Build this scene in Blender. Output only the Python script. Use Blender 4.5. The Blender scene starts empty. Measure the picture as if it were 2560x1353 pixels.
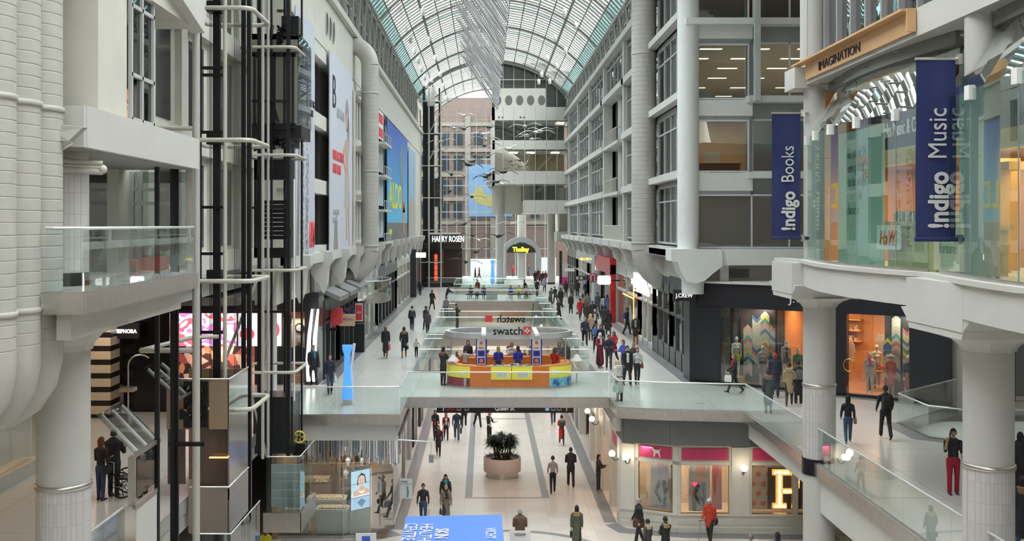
import bpy, bmesh, math, random
from mathutils import Vector, Matrix
R = random.Random(7)
C = bpy.context.scene.collection
sc = bpy.context.scene
PI = math.pi
CZ, F = 12.4, 2600.0          # eye height (m) and focal length (px of the 2560 px frame)
# ---------------------------------------------------------------- camera, sky, exposure
cd = bpy.data.cameras.new('camera'); cam = bpy.data.objects.new('camera', cd); C.objects.link(cam)
cam.location = (0, 0, CZ); cam.rotation_euler = (PI/2, 0, 0)
cd.sensor_width = 36; cd.lens = 36*F/2560; cd.shift_x = 68/2560; cd.shift_y = -113.5/2560
cd.clip_end = 600; sc.camera = cam
w = bpy.data.worlds.new('overcast_sky'); sc.world = w; w.use_nodes = True
nt = w.node_tree; bg = nt.nodes['Background']
tc = nt.nodes.new('ShaderNodeTexCoord'); sp = nt.nodes.new('ShaderNodeSeparateXYZ'); rp = nt.nodes.new('ShaderNodeValToRGB')
nt.links.new(tc.outputs['Generated'], sp.inputs[0]); nt.links.new(sp.outputs['Z'], rp.inputs[0])
rp.color_ramp.elements[0].color = (.69, .70, .69, 1); rp.color_ramp.elements[1].color = (.95, .955, .95, 1)
nt.links.new(rp.outputs[0], bg.inputs['Color']); bg.inputs['Strength'].default_value = 13.5
vs = sc.view_settings; vs.view_transform = 'Standard'; vs.look = 'None'; vs.gamma = 1; vs.use_curve_mapping = False
vs.exposure = 0.28
cy = sc.cycles
cy.max_bounces = 8; cy.diffuse_bounces = 6; cy.glossy_bounces = 3; cy.transmission_bounces = 4; cy.transparent_max_bounces = 24
cy.caustics_reflective = False; cy.caustics_refractive = False; cy.sample_clamp_indirect = 30
cy.use_denoising = True; cy.use_adaptive_sampling = True; cy.adaptive_threshold = .03

def lamp(loc, size, power, col=(1, .93, .82), rot=(0, 0, 0), sy=None):
    """a rectangular area lamp with no fixture modelled, pointing down unless rotated"""
    d = bpy.data.lights.new('area', 'AREA'); d.shape = 'RECTANGLE'; d.size = size; d.size_y = sy or size
    d.energy = power; d.color = col
    o = bpy.data.objects.new('bare_area_light', d); o.location = loc; o.rotation_euler = rot; C.objects.link(o)
    return o

# ---------------------------------------------------------------- materials
MATS = {}
WS = bpy.data.scenes.new('workbench'); WV = WS.view_layers[0]   # scratch scene for evaluating text and modifiers
def mat(name, col, rough=.5, metal=0, emit=0, var=.04, vs_=2.0, spec=None, ecol=None):
    if name in MATS: return MATS[name]
    m = bpy.data.materials.new(name); m.use_nodes = True; n = m.node_tree.nodes; l = m.node_tree.links
    b = n['Principled BSDF']; b.inputs['Roughness'].default_value = rough; b.inputs['Metallic'].default_value = metal
    if spec is not None: b.inputs['Specular IOR Level'].default_value = spec
    c = (*col, 1)
    if emit:
        b.inputs['Emission Color'].default_value = (*(ecol or col), 1); b.inputs['Emission Strength'].default_value = emit
    if var:
        g = n.new('ShaderNodeNewGeometry'); t = n.new('ShaderNodeTexNoise'); t.inputs['Scale'].default_value = vs_
        t.inputs['Detail'].default_value = 3
        mx = n.new('ShaderNodeMix'); mx.data_type = 'RGBA'; l.new(g.outputs['Position'], t.inputs['Vector'])
        l.new(t.outputs['Fac'], mx.inputs['Factor'])
        mx.inputs['A'].default_value = tuple(max(0, v*(1-var*2)) for v in col)+(1,)
        mx.inputs['B'].default_value = tuple(min(1, v*(1+var*2)) for v in col)+(1,)
        l.new(mx.outputs['Result'], b.inputs['Base Color'])
    else: b.inputs['Base Color'].default_value = c
    MATS[name] = m; return m
def glass(name, tint=(.9, .96, .95), refl=.10, rough=.0, edge=.75):
    """thin pane: tinted see-through with a Fresnel-weighted mirror"""
    if name in MATS: return MATS[name]
    m = bpy.data.materials.new(name); m.use_nodes = True; n = m.node_tree.nodes; l = m.node_tree.links
    n.remove(n['Principled BSDF']); out = n['Material Output']
    t = n.new('ShaderNodeBsdfTransparent'); t.inputs[0].default_value = (*tint, 1)
    g = n.new('ShaderNodeBsdfGlossy'); g.inputs['Roughness'].default_value = rough; g.inputs['Color'].default_value = (.95, .97, .97, 1)
    f = n.new('ShaderNodeLayerWeight'); f.inputs['Blend'].default_value = .35
    mp = n.new('ShaderNodeMapRange'); mp.inputs['To Min'].default_value = refl; mp.inputs['To Max'].default_value = edge
    mx = n.new('ShaderNodeMixShader'); l.new(f.outputs['Fresnel'], mp.inputs['Value']); l.new(mp.outputs[0], mx.inputs[0])
    l.new(t.outputs[0], mx.inputs[1]); l.new(g.outputs[0], mx.inputs[2]); l.new(mx.outputs[0], out.inputs[0])
    MATS[name] = m; return m
def wavy_glass(name, tint, refl, bump):
    m = glass(name, tint, refl); n = m.node_tree.nodes; l = m.node_tree.links
    g = n.new('ShaderNodeNewGeometry'); t = n.new('ShaderNodeTexNoise'); t.inputs['Scale'].default_value = .9; t.inputs['Detail'].default_value = 0
    b = n.new('ShaderNodeBump'); b.inputs['Strength'].default_value = bump; b.inputs['Distance'].default_value = .05
    l.new(g.outputs['Position'], t.inputs['Vector']); l.new(t.outputs['Fac'], b.inputs['Height'])
    for q in n:
        if q.type == 'BSDF_GLOSSY': l.new(b.outputs[0], q.inputs['Normal'])
    return m
def tiles(name, col, grout, sx, sy, rough=.35, msize=.006, off=0.0, axes='XY', var=.05):
    """rectangular tiles laid out in world metres"""
    if name in MATS: return MATS[name]
    m = bpy.data.materials.new(name); m.use_nodes = True; n = m.node_tree.nodes; l = m.node_tree.links
    b = n['Principled BSDF']; b.inputs['Roughness'].default_value = rough
    g = n.new('ShaderNodeNewGeometry'); s = n.new('ShaderNodeSeparateXYZ'); k = n.new('ShaderNodeCombineXYZ')
    l.new(g.outputs['Position'], s.inputs[0]); l.new(s.outputs[axes[0]], k.inputs['X']); l.new(s.outputs[axes[1]], k.inputs['Y'])
    t = n.new('ShaderNodeTexBrick'); t.offset = off; t.inputs['Scale'].default_value = 1
    t.inputs['Brick Width'].default_value = sx; t.inputs['Row Height'].default_value = sy; t.inputs['Mortar Size'].default_value = msize
    t.inputs['Color1'].default_value = tuple(v*(1-var) for v in col)+(1,); t.inputs['Color2'].default_value = tuple(min(1, v*(1+var)) for v in col)+(1,)
    t.inputs['Mortar'].default_value = (*grout, 1)
    l.new(k.outputs[0], t.inputs['Vector']); l.new(t.outputs['Color'], b.inputs['Base Color'])
    MATS[name] = m; return m
def stripes(name, cols, period, axis='Z', rough=.5, emit=0, offset=0):
    """bands of equal width along one world axis"""
    m = bpy.data.materials.new(name); m.use_nodes = True; n = m.node_tree.nodes; l = m.node_tree.links
    b = n['Principled BSDF']; b.inputs['Roughness'].default_value = rough
    g = n.new('ShaderNodeNewGeometry'); s = n.new('ShaderNodeSeparateXYZ'); l.new(g.outputs['Position'], s.inputs[0])
    a = n.new('ShaderNodeMath'); a.operation = 'MULTIPLY_ADD'; a.inputs[1].default_value = 1/period; a.inputs[2].default_value = offset; l.new(s.outputs[axis], a.inputs[0])
    fr = n.new('ShaderNodeMath'); fr.operation = 'FRACT'; l.new(a.outputs[0], fr.inputs[0])
    r = n.new('ShaderNodeValToRGB'); r.color_ramp.interpolation = 'CONSTANT'; e = r.color_ramp.elements
    while len(e) < len(cols): e.new(.5)
    for i, c in enumerate(cols): e[i].position = i/len(cols); e[i].color = (*c, 1)
    l.new(fr.outputs[0], r.inputs[0]); l.new(r.outputs[0], b.inputs['Base Color'])
    if emit: l.new(r.outputs[0], b.inputs['Emission Color']); b.inputs['Emission Strength'].default_value = emit
    MATS[name] = m; return m
def mottled(name, cols, scale, rough=.6, emit=0, kind='noise'):
    """patchy goods or artwork seen far away: several colours mixed by a cell or noise texture"""
    m = bpy.data.materials.new(name); m.use_nodes = True; n = m.node_tree.nodes; l = m.node_tree.links
    b = n['Principled BSDF']; b.inputs['Roughness'].default_value = rough
    g = n.new('ShaderNodeNewGeometry'); r = n.new('ShaderNodeValToRGB'); r.color_ramp.interpolation = 'CONSTANT'; e = r.color_ramp.elements
    if kind == 'noise':
        t = n.new('ShaderNodeTexNoise'); t.inputs['Scale'].default_value = scale; o = t.outputs['Fac']; lo, hi = .3, .7
    else:
        t = n.new('ShaderNodeTexVoronoi'); t.inputs['Scale'].default_value = scale; o = None; lo, hi = 0, 1
        q = n.new('ShaderNodeSeparateColor'); l.new(t.outputs['Color'], q.inputs[0]); o = q.outputs[0]
    l.new(g.outputs['Position'], t.inputs['Vector'])
    while len(e) < len(cols): e.new(.5)
    for i, c in enumerate(cols): e[i].position = lo+(hi-lo)*i/len(cols); e[i].color = (*c, 1)
    l.new(o, r.inputs[0]); l.new(r.outputs[0], b.inputs['Base Color'])
    if emit: l.new(r.outputs[0], b.inputs['Emission Color']); b.inputs['Emission Strength'].default_value = emit
    MATS[name] = m; return m

WHITE = mat('white_concrete', (.56, .555, .525), .7, var=.05, vs_=.8)
CREAM = mat('cream_concrete', (.60, .59, .53), .75, var=.05, vs_=1.2)
COLW = mat('column_paint', (.50, .495, .475), .55, var=.02)
GREYP = mat('grey_panel', (.30, .31, .31), .5)
DKGREY = mat('dark_grey_panel', (.13, .135, .13), .5)
BLACK = mat('black_steel', (.012, .012, .014), .35, .3)
BLKP = mat('black_panel', (.018, .02, .024), .3)
STEEL = mat('brushed_steel', (.55, .52, .49), .28, .9, var=.08, vs_=6)
ALU = mat('aluminium', (.72, .72, .70), .3, .8)
RAIL = mat('handrail_steel', (.82, .83, .83), .25, .6)
PIPEW = mat('painted_pipe', (.50, .49, .43), .45)
PIPEG = mat('grey_painted_pole', (.44, .44, .41), .45)
DUCT = mat('duct_paint', (.47, .46, .425), .5, var=.03)
FRAME = mat('window_frame_grey', (.50, .51, .51), .45)
G_RAIL = glass('balustrade_glass', (.925, .97, .96), .045, edge=.3)
G_SHOP = glass('shop_glass', (.93, .96, .95), .06, edge=.6)
G_OFF = wavy_glass('office_glass', (.80, .84, .84), .10, .12)
G_ROOF = glass('roof_glass', (.86, .89, .89), .05)
G_END = glass('end_wall_glass', (.80, .86, .88), .02, edge=.2)
FL1 = tiles('lower_floor_tiles', (.58, .53, .485), (.46, .42, .38), .9, .9, .3, .012)
FL2 = tiles('upper_floor_tiles', (.56, .555, .53), (.44, .43, .40), 3.1, 3.1, .22, .016)
FLG = mat('grey_floor_inlay', (.20, .20, .21), .35)
COLT = tiles('column_tiles', (.55, .53, .52), (.42, .40, .40), .075, .42, .3, .006, axes='XZ')
def em(name, col, e, base=None): return mat(name, base or col, .5, emit=e, var=0, ecol=col)
E_WHITE = em('white_light_panel', (1, .97, .92), 5)
E_WARM = em('warm_light_panel', (1, .80, .52), 5)

# ---------------------------------------------------------------- mesh builder
class MB:
    def __init__(s): s.v = []; s.f = []; s.m = []; s.mats = []; s.cur = None; s.sm = False; s.smf = []
    def mat(s, m):
        if m not in s.mats: s.mats.append(m)
        s.cur = s.mats.index(m); return s
    def add(s, vs, fs, smooth=False):
        b = len(s.v); s.v += [Vector(v) for v in vs]
        for f in fs: s.f.append([b+i for i in f]); s.m.append(s.cur or 0); s.smf.append(smooth)
        return s
    def box(s, x0, x1, y0, y1, z0, z1):
        return s.add([(x0,y0,z0),(x1,y0,z0),(x1,y1,z0),(x0,y1,z0),(x0,y0,z1),(x1,y0,z1),(x1,y1,z1),(x0,y1,z1)],
                     [(0,3,2,1),(4,5,6,7),(0,1,5,4),(1,2,6,5),(2,3,7,6),(3,0,4,7)])
    def bar(s, a, b, w, h=None, up=(0,0,1)):
        """rectangular bar from a to b, w wide sideways and h high along up"""
        a = Vector(a); b = Vector(b); h = h or w; d = (b-a).normalized(); u = Vector(up)
        if abs(d.dot(u)) > .98: u = Vector((0,1,0))
        sd = d.cross(u).normalized(); u = sd.cross(d).normalized(); q = []
        for p in (a, b):
            for i, j in ((-1,-1),(1,-1),(1,1),(-1,1)): q.append(p+sd*(i*w/2)+u*(j*h/2))
        return s.add(q, [(0,1,2,3),(7,6,5,4),(0,4,5,1),(1,5,6,2),(2,6,7,3),(3,7,4,0)])
    def prism(s, pts, z0, z1):
        n = len(pts); ar = sum(pts[i][0]*pts[(i+1)%n][1]-pts[(i+1)%n][0]*pts[i][1] for i in range(n))
        if ar < 0: pts = pts[::-1]
        return s.add([(x,y,z0) for x,y in pts]+[(x,y,z1) for x,y in pts],
                     [tuple(range(n))[::-1], tuple(range(n, 2*n))]+[(i,(i+1)%n,n+(i+1)%n,n+i) for i in range(n)])
    def slab(s, pts, d):
        """polygon of 3-D points given thickness by the vector d"""
        n = len(pts); d = Vector(d); p = [Vector(q) for q in pts]
        return s.add(p+[q+d for q in p], [tuple(range(n))[::-1], tuple(range(n,2*n))]+[(i,(i+1)%n,n+(i+1)%n,n+i) for i in range(n)])
    def tube(s, path, r, n=8, cap=True, closed=False):
        P = [Vector(p) for p in path]; N = len(P); q = []; rr = r if isinstance(r, (list, tuple)) else [r]*N
        u = None
        for i, p in enumerate(P):
            a = P[i-1] if (i or closed) else p; b = P[(i+1) % N] if (i < N-1 or closed) else p
            d = (b-a).normalized()
            if u is None: u = d.orthogonal().normalized()
            u = (u-d*u.dot(d)).normalized(); v = d.cross(u)
            for k in range(n):
                t = 2*PI*k/n; q.append(p+(u*math.cos(t)+v*math.sin(t))*rr[i])
        fs = []
        for i in range(N if closed else N-1):
            for k in range(n): fs.append((i*n+k, i*n+(k+1)%n, ((i+1)%N)*n+(k+1)%n, ((i+1)%N)*n+k))
        s.add(q, fs, True)
        if cap and not closed: s.add(q[:n], [tuple(range(n))[::-1]]); s.add(q[-n:], [tuple(range(n))])
        return s
    def lathe(s, prof, cx=0, cy=0, n=24, sx=1, sy=1, a0=0, a1=2*PI, smooth=True):
        full = abs(a1-a0-2*PI) < 1e-6; m = n if full else n+1; q = []
        for r, z in prof:
            for k in range(m):
                t = a0+(a1-a0)*k/n; q.append((cx+r*sx*math.cos(t), cy+r*sy*math.sin(t), z))
        fs = []
        for i in range(len(prof)-1):
            for k in range(n): fs.append((i*m+k, i*m+(k+1)%m, (i+1)*m+(k+1)%m, (i+1)*m+k))
        s.add(q, fs, smooth)
        if full:
            if prof[0][0] > 1e-4: s.add(q[:m], [tuple(range(m))[::-1]])
            if prof[-1][0] > 1e-4: s.add(q[-m:], [tuple(range(m))])
        return s
    def ball(s, c, r, n=12, sc=(1,1,1), rot=None):
        q = []; fs = []; m = n//2
        for i in range(m+1):
            ph = PI*i/m
            for k in range(n):
                t = 2*PI*k/n; p = Vector((r*sc[0]*math.sin(ph)*math.cos(t), r*sc[1]*math.sin(ph)*math.sin(t), -r*sc[2]*math.cos(ph)))
                if rot: p = rot @ p
                q.append(Vector(c)+p)
        for i in range(m):
            for k in range(n): fs.append((i*n+k, i*n+(k+1)%n, (i+1)*n+(k+1)%n, (i+1)*n+k))
        return s.add(q, fs, True)
    def build(s, name, m=None, parent=None, label=None, cat=None, group=None, kind=None, local=False):
        me = bpy.data.meshes.new(name); o = bpy.data.objects.new(name, me); C.objects.link(o)
        org = Vector((0,0,0))
        if parent is not None:
            o.parent = parent
            if not local:
                q = parent
                while q: org += q.location; q = q.parent
        elif not local and s.v:
            xs = [v.x for v in s.v]; ys = [v.y for v in s.v]; zs = [v.z for v in s.v]
            org = Vector(((min(xs)+max(xs))/2, (min(ys)+max(ys))/2, min(zs))); o.location = org
        me.from_pydata([tuple(v-org) for v in s.v], [], s.f)
        if m is not None: s.mats = [m] if not isinstance(m, list) else m
        for k in s.mats: me.materials.append(k)
        for p, i, sm in zip(me.polygons, s.m, s.smf): p.material_index = min(i, max(0, len(s.mats)-1)); p.use_smooth = sm
        me.update()
        if label: o['label'] = label
        if cat: o['category'] = cat
        if group: o['group'] = group
        if kind: o['kind'] = kind
        return o
def struct(name, mb, m=None, parent=None): return mb.build(name, m, parent, kind=None if parent else 'structure')
def thing(name, label, cat, loc=(0,0,0), group=None, rz=0):
    o = bpy.data.objects.new(name, None); C.objects.link(o); o.location = loc; o.rotation_euler = (0,0,rz)
    o.empty_display_size = .2; o['label'] = label; o['category'] = cat
    if group: o['group'] = group
    return o
def structroot(name, loc=(0,0,0)):
    o = bpy.data.objects.new(name, None); C.objects.link(o); o.location = loc; o['kind'] = 'structure'; return o
def text(body, parent, loc, size, m, rot=(PI/2,0,0), xs=1, ext=.01, name='lettering', align='LEFT', bold=0, shear=0, label=None):
    """raised letters; loc is in world metres"""
    cu = bpy.data.curves.new(name, 'FONT'); cu.body = body; cu.size = size; cu.extrude = ext; cu.align_x = align; cu.offset = bold; cu.shear = shear
    cu.resolution_u = 3
    t = bpy.data.objects.new(name+'_tmp', cu); WS.collection.objects.link(t); WV.update()
    me = bpy.data.meshes.new_from_object(t.evaluated_get(WV.depsgraph)); me.name = name
    bpy.data.objects.remove(t); bpy.data.curves.remove(cu)
    me.materials.clear(); me.materials.append(m)
    o = bpy.data.objects.new(name, me); C.objects.link(o); o.parent = parent
    org = Vector((0,0,0)); q = parent
    while q: org += q.location; q = q.parent
    o.location = Vector(loc)-org; o.rotation_euler = rot; o.scale = (xs, 1, 1)
    if label: o['label'] = label
    return o
def copytree(o, loc=None, rz=None, label=None, group=None, parent=None, scale=None):
    c = o.copy(); C.objects.link(c); c.parent = parent
    if loc is not None: c.location = loc
    if rz is not None: c.rotation_euler = (c.rotation_euler.x, c.rotation_euler.y, rz)
    if label: c['label'] = label
    if group: c['group'] = group
    if scale: c.scale = scale
    for ch in list(o.children): copytree(ch, parent=c)
    return c
def at(px, py, Y): s = F/Y; return Vector(((px-1212)/s, Y, CZ-(py-563)/s))
def on(px, py, z): s = (py-563)/(CZ-z); return Vector(((px-1212)/s, F/s, z))
Z2, Z3 = 5.05, 11.25          # upper mall floor, third floor
XL, XR, WL, WR = -3.3, 5.25, -7.6, 9.85   # void edges and storefront lines
# ================================================================ setting: ground, floors, bridges
struct('ground', MB().box(-120, 140, -40, 320, -.6, -.3), mat('asphalt', (.16,.155,.15), .8))
struct('floor_lower', MB().box(-17.5, 24, 14, 150, -.3, 0), FL1)
b = MB()
for x in (-.9, 2.6): b.box(x, x+.33, 47.2, 100, 0, .004)
b.box(-.57, 2.6, 47.2, 47.36, 0, .004).box(-.57, 2.6, 66.4, 66.7, 0, .004)
b.box(-3.85, -3.3, 42.35, 125, 0, .004).box(4.98, 5.5, 43.35, 125, 0, .004)
b.prism([(5.5,43.3),(4.98,43.0),(5.4,41.9),(8,41.2),(14,40.9),(14,41.6),(8,41.9),(5.8,42.5)], 0, .004)
b.prism([(-3.3,41.6),(-3.85,42.3),(-5.2,41.0),(-5.2,40.3)], 0, .004).box(-8,-5.2,40.3,40.9,0,.004)
n = 48
ring = [(.9+r*math.cos(2*PI*k/n), 37.9+r*math.sin(2*PI*k/n)) for r in (4.4, 4.12) for k in range(n)]
b.add([(x,y,.004) for x,y in ring], [(k,(k+1)%n,n+(k+1)%n,n+k) for k in range(n)])
struct('floor_inlay', b, FLG)
SL = .4
def slab(name, pts, z, th=SL, m=FL2):
    return struct(name, MB().prism(pts, z-th, z-.001), m)
slab('floor_upper_left', [(-17.5,14),(-8.05,14),(-8.05,40.1),(XL,40.1),(XL,150),(-17.5,150)], Z2)
RE = [(10.2,14),(10.2,40.8),(7.2,41.2),(XR+.1,41.7),(XR+.1,44.1),(XR,44.1),(XR,150)]
slab('floor_upper_right', RE+[(24,150),(24,42.3),(19.2,42.3),(15.3,38.7),(15.3,35.9),(16.2,35.1),(24,35.1),(24,14)], Z2)
for k, (y0, y1) in enumerate(((44.1,52.1),(70.6,75.2),(100,110),(122,150))):
    slab('floor_bridge_%d' % (k+1), [(XL,y0),(XR,y0),(XR,y1),(XL,y1)], Z2)
# grey borders on the upper floor along the voids and shop fronts
b = MB()
for y0, y1 in ((52.1,70.6),(75.2,100),(110,122)): b.box(XL-.35, XL, y0, y1, Z2, Z2+.004).box(XR, XR+.35, y0, y1, Z2, Z2+.004)
b.box(WL, WL+.55, 48, 125, Z2, Z2+.004).box(WR-.6, WR, 49, 125, Z2, Z2+.004)
b.prism([(15.3,38.7),(15.3,35.9),(16.2,35.1),(16.0,34.8),(14.7,35.7),(14.7,38.9)], Z2, Z2+.004)
b.slab([(9.3,49.2,Z2),(9.3,48.5,Z2),(19,41.5,Z2),(19,42.2,Z2),(9.8,49.2,Z2)], (0,0,.004))
struct('floor_border', b, FLG)
# lower-floor ceilings and beams under the upper floor
def fascia(name, pts, z, h=.36, t=.03, m=STEEL, out=.02):
    b = MB()
    for p, q in zip(pts, pts[1:]):
        b.bar((*p, z-h/2+.01), (*q, z-h/2+.01), t+out, h)
    return struct(name, b, m)
fascia('trim_fascia_left', [(-8.07,14),(-8.07,23.3)], Z2)
fascia('trim_fascia_corner', [(-8.0,40.08),(XL+.02,40.08),(XL+.02,44.1)], Z2)
fascia('trim_fascia_bridge', [(XL,44.08),(XR,44.08)], Z2)
fascia('trim_fascia_right', [(XR+.05,44.08),(XR+.08,41.68),(7.2,41.18),(10.18,40.78),(10.18,14)], Z2)
k = 0
for y0, y1 in ((52.1,70.6),(75.2,100),(110,122)):
    k += 1; b = MB().mat(STEEL)
    b.box(XL, XL+.03, y0, y1, Z2-.36, Z2+.01).box(XR-.03, XR, y0, y1, Z2-.36, Z2+.01).box(XL, XR, y1-.03, y1, Z2-.3, Z2+.01)
    b.mat(mat('beige_soffit', (.50,.44,.38), .6)).box(XL, XR, y1+.02, y1+.5, Z2-.86, Z2-.3)
    b.build('trim_void_edge_%d' % k, None, kind='structure').data.materials
b = MB().box(-8.0, XL-.15, 40.3, 125, 4.05, 4.65).box(XR+.15, 24, 42.6, 125, 3.95, 4.6).box(XL, XR, 46.9, 52, 4.2, 4.65).box(XL, XR, 70.7, 75, 4.2, 4.65)
b.box(XL, XR, 100.1, 110, 4.2, 4.65).box(XL, XR, 122.1, 149, 4.2, 4.65)
struct('ceiling_lower', b, WHITE)
struct('ceiling_lower_side', MB().box(-17.5,-8.1,14,40,4.2,4.65).box(10.4,24,14,41,4.0,4.65), WHITE)
b = MB(); P = [(XR+.35,44),(XR+.4,42.15),(7.4,41.62),(10.5,41.3),(16,41.3)]
for p, q in zip(P, P[1:]): b.bar((*p, 4.1), (*q, 4.1), .12, 1.0)
struct('wall_grey_band', b, DKGREY)
struct('wall_white_beam', MB().box(10.32, 10.7, 14, 32, 3.55, 4.65), WHITE)
# lower-floor side walls
struct('wall_lower_left', MB().box(-17.5, -17.3, 14, 150, 0, 5), CREAM)
struct('wall_lower_right', MB().box(23.8, 24, 14, 150, 0, 5), CREAM)
struct('wall_lower_end', MB().box(-8, 10, 135, 135.3, 0, 5), mottled('far_goods', [(.55,.50,.45),(.45,.30,.22),(.62,.60,.56),(.25,.35,.45),(.5,.45,.4)], .5, kind='cell'))
# outer shell that keeps daylight out of the side wings
struct('wall_left', MB().box(-18, -17.5, -14, 150, -.3, 28).box(-18,-17.5,150,152,-.3,11), CREAM)
struct('wall_right', MB().box(24, 24.5, -14, 150, -.3, 28), CREAM)
struct('wall_back', MB().box(-18, 24.5, -16, -15.6, -.3, 14).box(-18, -7, -16, -15.6, 14, 33).box(9, 24.5, -16, -15.6, 14, 33).box(-7, 9, -16, -15.6, 26, 33), CREAM)
struct('window_added_fill', MB().box(-7, 9, -15.85, -15.8, 14, 26), glass('fill_window_glass', (.5,.5,.5), .03, edge=.2))  # unseen opening added behind the camera so sky light fills the near hall
struct('ceiling_left_wing', MB().box(-17.5, -8.5, -15, 150, 27.4, 27.8), CREAM)
struct('ceiling_right_wing', MB().box(10.3, 24, -15, 150, 27.4, 27.8), CREAM)
struct('floor_near', MB().box(-17.5, 24, -15, 1.5, Z3-.6, Z3-.3), FL2)
struct('wall_under_gallery', MB().box(-17.5, 24, 1.0, 1.3, -.3, Z3-.6), CREAM)

# ---------------------------------------------------------------- balustrades
def rail(label, pts, z, h=1.1, drop=.02, pane=1.35, group=None, joints=True, rmat=None, r=.028, name='glass_balustrade', zs=None):
    """glass panes with open joints under one steel handrail; zs gives the floor height at each point for ramps"""
    zs = zs or [z]*len(pts)
    t = thing(name, label, 'balustrade', (*pts[0], zs[0]), group)
    g = MB(); s = MB()
    for (p, zp), (q, zq) in zip(zip(pts, zs), zip(pts[1:], zs[1:])):
        p = Vector(p); q = Vector(q); L = (q-p).length; n = max(1, round(L/pane))
        for i in range(n):
            a = p.lerp(q, (i+.006*(i>0))/n); c = p.lerp(q, (i+1-.006)/n); za = zp+(zq-zp)*i/n; zc = zp+(zq-zp)*(i+1)/n
            d = (c-a).normalized(); o = Vector((-d.y, d.x))*.007
            g.slab([(a.x-o.x,a.y-o.y,za-drop),(c.x-o.x,c.y-o.y,zc-drop),(c.x-o.x,c.y-o.y,zc+h-.02),(a.x-o.x,a.y-o.y,za+h-.02)], (2*o.x,2*o.y,0))
    g.build('glass_pane', G_RAIL, t)
    s.tube([(*p, zz+h) for p, zz in zip(pts, zs)], r, 8); s.build('handrail', rmat or RAIL, t)
    f = MB()
    for (p, zp), (q, zq) in zip(zip(pts, zs), zip(pts[1:], zs[1:])): f.bar((*p, zp+.02), (*q, zq+.02), .04, .05)
    f.build('shoe', STEEL, t)
    return t
rail('long glass balustrade across the front of the bridge before the orange watch kiosk', [(XL+.03,40.15),(XL+.03,44.15),(XR,44.15)], Z2)
rail('glass balustrade on the left walkway edge in front of the lit blue pylon', [(-7.45,40.15),(XL,40.15)], Z2)
rail('bent glass balustrade with angled run in front of the black clothing shop', [(XR+.03,44.15),(XR+.12,41.78),(7.2,41.28),(10.25,40.88)], Z2)
rail('glass balustrade along the walkway edge between bent corner and front pillar', [(10.25,40.88),(10.25,33.1)], Z2)
rail('long glass balustrade running towards the camera below the man in red trousers', [(10.25,32.0),(10.25,15)], Z2)
rail('glass balustrade around the far side opening behind the man on the phone', [(19.1,42.2),(15.35,38.6),(15.35,35.95),(16.25,35.15),(23.6,35.15)], Z2)
rail('low glass barrier at the foot of the nearest right pillar', [(10.9,18.4),(10.9,15.6)], Z2+.35, 1.0)
G = 'glass balustrades around the far floor openings'
rail('glass balustrade behind the orange watch kiosk, over the first opening', [(XL,52.3),(XR,52.3)], Z2, group=G)
rail('glass balustrade on the second bridge, on the kiosk side', [(XL,70.5),(XR,70.5)], Z2, group=G)
rail('glass balustrade on the second bridge, on its far side', [(XL,75.3),(XR,75.3)], Z2, group=G)
rail('glass balustrade in front of the bridge with benches', [(XL,99.9),(XR,99.9)], Z2, group=G)
rail('glass balustrade behind the benches on the far bridge', [(XL,110.1),(XR,110.1)], Z2, group=G)
rail('glass balustrade across the far end of the last opening', [(XL,121.9),(XR,121.9)], Z2, group=G)
sd = {-1: 'left', 1: 'right'}
for y0, y1, nm in ((52.4,70.4,'first'),(75.4,99.8,'second'),(110.2,121.8,'last')):
    for sg, x in ((-1, XL), (1, XR)):
        rail('glass balustrade along the %s walkway beside the %s floor opening' % (sd[sg], nm), [(x,y0),(x,y1)], Z2, group=G, pane=2)
# short return rails where the openings step in beside escalator heads
for i, (y, n2) in enumerate(((57.2,'nearest'),(59.4,'second'),(77.5,'third'),(83,'fourth'),(89,'fifth'))):
    for sg, x in ((-1, XL), (1, XR)):
        if i in (0, 1, 2, 3) or sg == 1:
            rail('short glass return rail on the %s side, %s from the kiosk' % (sd[sg], n2), [(x-sg*.03,y),(x-sg*.95,y)], Z2, group='short return rails beside the openings')

# ---------------------------------------------------------------- roof
RC, RH, RZ, RR = .9, 9.2, 27.8, 4.4
RAD = (RH**2+RR**2)/(2*RR); RCZ = RZ+RR-RAD; AM = math.asin(RH/RAD)
def arc(y, dr=0, n=24, a0=-1, a1=1): return [(RC+(RAD+dr)*math.sin(AM*(a0+(a1-a0)*i/n)), y, RCZ+(RAD+dr)*math.cos(AM*(a0+(a1-a0)*i/n))) for i in range(n+1)]
b = MB(); n = 24; ys = (-14, 150); q = arc(-14, .25)+arc(150, .25)
b.add(q, [(i,i+1,n+2+i,n+1+i) for i in range(n)], True); struct('roof_glazing', b, G_ROOF)
ROOFM = mat('roof_steel', (.25,.25,.23), .5)
ROOFW = mat('roof_louver', (.38,.375,.36), .6)
def sweep(b, P, w, h):
    """flat bar of width w along Y and depth h swept along an arc in the XZ plane"""
    N = len(P); q = []
    for i, p in enumerate(P):
        a = Vector(P[max(i-1,0)]); c = Vector(P[min(i+1,N-1)]); d = (c-a).normalized(); nrm = Vector((d.z,0,-d.x)); p = Vector(p)
        q += [p+Vector((0,-w/2,0)), p+Vector((0,w/2,0)), p+Vector((0,w/2,0))+nrm*h, p+Vector((0,-w/2,0))+nrm*h]
    b.add(q, [(4*i+j,4*i+(j+1)%4,4*i+4+(j+1)%4,4*i+4+j) for i in range(N-1) for j in range(4)])
CYAN = glass('cyan_roof_glass', (.50, .84, .88), .05)
b = MB()
for a0, a1 in ((-.99,-.86),(.86,.99)):
    q = arc(30, .2, 4, a0, a1)+arc(150, .2, 4, a0, a1); b.add(q, [(i,i+1,6+i,5+i) for i in range(4)])
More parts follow.
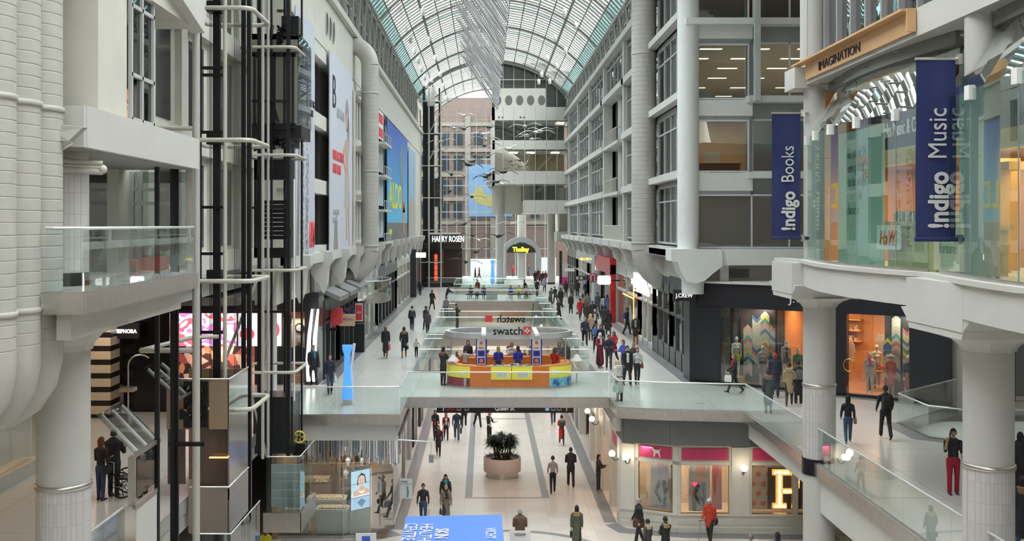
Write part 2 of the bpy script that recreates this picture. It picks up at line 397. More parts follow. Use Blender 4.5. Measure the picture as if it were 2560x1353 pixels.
for y in range(34, 150, 12):
    q = arc(y, .2, 16, -.84, .84)+arc(y+1.1, .2, 16, -.84, .84); b.add(q, [(i,i+1,18+i,17+i) for i in range(16)])
struct('roof_tinted_glazing', b, CYAN)
b = MB(); y = 30
while y < 150: sweep(b, arc(y, .1, 16), .44, .05); y += 1.1
struct('roof_louver', b, ROOFW)
b = MB(); y = 30.55
while y < 150: sweep(b, arc(y, .05, 16), .07, .1); y += 1.1
struct('roof_glazing_bar', b, ROOFM)
b = MB(); y = -12
while y < 30: sweep(b, arc(y, .05, 16), .55, .1); y += 1.1
struct('roof_louver_near', b, ROOFM)
k = 0
for y in (6, 18, 30, 42, 54, 66, 78, 90, 102, 114, 124.8, 137, 149.6):
    k += 1; b = MB(); b.tube(arc(y, -.25, 28), .14, 8)
    if y == 124.8: sweep(b, arc(y+.3, .1, 24), .5, .35)
    struct('roof_rib_%d' % k, b, ROOFM)
b = MB()
for i in range(1, 16):
    a = -AM+2*AM*i/16; r = RAD-.12
    b.tube([(RC+r*math.sin(a), -12, RCZ+r*math.cos(a)), (RC+r*math.sin(a), 150, RCZ+r*math.cos(a))], .06 if i not in (3, 13) else .13, 6)
struct('roof_purlin', b, ROOFM)
# glazed strip between left wall top and roof spring
def strip(side, x, z0, z1, y0, y1, nm):
    b = MB().mat(G_ROOF); b.box(x-.02, x+.02, y0, y1, z0, z1)
    b.mat(mat('clerestory_steel', (.42,.43,.40), .5)); y = y0
    while y < y1: b.box(x-.06, x+.06, y, y+.09, z0, z1); y += 1.1
    b.box(x-.12, x+.12, y0, y1, z1-.15, z1+.15).box(x-.08, x+.08, y0, y1, (z0+z1)/2-.06, (z0+z1)/2+.06)
    y = y0
    while y < y1-3:
        b.bar((x+side*.35, y, z0), (x+side*.35, y+1.6, z1), .09).bar((x+side*.35, y+3.2, z0), (x+side*.35, y+1.6, z1), .09); y += 3.2
    b.tube([(x+side*.35, y0, z1-.1), (x+side*.35, y1, z1-.1)], .12, 8).tube([(x+side*.35, y0, z0+.1), (x+side*.35, y1, z0+.1)], .12, 8)
    b.build(nm, None, kind='structure')
strip(1, -8.25, 23.5, 27.8, -12, 125, 'trim_clerestory_left')
strip(-1, 10.05, 25.6, 27.8, 48, 125, 'trim_clerestory_right')
struct('wall_left_wing_top', MB().box(-17.5, -8.6, 14, 125, 23.2, 23.4).box(-9.6,-9.4,14,125,23.4,27.4), CREAM)

# ---------------------------------------------------------------- round columns
def column(nm, x, y, r, z0, z1, bands=(), tile=(), cap=None, upper=None):
    t = structroot(nm, (x, y, z0)); b = MB().lathe([(r, z0), (r, z1)], x, y, 32); b.build('column_shaft', COLW, t)
    for z in bands: MB().lathe([(r+.01, z-.05), (r+.035, z-.04), (r+.035, z+.04), (r+.01, z+.05)], x, y, 32).build('column_band', STEEL, t)
    for a, c in tile: MB().lathe([(r+.008, a), (r+.008, c)], x, y, 32).build('column_tiling', COLT, t)
    if cap:
        z, c, h = cap; b = MB(); q = []
        for zz, rr in ((z, r), (z+h*.25, r*1.06), (z+h*.6, r*1.35), (z+h, c)):
            q += [(x+rr*1.08*math.cos(PI/8+PI/4*k), y+rr*1.08*math.sin(PI/8+PI/4*k), zz) for k in range(8)]
        b.add(q, [(8*i+k, 8*i+(k+1)%8, 8*i+8+(k+1)%8, 8*i+8+k) for i in range(3) for k in range(8)]); b.build('column_capital', WHITE, t)
    return t
column('column_1', 10.45, 32.5, .49, 0, 10.1, (2.35, 7.42), ((0,2.3),(Z2,7.37)), (9.85, 1.0, .32))
MB().lathe([(.53, 4.65), (.53, 5.15)], 10.45, 32.5, 32).build('column_collar', BLACK, bpy.data.objects['column_1'])
column('column_2', 10.46, 21.6, .49, 0, 10.1, (7.42,), ((Z2,7.37),), (9.8, 1.15, .36))
column('column_3', 10.3, 32.5, .33, Z3, 27.5)
column('column_4', 10.33, 21.6, .34, Z3, 27.5)
column('column_5', -8.1, 20, .49, 0, 10.5, (7.42,), ((Z2,7.37),), (10.0, 1.1, .5))
column('column_6', -8.1, 19.9, .49, Z3, 13.8, (), ((Z3+.25,13.5),))
MB().lathe([(.51, Z3), (.51, Z3+.25)], -8.1, 19.9, 32).build('column_base', BLACK, bpy.data.objects['column_6'])
column('column_7', 9.5, 48.6, .5, 11.3, 27.5); bpy.data.objects['column_7'].children[0].data.materials[0] = mat('office_white', (.70,.725,.72), .6)
column('column_8', 10.6, 79.5, .42, 11.3, 22.5)
column('column_9', 1.95, 130, .5, Z2, 17.4, (7.9,))
column('column_10', 8.3, 130, .5, Z2, 13.8, (7.9,))
column('column_11', 5.0, 141, .6, Z2, 13.8)
column('column_12', 19.9, 43.3, 1.05, Z2, 10.3)
for x, y, nm in ((8.3,130,'column_10'),(1.95,130,'column_9')): MB().lathe([(.53, Z2), (.53, Z2+.2)], x, y, 24).build('column_base', BLACK, bpy.data.objects[nm])
# white square piers and pillars seen on the left behind the lift shafts
struct('column_13', MB().box(-8.9, -8.35, 41.2, 41.8, Z2, 10), WHITE)

# area lamps added under the slabs, without fixtures: warm on the lower mall, neutral on the right wing
for x, y, sx, sy_, pw in ((1,48,6,2,80),(-3.6,56,.5,22,80),(5.4,56,.5,22,80),(1,72.8,6,2,80),(1,105,7,8,300),(1,118,7,6,300),(1,130,7,5,300),(1,85,1,10,150),(-3.6,88,.5,22,120),(5.4,88,.5,22,120)): lamp((x,y,4.0), sx, pw, (1,.84,.70), sy=sy_)
lamp((14.5,37,9.9), 6, 80, (1,.96,.9), sy=8); lamp((14.5,24,9.95), 5, 60, (1,.95,.88), sy=8)
# ================================================================ right wing: offices above the shops
BLIND = stripes('grey_window_blinds', [(.20,.20,.20),(.27,.27,.265),(.23,.23,.225)], .35, 'Y', .7)
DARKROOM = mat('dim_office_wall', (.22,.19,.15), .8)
rows = ((11.5,14.6),(15.15,18.3),(18.95,22.15),(22.75,25.3))
bays = (60, 73, 85, 97, 109, 121, 125.5)
b = MB().box(10.4, 10.7, 52, 73, 11, 25.8).box(10.4, 10.7, 85, 125.5, 11, 25.8).box(11.9, 12.2, 72.5, 85.5, 11, 25.8).box(10.4, 12, 72.6, 73, 11, 22.5).box(10.4, 12, 85, 85.4, 11, 22.5)
struct('wall_office_backing', b, GREYP)
wn = 0
for bi in range(6):
    y0, y1 = bays[bi], bays[bi+1]
    for ri, (z0, z1) in enumerate(rows):
        if bi == 1 and ri < 3: continue
        wn += 1; t = structroot('window_%d' % wn, (10, (y0+y1)/2, z0)); f = MB(); x = 9.98
        n = 5 if y1-y0 > 6 else 2
        for i in range(n+1):
            y = y0+.35+(y1-y0-.7)*i/n; f.box(x-.05, x+.1, y-.045, y+.045, z0, z1)
        f.box(x-.05, x+.1, y0+.3, y1-.3, z0, z0+.08).box(x-.05, x+.1, y0+.3, y1-.3, z1-.08, z1).box(x-.05, x+.1, y0+.3, y1-.3, z0+2.0, z0+2.08)
        f.build('window_frame', FRAME, t)
        MB().box(x+.02, x+.03, y0+.35, y1-.35, z0, z1).build('window_glass', G_SHOP, t)
        MB().box(x+.28, x+.33, y0+.35, y1-.35, z0, z1).build('window_blind', BLIND, t)
# slab ledges, piers, corbels
b = MB()
for z in (11.05, 14.85, 18.6, 22.4): b.box(9.55, 10.45, 85, 125.5, z-.22, z+.22).box(9.55, 10.45, 50, 73, z-.22, z+.22)
b.box(9.55, 10.45, 72, 86, 22.2, 22.62).box(9.45, 10.45, 50, 125.5, 25.3, 25.75)
struct('trim_office_ledge', b, WHITE)
b = MB()
for y in (60, 73, 85, 97, 109, 121): b.box(9.7, 10.4, y-.3, y+.3, 11, 25.6) if y != 73 else b.box(9.7, 12, y-.3, y+.3, 11, 25.6)
struct('trim_office_pier', b, WHITE)
b = MB()
for y in [58+6*i for i in range(12)]:
    b.slab([(9.0,y-.35,11.3),(10.4,y-.35,11.3),(10.4,y-.35,9.5),(9.9,y-.35,9.6),(9.5,y-.35,10.0),(9.3,y-.35,10.6),(9.0,y-.35,10.85)], (0,.7,0))
b.box(9.1, 9.6, 52, 125, 10.85, 11.3)
struct('trim_corbel_right', b, WHITE)
struct('wall_shop_head_right', MB().box(9.9, 10.4, 49.6, 125.5, 9.3, 11.1), CREAM)
# recess with balconies between two piers
for k, z in enumerate((11.3, 14.85, 18.6)):
    t = structroot('balcony_%d' % (k+1), (10.5, 80, z)); MB().box(9.6, 12, 75.5 if k else 73, 85, z-.2, z+.02).build('balcony_slab', WHITE, t)
    f = MB(); ya, yb = (77, 84.5) if k else (73.6, 84.5)
    f.tube([(9.7,ya,z+1.05),(9.7,yb,z+1.05)], .04, 6).tube([(9.7,ya,z+1.05),(11.8,ya,z+1.05)], .04, 6)
    y = ya
    while y < yb: f.tube([(9.7,y,z),(9.7,y,z+1.05)], .02 if k else .035, 5); y += .45 if k else .3
    f.build('balcony_railing', PIPEW, t)
    MB().box(11.8, 11.9, 76, 84, z+.2, z+2.9).build('balcony_door', mat('balcony_glass_dark', (.13,.12,.10), .15), t)
# near side facade facing the mall, in front of the big duct's right
for ri, (z0, z1) in enumerate(rows):
    wn += 1; t = structroot('window_%d' % wn, (9.7, 54, z0)); f = MB()
    for y in (49.4, 50.7, 52.2, 53.9, 55.8, 57.8, 59.4): f.box(9.62, 9.78, y-.05, y+.05, z0-.1, z1-.2)
    f.box(9.62, 9.78, 49.3, 59.5, z0-.1, z0).box(9.62, 9.78, 49.3, 59.5, z1-.25, z1-.15).box(9.62, 9.78, 49.3, 59.5, z0+2.1, z0+2.18)
    f.build('window_frame', FRAME, t); MB().box(9.69, 9.7, 49.3, 59.5, z0, z1-.2).build('window_glass', G_OFF, t)
    MB().box(9.65, 10.4, 49.3, 59.5, z1-.15, z1+.3).build('window_head', GREYP, t)
    MB().box(10.2, 10.3, 51, 59.5, z0, z1).build('window_blind', BLIND, t)
b = MB()
for z in (11.05, 14.85, 18.6, 22.4, 25.5): b.box(9.1, 10.6, 49, 59.6, z-.22, z+.12)
struct('trim_ledge_near', b, WHITE)

# office block end wall, facing the camera at Y = 48.5
YF = 48.5
OW = mat('office_white', (.70,.725,.72), .6); OG = mat('office_grey_spandrel', (.27,.29,.30), .5)
b = MB().mat(OW)
b.box(9.8, 24, YF-.6, YF+.4, 10.55, 11.3)                       # big lower ledge
b.box(9.9, 12.5, YF, YF+.4, 14.0, 14.85).box(9.9, 12.5, YF, YF+.4, 17.5, 18.25).box(9.9, 12.5, YF, YF+.4, 21.1, 21.95)
for z in (14.72, 18.25, 21.85): b.box(12.2, 24, YF-.35, YF+.5, z-.14, z+.16)
b.box(9.3, 24, YF-.45, YF+.5, 21.7, 22.0)
b.mat(OG)
for z0, z1 in ((13.85,14.0),(17.32,17.5),(20.85,21.1)): b.box(9.9, 12.4, YF+.02, YF+.4, z0, z1)
for z0, z1 in ((17.35,18.15),(20.95,21.75),(13.85,14.6)): b.box(12.35, 24, YF+.25, YF+.6, z0, z1)
b.box(12.3, 12.5, YF+.1, YF+.6, 14.85, 21.9)
b.build('wall_office_front', None, kind='structure')
WBL = stripes('white_venetian_blind', [(.72,.78,.80),(.62,.68,.70)], .09, 'Z', .6)
def owin(x0, x1, z0, z1, y, mull, blind=None):
    global wn; wn += 1; t = structroot('window_%d' % wn, ((x0+x1)/2, y, z0)); f = MB()
    for x in [x0]+mull+[x1]: f.box(x-.035, x+.035, y-.06, y+.06, z0, z1)
    f.box(x0, x1, y-.06, y+.06, z0-.03, z0+.04).box(x0, x1, y-.06, y+.06, z1-.06, z1+.02); f.build('window_frame', mat('window_frame_white', (.62,.66,.68), .4), t)
    MB().box(x0, x1, y-.005, y+.005, z0, z1).build('window_glass', G_OFF, t)
    if blind: MB().box(blind[0], blind[1], y+.2, y+.23, z0, z1).build('window_blind', WBL, t)
owin(9.95, 12.3, 18.3, 20.85, YF+.05, []); owin(12.6, 24, 18.35, 20.95, YF+.3, [14.3, 16.6, 19, 21.4])
owin(9.95, 12.3, 14.9, 17.3, YF+.05, []); owin(12.55, 24, 14.9, 17.35, YF+.3, [15.0, 17.4, 19.8, 22], (12.6, 24))
owin(9.95, 15, 11.35, 13.82, YF+.05, [12.45, 14.2], (9.95, 24)); owin(15, 24, 11.35, 13.82, YF+.05, [17.4, 19.8, 22], (15, 24))
owin(9.95, 12.3, 22.0, 25, YF+.05, []); owin(12.6, 24, 22.0, 25, YF+.3, [14.3, 15.1, 17])
# office floors and rooms behind the glass
b = MB()
for z in (11.1, 14.6, 18.1, 21.6, 25.2): b.box(10.75, 24, YF+.7, 78, z-.15, z+.1)
struct('floor_office', b, mat('office_ceiling', (.50,.47,.42), .8))
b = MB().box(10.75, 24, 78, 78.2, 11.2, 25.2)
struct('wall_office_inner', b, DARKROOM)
MB().box(10.75, 24, 54, 54.2, 14.7, 18).build('wall_meeting_room', mat('tan_wall', (.42,.30,.20), .8), kind='structure')
G = 'ceiling lights in the upper offices'
L0 = None
def clight(x, y, z, lab):
    t = thing('ceiling_light', lab, 'ceiling light', (x, y, z-.06), G); t.rotation_euler = (0,0,.0)
    MB().box(-.62, .62, -.17, .17, 0, .06).build('housing', mat('light_housing', (.7,.7,.7), .5), t, local=True)
    MB().box(-.56, .56, -.13, .13, -.015, 0).build('diffuser', E_WARM, t, local=True); return t
pos = [(x, y, 21.45) for y in (50.6, 53.4, 56.5, 60, 64, 68.5, 73) for x in (11.6, 14.1, 16.8, 19.6, 22.3)]
for i, (x, y, z) in enumerate(pos):
    if L0 is None: L0 = clight(x, y, z, 'lit ceiling light in the second office floor from the top')
    else: copytree(L0, (x+R.uniform(-.2,.2), y, z), 0)
for x, y, z in ((10.9,50,17.95),(11.3,51.4,17.95),(13.4,50,17.95),(16,50.5,17.95)): copytree(L0, (x,y,z), 0, 'lit ceiling light in the middle office with a tan wall')
for x, y, z in ((10.9,50,14.45),(13.1,50,14.45),(14.6,50,14.45)): copytree(L0, (x,y,z), 0, 'lit ceiling light above the closed blinds of the lowest office floor')
for x, y, z in ((11,51,25),(13,52,25),(15,51,25),(17,52,25)): copytree(L0, (x,y,z), 0, 'lit ceiling light in the top office floor behind warm glass')
lamp((17, 60, 21.2), 10, 420, (1,.85,.62), sy=20); lamp((12, 51.5, 17.7), 3, 60, (1,.75,.5)); lamp((13, 51.5, 24.8), 6, 120, (1,.62,.35), sy=3)
t = thing('flip_chart', 'white flip chart standing in the tan-walled office', 'flip chart', (11.15, 51.0, 14.7))
MB().box(10.75, 11.5, 50.95, 51.0, 15.0, 16.0).build('paper_pad', mat('paper', (.7,.68,.62), .8, var=0), t)
MB().bar((10.85,51.02,14.7),(11.05,51.02,16),.03).bar((11.45,51.02,14.7),(11.2,51.02,16),.03).build('easel', BLACK, t)
t = thing('office_desk', 'dark office desk in the tan-walled office window', 'desk', (11, 50, 14.7)); MB().box(9.98, 12.25, 49.6, 50.4, 15.3, 15.36).build('desk_top', BLKP, t)
MB().box(10.0, 12.2, 49.7, 49.75, 14.7, 15.3).build('modesty_panel', BLKP, t)
t = thing('office_plant', 'green potted plant on the window ledge of the top office floor', 'plant', (10.6, 49.1, 22.0))
MB().lathe([(.14,22.0),(.19,22.3)], 10.6, 49.1, 12).build('pot', CREAM, t); b = MB()
LEAF = mat('leaf_green', (.07,.13,.04), .5, var=.2)
def leaf(b, p, d, L, w, droop=.3):
    p = Vector(p); d = Vector(d).normalized(); s = d.cross(Vector((0,0,1)));
    if s.length < .1: s = Vector((1,0,0))
    s.normalize(); q = []
    for t_, ww in ((0,.15),(.35,1),(.7,.8),(1,.02)):
        c = p+d*L*t_+Vector((0,0,-droop*L*t_*t_)); q += [c-s*w*ww/2, c+Vector((0,0,.08*w)), c+s*w*ww/2]
    b.add(q, [(3*i+j,3*i+j+1,3*i+4+j,3*i+3+j) for i in range(3) for j in (0,1)], True)
for k in range(60):
    a = R.uniform(0, 2*PI); leaf(b, (10.6, 49.1, 22.3), (math.cos(a), math.sin(a)*.6, R.uniform(.5,1.6)), R.uniform(.3,.7), .1, .5)
b.build('foliage', LEAF, t)
# vertical pole and its brackets on the office front
t = thing('steel_post', 'pale square post rising in front of the office windows', 'post', (12.5, 47.9, 18.15)); MB().box(12.37, 12.63, 47.6, 47.85, 18.1, 27).build('post', mat('pale_blue_grey', (.47,.52,.52), .5), t)
MB().box(12.2, 12.8, 47.85, 47.9, 18.1, 18.3).build('bracket', ALU, t)
# below the ledge: recessed wall, pilasters, vent, large corbel
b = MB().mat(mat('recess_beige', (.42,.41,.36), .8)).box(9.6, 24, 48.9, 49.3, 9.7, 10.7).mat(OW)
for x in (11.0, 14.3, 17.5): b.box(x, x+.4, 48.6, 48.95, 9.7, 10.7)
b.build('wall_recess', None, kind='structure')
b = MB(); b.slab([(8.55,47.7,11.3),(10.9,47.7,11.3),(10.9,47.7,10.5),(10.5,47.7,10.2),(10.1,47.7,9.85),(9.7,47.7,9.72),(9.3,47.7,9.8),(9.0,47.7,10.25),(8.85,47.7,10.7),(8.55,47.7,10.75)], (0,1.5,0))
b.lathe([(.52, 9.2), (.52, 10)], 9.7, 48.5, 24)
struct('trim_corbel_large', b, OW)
t = thing('air_vent', 'dark louvred air vent under the office ledge', 'vent', (11.9, 48.85, 9.95)); MB().box(11.4, 12.45, 48.8, 48.9, 9.9, 10.4).build('frame', mat('vent_frame', (.35,.35,.33), .5), t)
b = MB()
for i in range(7): b.box(11.46, 12.39, 48.77, 48.8, 9.95+i*.06, 9.98+i*.06)
b.build('louvre', BLACK, t)
# ================================================================ left wall above the shops
XB = -8.05
struct('wall_left_upper', MB().box(-8.9, XB, 40.2, 125, 9.3, 23.5), CREAM)
b = MB().box(-8.05, -7.55, 40.2, 125, 20.75, 23.2).box(-8.3, -7.3, 40.2, 125, 23.2, 23.55)
struct('wall_left_band', b, CREAM)
b = MB().mat(BLKP)
for y0, y1 in ((40.4,48.9),(57.6,66)):
    for z0, z1 in ((11.5,13.8),(14.5,16.8),(17.5,20.0)): b.box(-8.06, -8.03, y0, y1, z0, z1)
b.box(-8.06, -7.9, 48.3, 49.2, 11.5, 20.6).box(-8.06, -7.75, 99.2, 100, 11.2, 20.6).box(-8.06, -7.5, 77.3, 78.1, 11.2, 20.6)
b.build('trim_dark_recess', None, kind='structure')
b = MB()
for z in (11.15, 14.15, 17.15, 20.3): b.box(-8.05, -7.5, 40.2, 66, z-.32, z+.32)
for y in (40.5, 44.9, 46.0, 47.2, 57.8, 59.0, 61.5, 63.2, 64.6): b.box(-8.05, -7.75, y-.22, y+.22, 11, 20.6)
b.box(-8.05, -7.6, 66, 72, 11, 20.8).box(-8.05, -7.6, 100, 125, 11, 20.8)
struct('trim_left_grid', b, CREAM)
b = MB().mat(CREAM).mat(BLKP)
for y in (49.6, 50.7, 51.8):
    b.add([(-7.545, y+.42*math.cos(2*PI*k/24), 22.0+.55*math.sin(2*PI*k/24)) for k in range(24)], [tuple(range(24))])
b.mat(CREAM)
for y in (49.6, 50.7, 51.8): b.tube([(-7.53, y+.43*math.cos(2*PI*k/24), 22.0+.56*math.sin(2*PI*k/24)) for k in range(24)], .03, 5, closed=True)
b.build('trim_porthole', None, kind='structure')
b = MB()
for i in range(14):
    y = 41.5+6*i
    b.slab([(-7.9,y-.35,11.2),(-6.9,y-.35,11.2),(-6.9,y-.35,10.8),(-7.1,y-.35,10.55),(-7.2,y-.35,9.7),(-7.35,y-.35,9.3),(-7.5,y-.35,9.7),(-7.9,y-.35,10.2)], (0,.7,0))
b.box(-7.9, -7.3, 40.2, 125, 10.75, 11.2)
struct('trim_corbel_left', b, WHITE)
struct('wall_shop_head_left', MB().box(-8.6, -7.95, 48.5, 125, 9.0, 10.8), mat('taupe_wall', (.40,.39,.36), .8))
# ---------------------------------------------------------------- banners on the left wall
def yz(b, x, pts, t=.006): return b.slab([(x, y, z) for y, z in pts], (t, 0, 0))
LILAC = mat('banner_lilac', (.52,.54,.63), .6, var=.02)
SKIN1 = mat('skin_print', (.50,.36,.30), .7, var=.12, vs_=3); SKING = mat('grey_print', (.40,.40,.42), .7, var=.15, vs_=2)
REDP = mat('red_print', (.72,.06,.07), .6, var=0); BLUEP = mat('blue_print', (.03,.27,.62), .6, var=.03)
YELP = mat('yellow_print', (.78,.72,.05), .6, var=0); ORP = mat('orange_print', (.72,.20,.07), .6, var=.05)
INK = mat('black_print', (.02,.02,.025), .6, var=0); WPR = mat('white_print', (.80,.80,.80), .6, var=0)
RY = (PI/2, 0, PI/2)     # text facing +X: reads towards +Y
xb = -7.38
t = thing('wall_banner', 'tall pale lilac banner with grey glitter stripes and red initials, behind the lifts', 'banner', (xb, 42.5, 10.9), 'advertising banners on the left wall')
MB().box(xb, xb+.05, 40.3, 44.8, 10.9, 20.9).build('cloth', LILAC, t)
GL = mottled('glitter_print', [(.12,.12,.13),(.45,.45,.47),(.62,.62,.64),(.3,.3,.32)], 9, kind='cell')
b = MB(); yz(b, xb+.05, [(41.3,11.1),(42.1,11.1),(42.2,15.8),(41.5,15.9)]); yz(b, xb+.05, [(42.4,11.1),(43.1,11.1),(43.3,15.2),(42.7,15.9)]); b.build('glitter_stripe', GL, t)
b = MB(); yz(b, xb+.052, [(40.4,11.0),(41.0,11.0),(41.2,15.6),(40.9,16.0)]); b.build('grey_stripe', mat('grey_brown_print', (.25,.23,.23), .6), t)
text('H&M', t, (xb+.06, 43.35, 11.5), 1.5, REDP, RY, .42, name='initials', bold=.03, shear=.2)
text('THE BIG\nSHIRT', t, (xb+.06, 43.4, 17.4), .42, INK, RY, .9, name='small_print')
t = thing('wall_banner', 'tall lilac fashion banner with a large black B and a reclining-haired model', 'banner', (xb, 53, 10.9), 'advertising banners on the left wall')
MB().box(xb, xb+.05, 49.2, 57.6, 10.9, 20.7).build('cloth', mat('banner_pale', (.56,.58,.66), .6, var=.03), t)
text('B', t, (xb+.06, 49.9, 18.1), 2.3, INK, RY, 1.0, name='initial'); text('ROWNS', t, (xb+.06, 51.5, 17.75), .75, SKING, RY, 1.0, name='small_letters')
text('NEW LOCATION\nNOW OPEN', t, (xb+.06, 50.1, 15.6), .66, REDP, RY, .75, name='red_words', bold=.015)
text('COLLECTION\nOPENING', t, (xb+.06, 50.2, 12.9), .4, SKING, RY, .8, name='small_print')
def el(b, x, cy_, cz, ry, rz, a=0): return yz(b, x, [(cy_+ry*math.cos(t_)*math.cos(a)-rz*math.sin(t_)*math.sin(a), cz+ry*math.cos(t_)*math.sin(a)+rz*math.sin(t_)*math.cos(a)) for t_ in [2*PI*k/18 for k in range(18)]])
b = MB(); el(b, xb+.054, 55.25, 17.9, .42, .42)
yz(b, xb+.053, [(54.6,16.9),(55.9,16.9),(55.75,15.6),(56.0,14.8),(54.6,14.8),(54.8,15.6)]); yz(b, xb+.052, [(54.7,16.9),(53.6,16.2),(53.4,15.8),(53.8,15.7),(54.8,16.4)]); yz(b, xb+.052, [(53.4,15.9),(54.6,15.1),(54.7,15.35),(53.8,16.0)])
b.build('model_print', SKIN1, t); b = MB(); yz(b, xb+.052, [(54.8,13.6),(55.3,13.6),(55.4,11.6),(55.0,11.6)]); b.build('leg_print', SKIN1, t); b = MB(); yz(b, xb+.052, [(55.5,13.6),(56.1,13.6),(56.4,11.3),(56.0,11.3)]); b.build('leg_print', SKIN1, t)
b = MB(); el(b, xb+.051, 55.3, 18.2, .62, .9); el(b, xb+.051, 55.8, 17.2, .4, 1.0); b.build('hair_print', mat('taupe_print', (.30,.26,.25), .7), t)  # taupe ellipses printed behind the head as hair
b = MB(); yz(b, xb+.056, [(54.5,15.0),(56.1,15.0),(56.5,13.3),(54.3,13.3)]); b.build('board_shape', mat('dress_print', (.50,.42,.40), .7), t)
b = MB(); yz(b, xb+.051, [(50.3,11.0),(50.7,12.6),(51.5,13.0),(52.0,11.0)]); b.build('grey_stripe', mat('taupe_print', (.30,.26,.25), .7), t)
# stack of shop posters between duct and blue banner, with little balconies
for k, (z0, z1, m_) in enumerate(((18.6,20.6,REDP),(16.2,18.3,SKING),(13.8,15.9,mat('pale_blue_print', (.40,.52,.58), .6)),(11.5,13.5,mat('bottle_print', (.45,.55,.62), .6, var=.3, vs_=6)))):
    t = thing('poster', ['red and white poster at the top of the stack beside the blue banner','grey figure poster second from the top beside the blue banner','pale poster third from the top beside the blue banner','bottle poster at the bottom of the stack beside the blue banner'][k], 'poster', (-7.5, 75, z0), 'stacked posters by the wall duct')
    MB().box(-7.58, -7.5, 72.2, 77.0, z0, z1).build('print', WPR if k == 0 else m_, t)
    if k == 0: b = MB(); yz(b, -7.5, [(72.4,18.7),(76.5,18.7),(76.5,19.4),(72.4,19.4)]); yz(b, -7.5, [(72.4,19.7),(76.5,19.7),(76.5,20.4),(72.4,20.4)]); b.build('red_field', REDP, t)
    if k == 3: b = MB(); yz(b, -7.5, [(74.2,11.8),(75.2,11.8),(75.2,12.6),(74.9,12.9),(74.9,13.3),(74.5,13.3),(74.5,12.9),(74.2,12.6)]); b.build('bottle', SKING, t)
for k, z in enumerate((18.2, 15.9, 13.5, 11.2)):
    t = structroot('balcony_%d' % (4+k), (-7, 75, z)); MB().box(-7.6, -6.9, 72, 77.2, z-.15, z).build('balcony_slab', WHITE, t)
    b = MB().tube([(-6.95,72,z+.6),(-6.95,77.2,z+.6)], .03, 6)
    for i in range(5): b.tube([(-6.95,72.2+i*1.2,z),(-6.95,72.2+i*1.2,z+.6)], .025, 5)
    b.build('balcony_railing', PIPEW, t)
t = thing('wall_banner', 'huge blue banner with yellow shoe-shop name, surfboard shape and orange legs', 'banner', (xb, 88, 10.9), 'advertising banners on the left wall')
m_ = bpy.data.materials.new('blue_gradient_print'); m_.use_nodes = True; n_ = m_.node_tree.nodes; l_ = m_.node_tree.links
g_ = n_.new('ShaderNodeNewGeometry'); s_ = n_.new('ShaderNodeSeparateXYZ'); r_ = n_.new('ShaderNodeMapRange'); r_.inputs['From Min'].default_value = 13; r_.inputs['From Max'].default_value = 20
c_ = n_.new('ShaderNodeValToRGB'); c_.color_ramp.elements[0].color = (.10,.50,.80,1); c_.color_ramp.elements[1].color = (.04,.12,.52,1)
l_.new(g_.outputs['Position'], s_.inputs[0]); l_.new(s_.outputs['Z'], r_.inputs['Value']); l_.new(r_.outputs[0], c_.inputs[0]); l_.new(c_.outputs[0], n_['Principled BSDF'].inputs['Base Color'])
MB().box(xb, xb+.05, 78.2, 98.6, 10.9, 20.4).build('cloth', m_, t)
MB().box(xb+.05, xb+.056, 78.2, 98.6, 10.9, 12.6).build('grey_ground', mat('grey_print_band', (.17,.17,.18), .6), t)
b = MB(); yz(b, xb+.055, [(91.5+1.6*math.cos(a), 17.2+2.3*math.sin(a)) for a in [2*PI*k/20 for k in range(20)]]); b.build('board_shape', mat('board_print', (.20,.23,.24), .6), t)
b = MB(); yz(b, xb+.06, [(92.3,15.2),(93.5,15.2),(93.5,14.4),(95.4,13.6),(95,14.2),(94.2,14.5),(94.8,11.7),(93.8,11.5),(92.7,13.5)]); b.build('leg_print', ORP, t)
text('ALDO', t, (xb+.06, 79.5, 13.8), 2.9, YELP, RY, 1.55, name='shop_name', bold=.04)
text('NEW', t, (xb+.06, 79.6, 11.6), .7, YELP, RY, 1.5, name='small_print')
t = thing('wall_banner', 'narrow pale blue banner with dry grass, farthest along the left wall', 'banner', (xb, 104, 10.9), 'advertising banners on the left wall')
MB().box(xb, xb+.05, 100.2, 110, 11.2, 20.0).build('cloth', mat('pale_sky_print', (.30,.46,.60), .6), t)
b = MB(); yz(b, xb+.052, [(100.4,11.3),(109.8,11.3),(109.8,14.6),(105,15.4),(100.4,14.2)]); b.build('grass_print', mat('straw_print', (.42,.40,.33), .7, var=.3, vs_=4), t)

# ---------------------------------------------------------------- big ribbed ducts
def duct(nm, lab, path, r, seam=.28, group='big ribbed ventilation ducts', segs=36):
    """round duct with a groove at every sheet joint along the straight runs"""
    t = thing(nm, lab, 'duct', path[-1], group); P = []; RR_ = []; b = MB()
    V = [Vector(p) for p in path]; L = 0
    for a, c in zip(V, V[1:]):
        n = max(1, round((c-a).length/seam))
        for i in range(n):
            for f, k in ((0, .0), (.02, .985), (.07, .985), (.09, 1.0), (.13, 1.0), (.5, 1.0), (.96, 1.0)):
                if f == 0: P.append(a.lerp(c, i/n)); RR_.append(r)
                else: P.append(a.lerp(c, (i+f)/n)); RR_.append(r*k)
    P.append(V[-1]); RR_.append(r); b.tube(P, RR_, segs); b.build('sheet_metal_body', DUCT, t)
    return t, V
def bend(cx, cz, rr, a0, a1, y, n=8): return [(cx+rr*math.cos(a0+(a1-a0)*i/n), y, cz+rr*math.sin(a0+(a1-a0)*i/n)) for i in range(n+1)]
def collars(t, x, y, r, zs):
    for z in zs: MB().lathe([(r+.005,z-.05),(r+.03,z-.04),(r+.03,z+.04),(r+.005,z+.05)], x, y, 36).build('collar', DUCT, t)
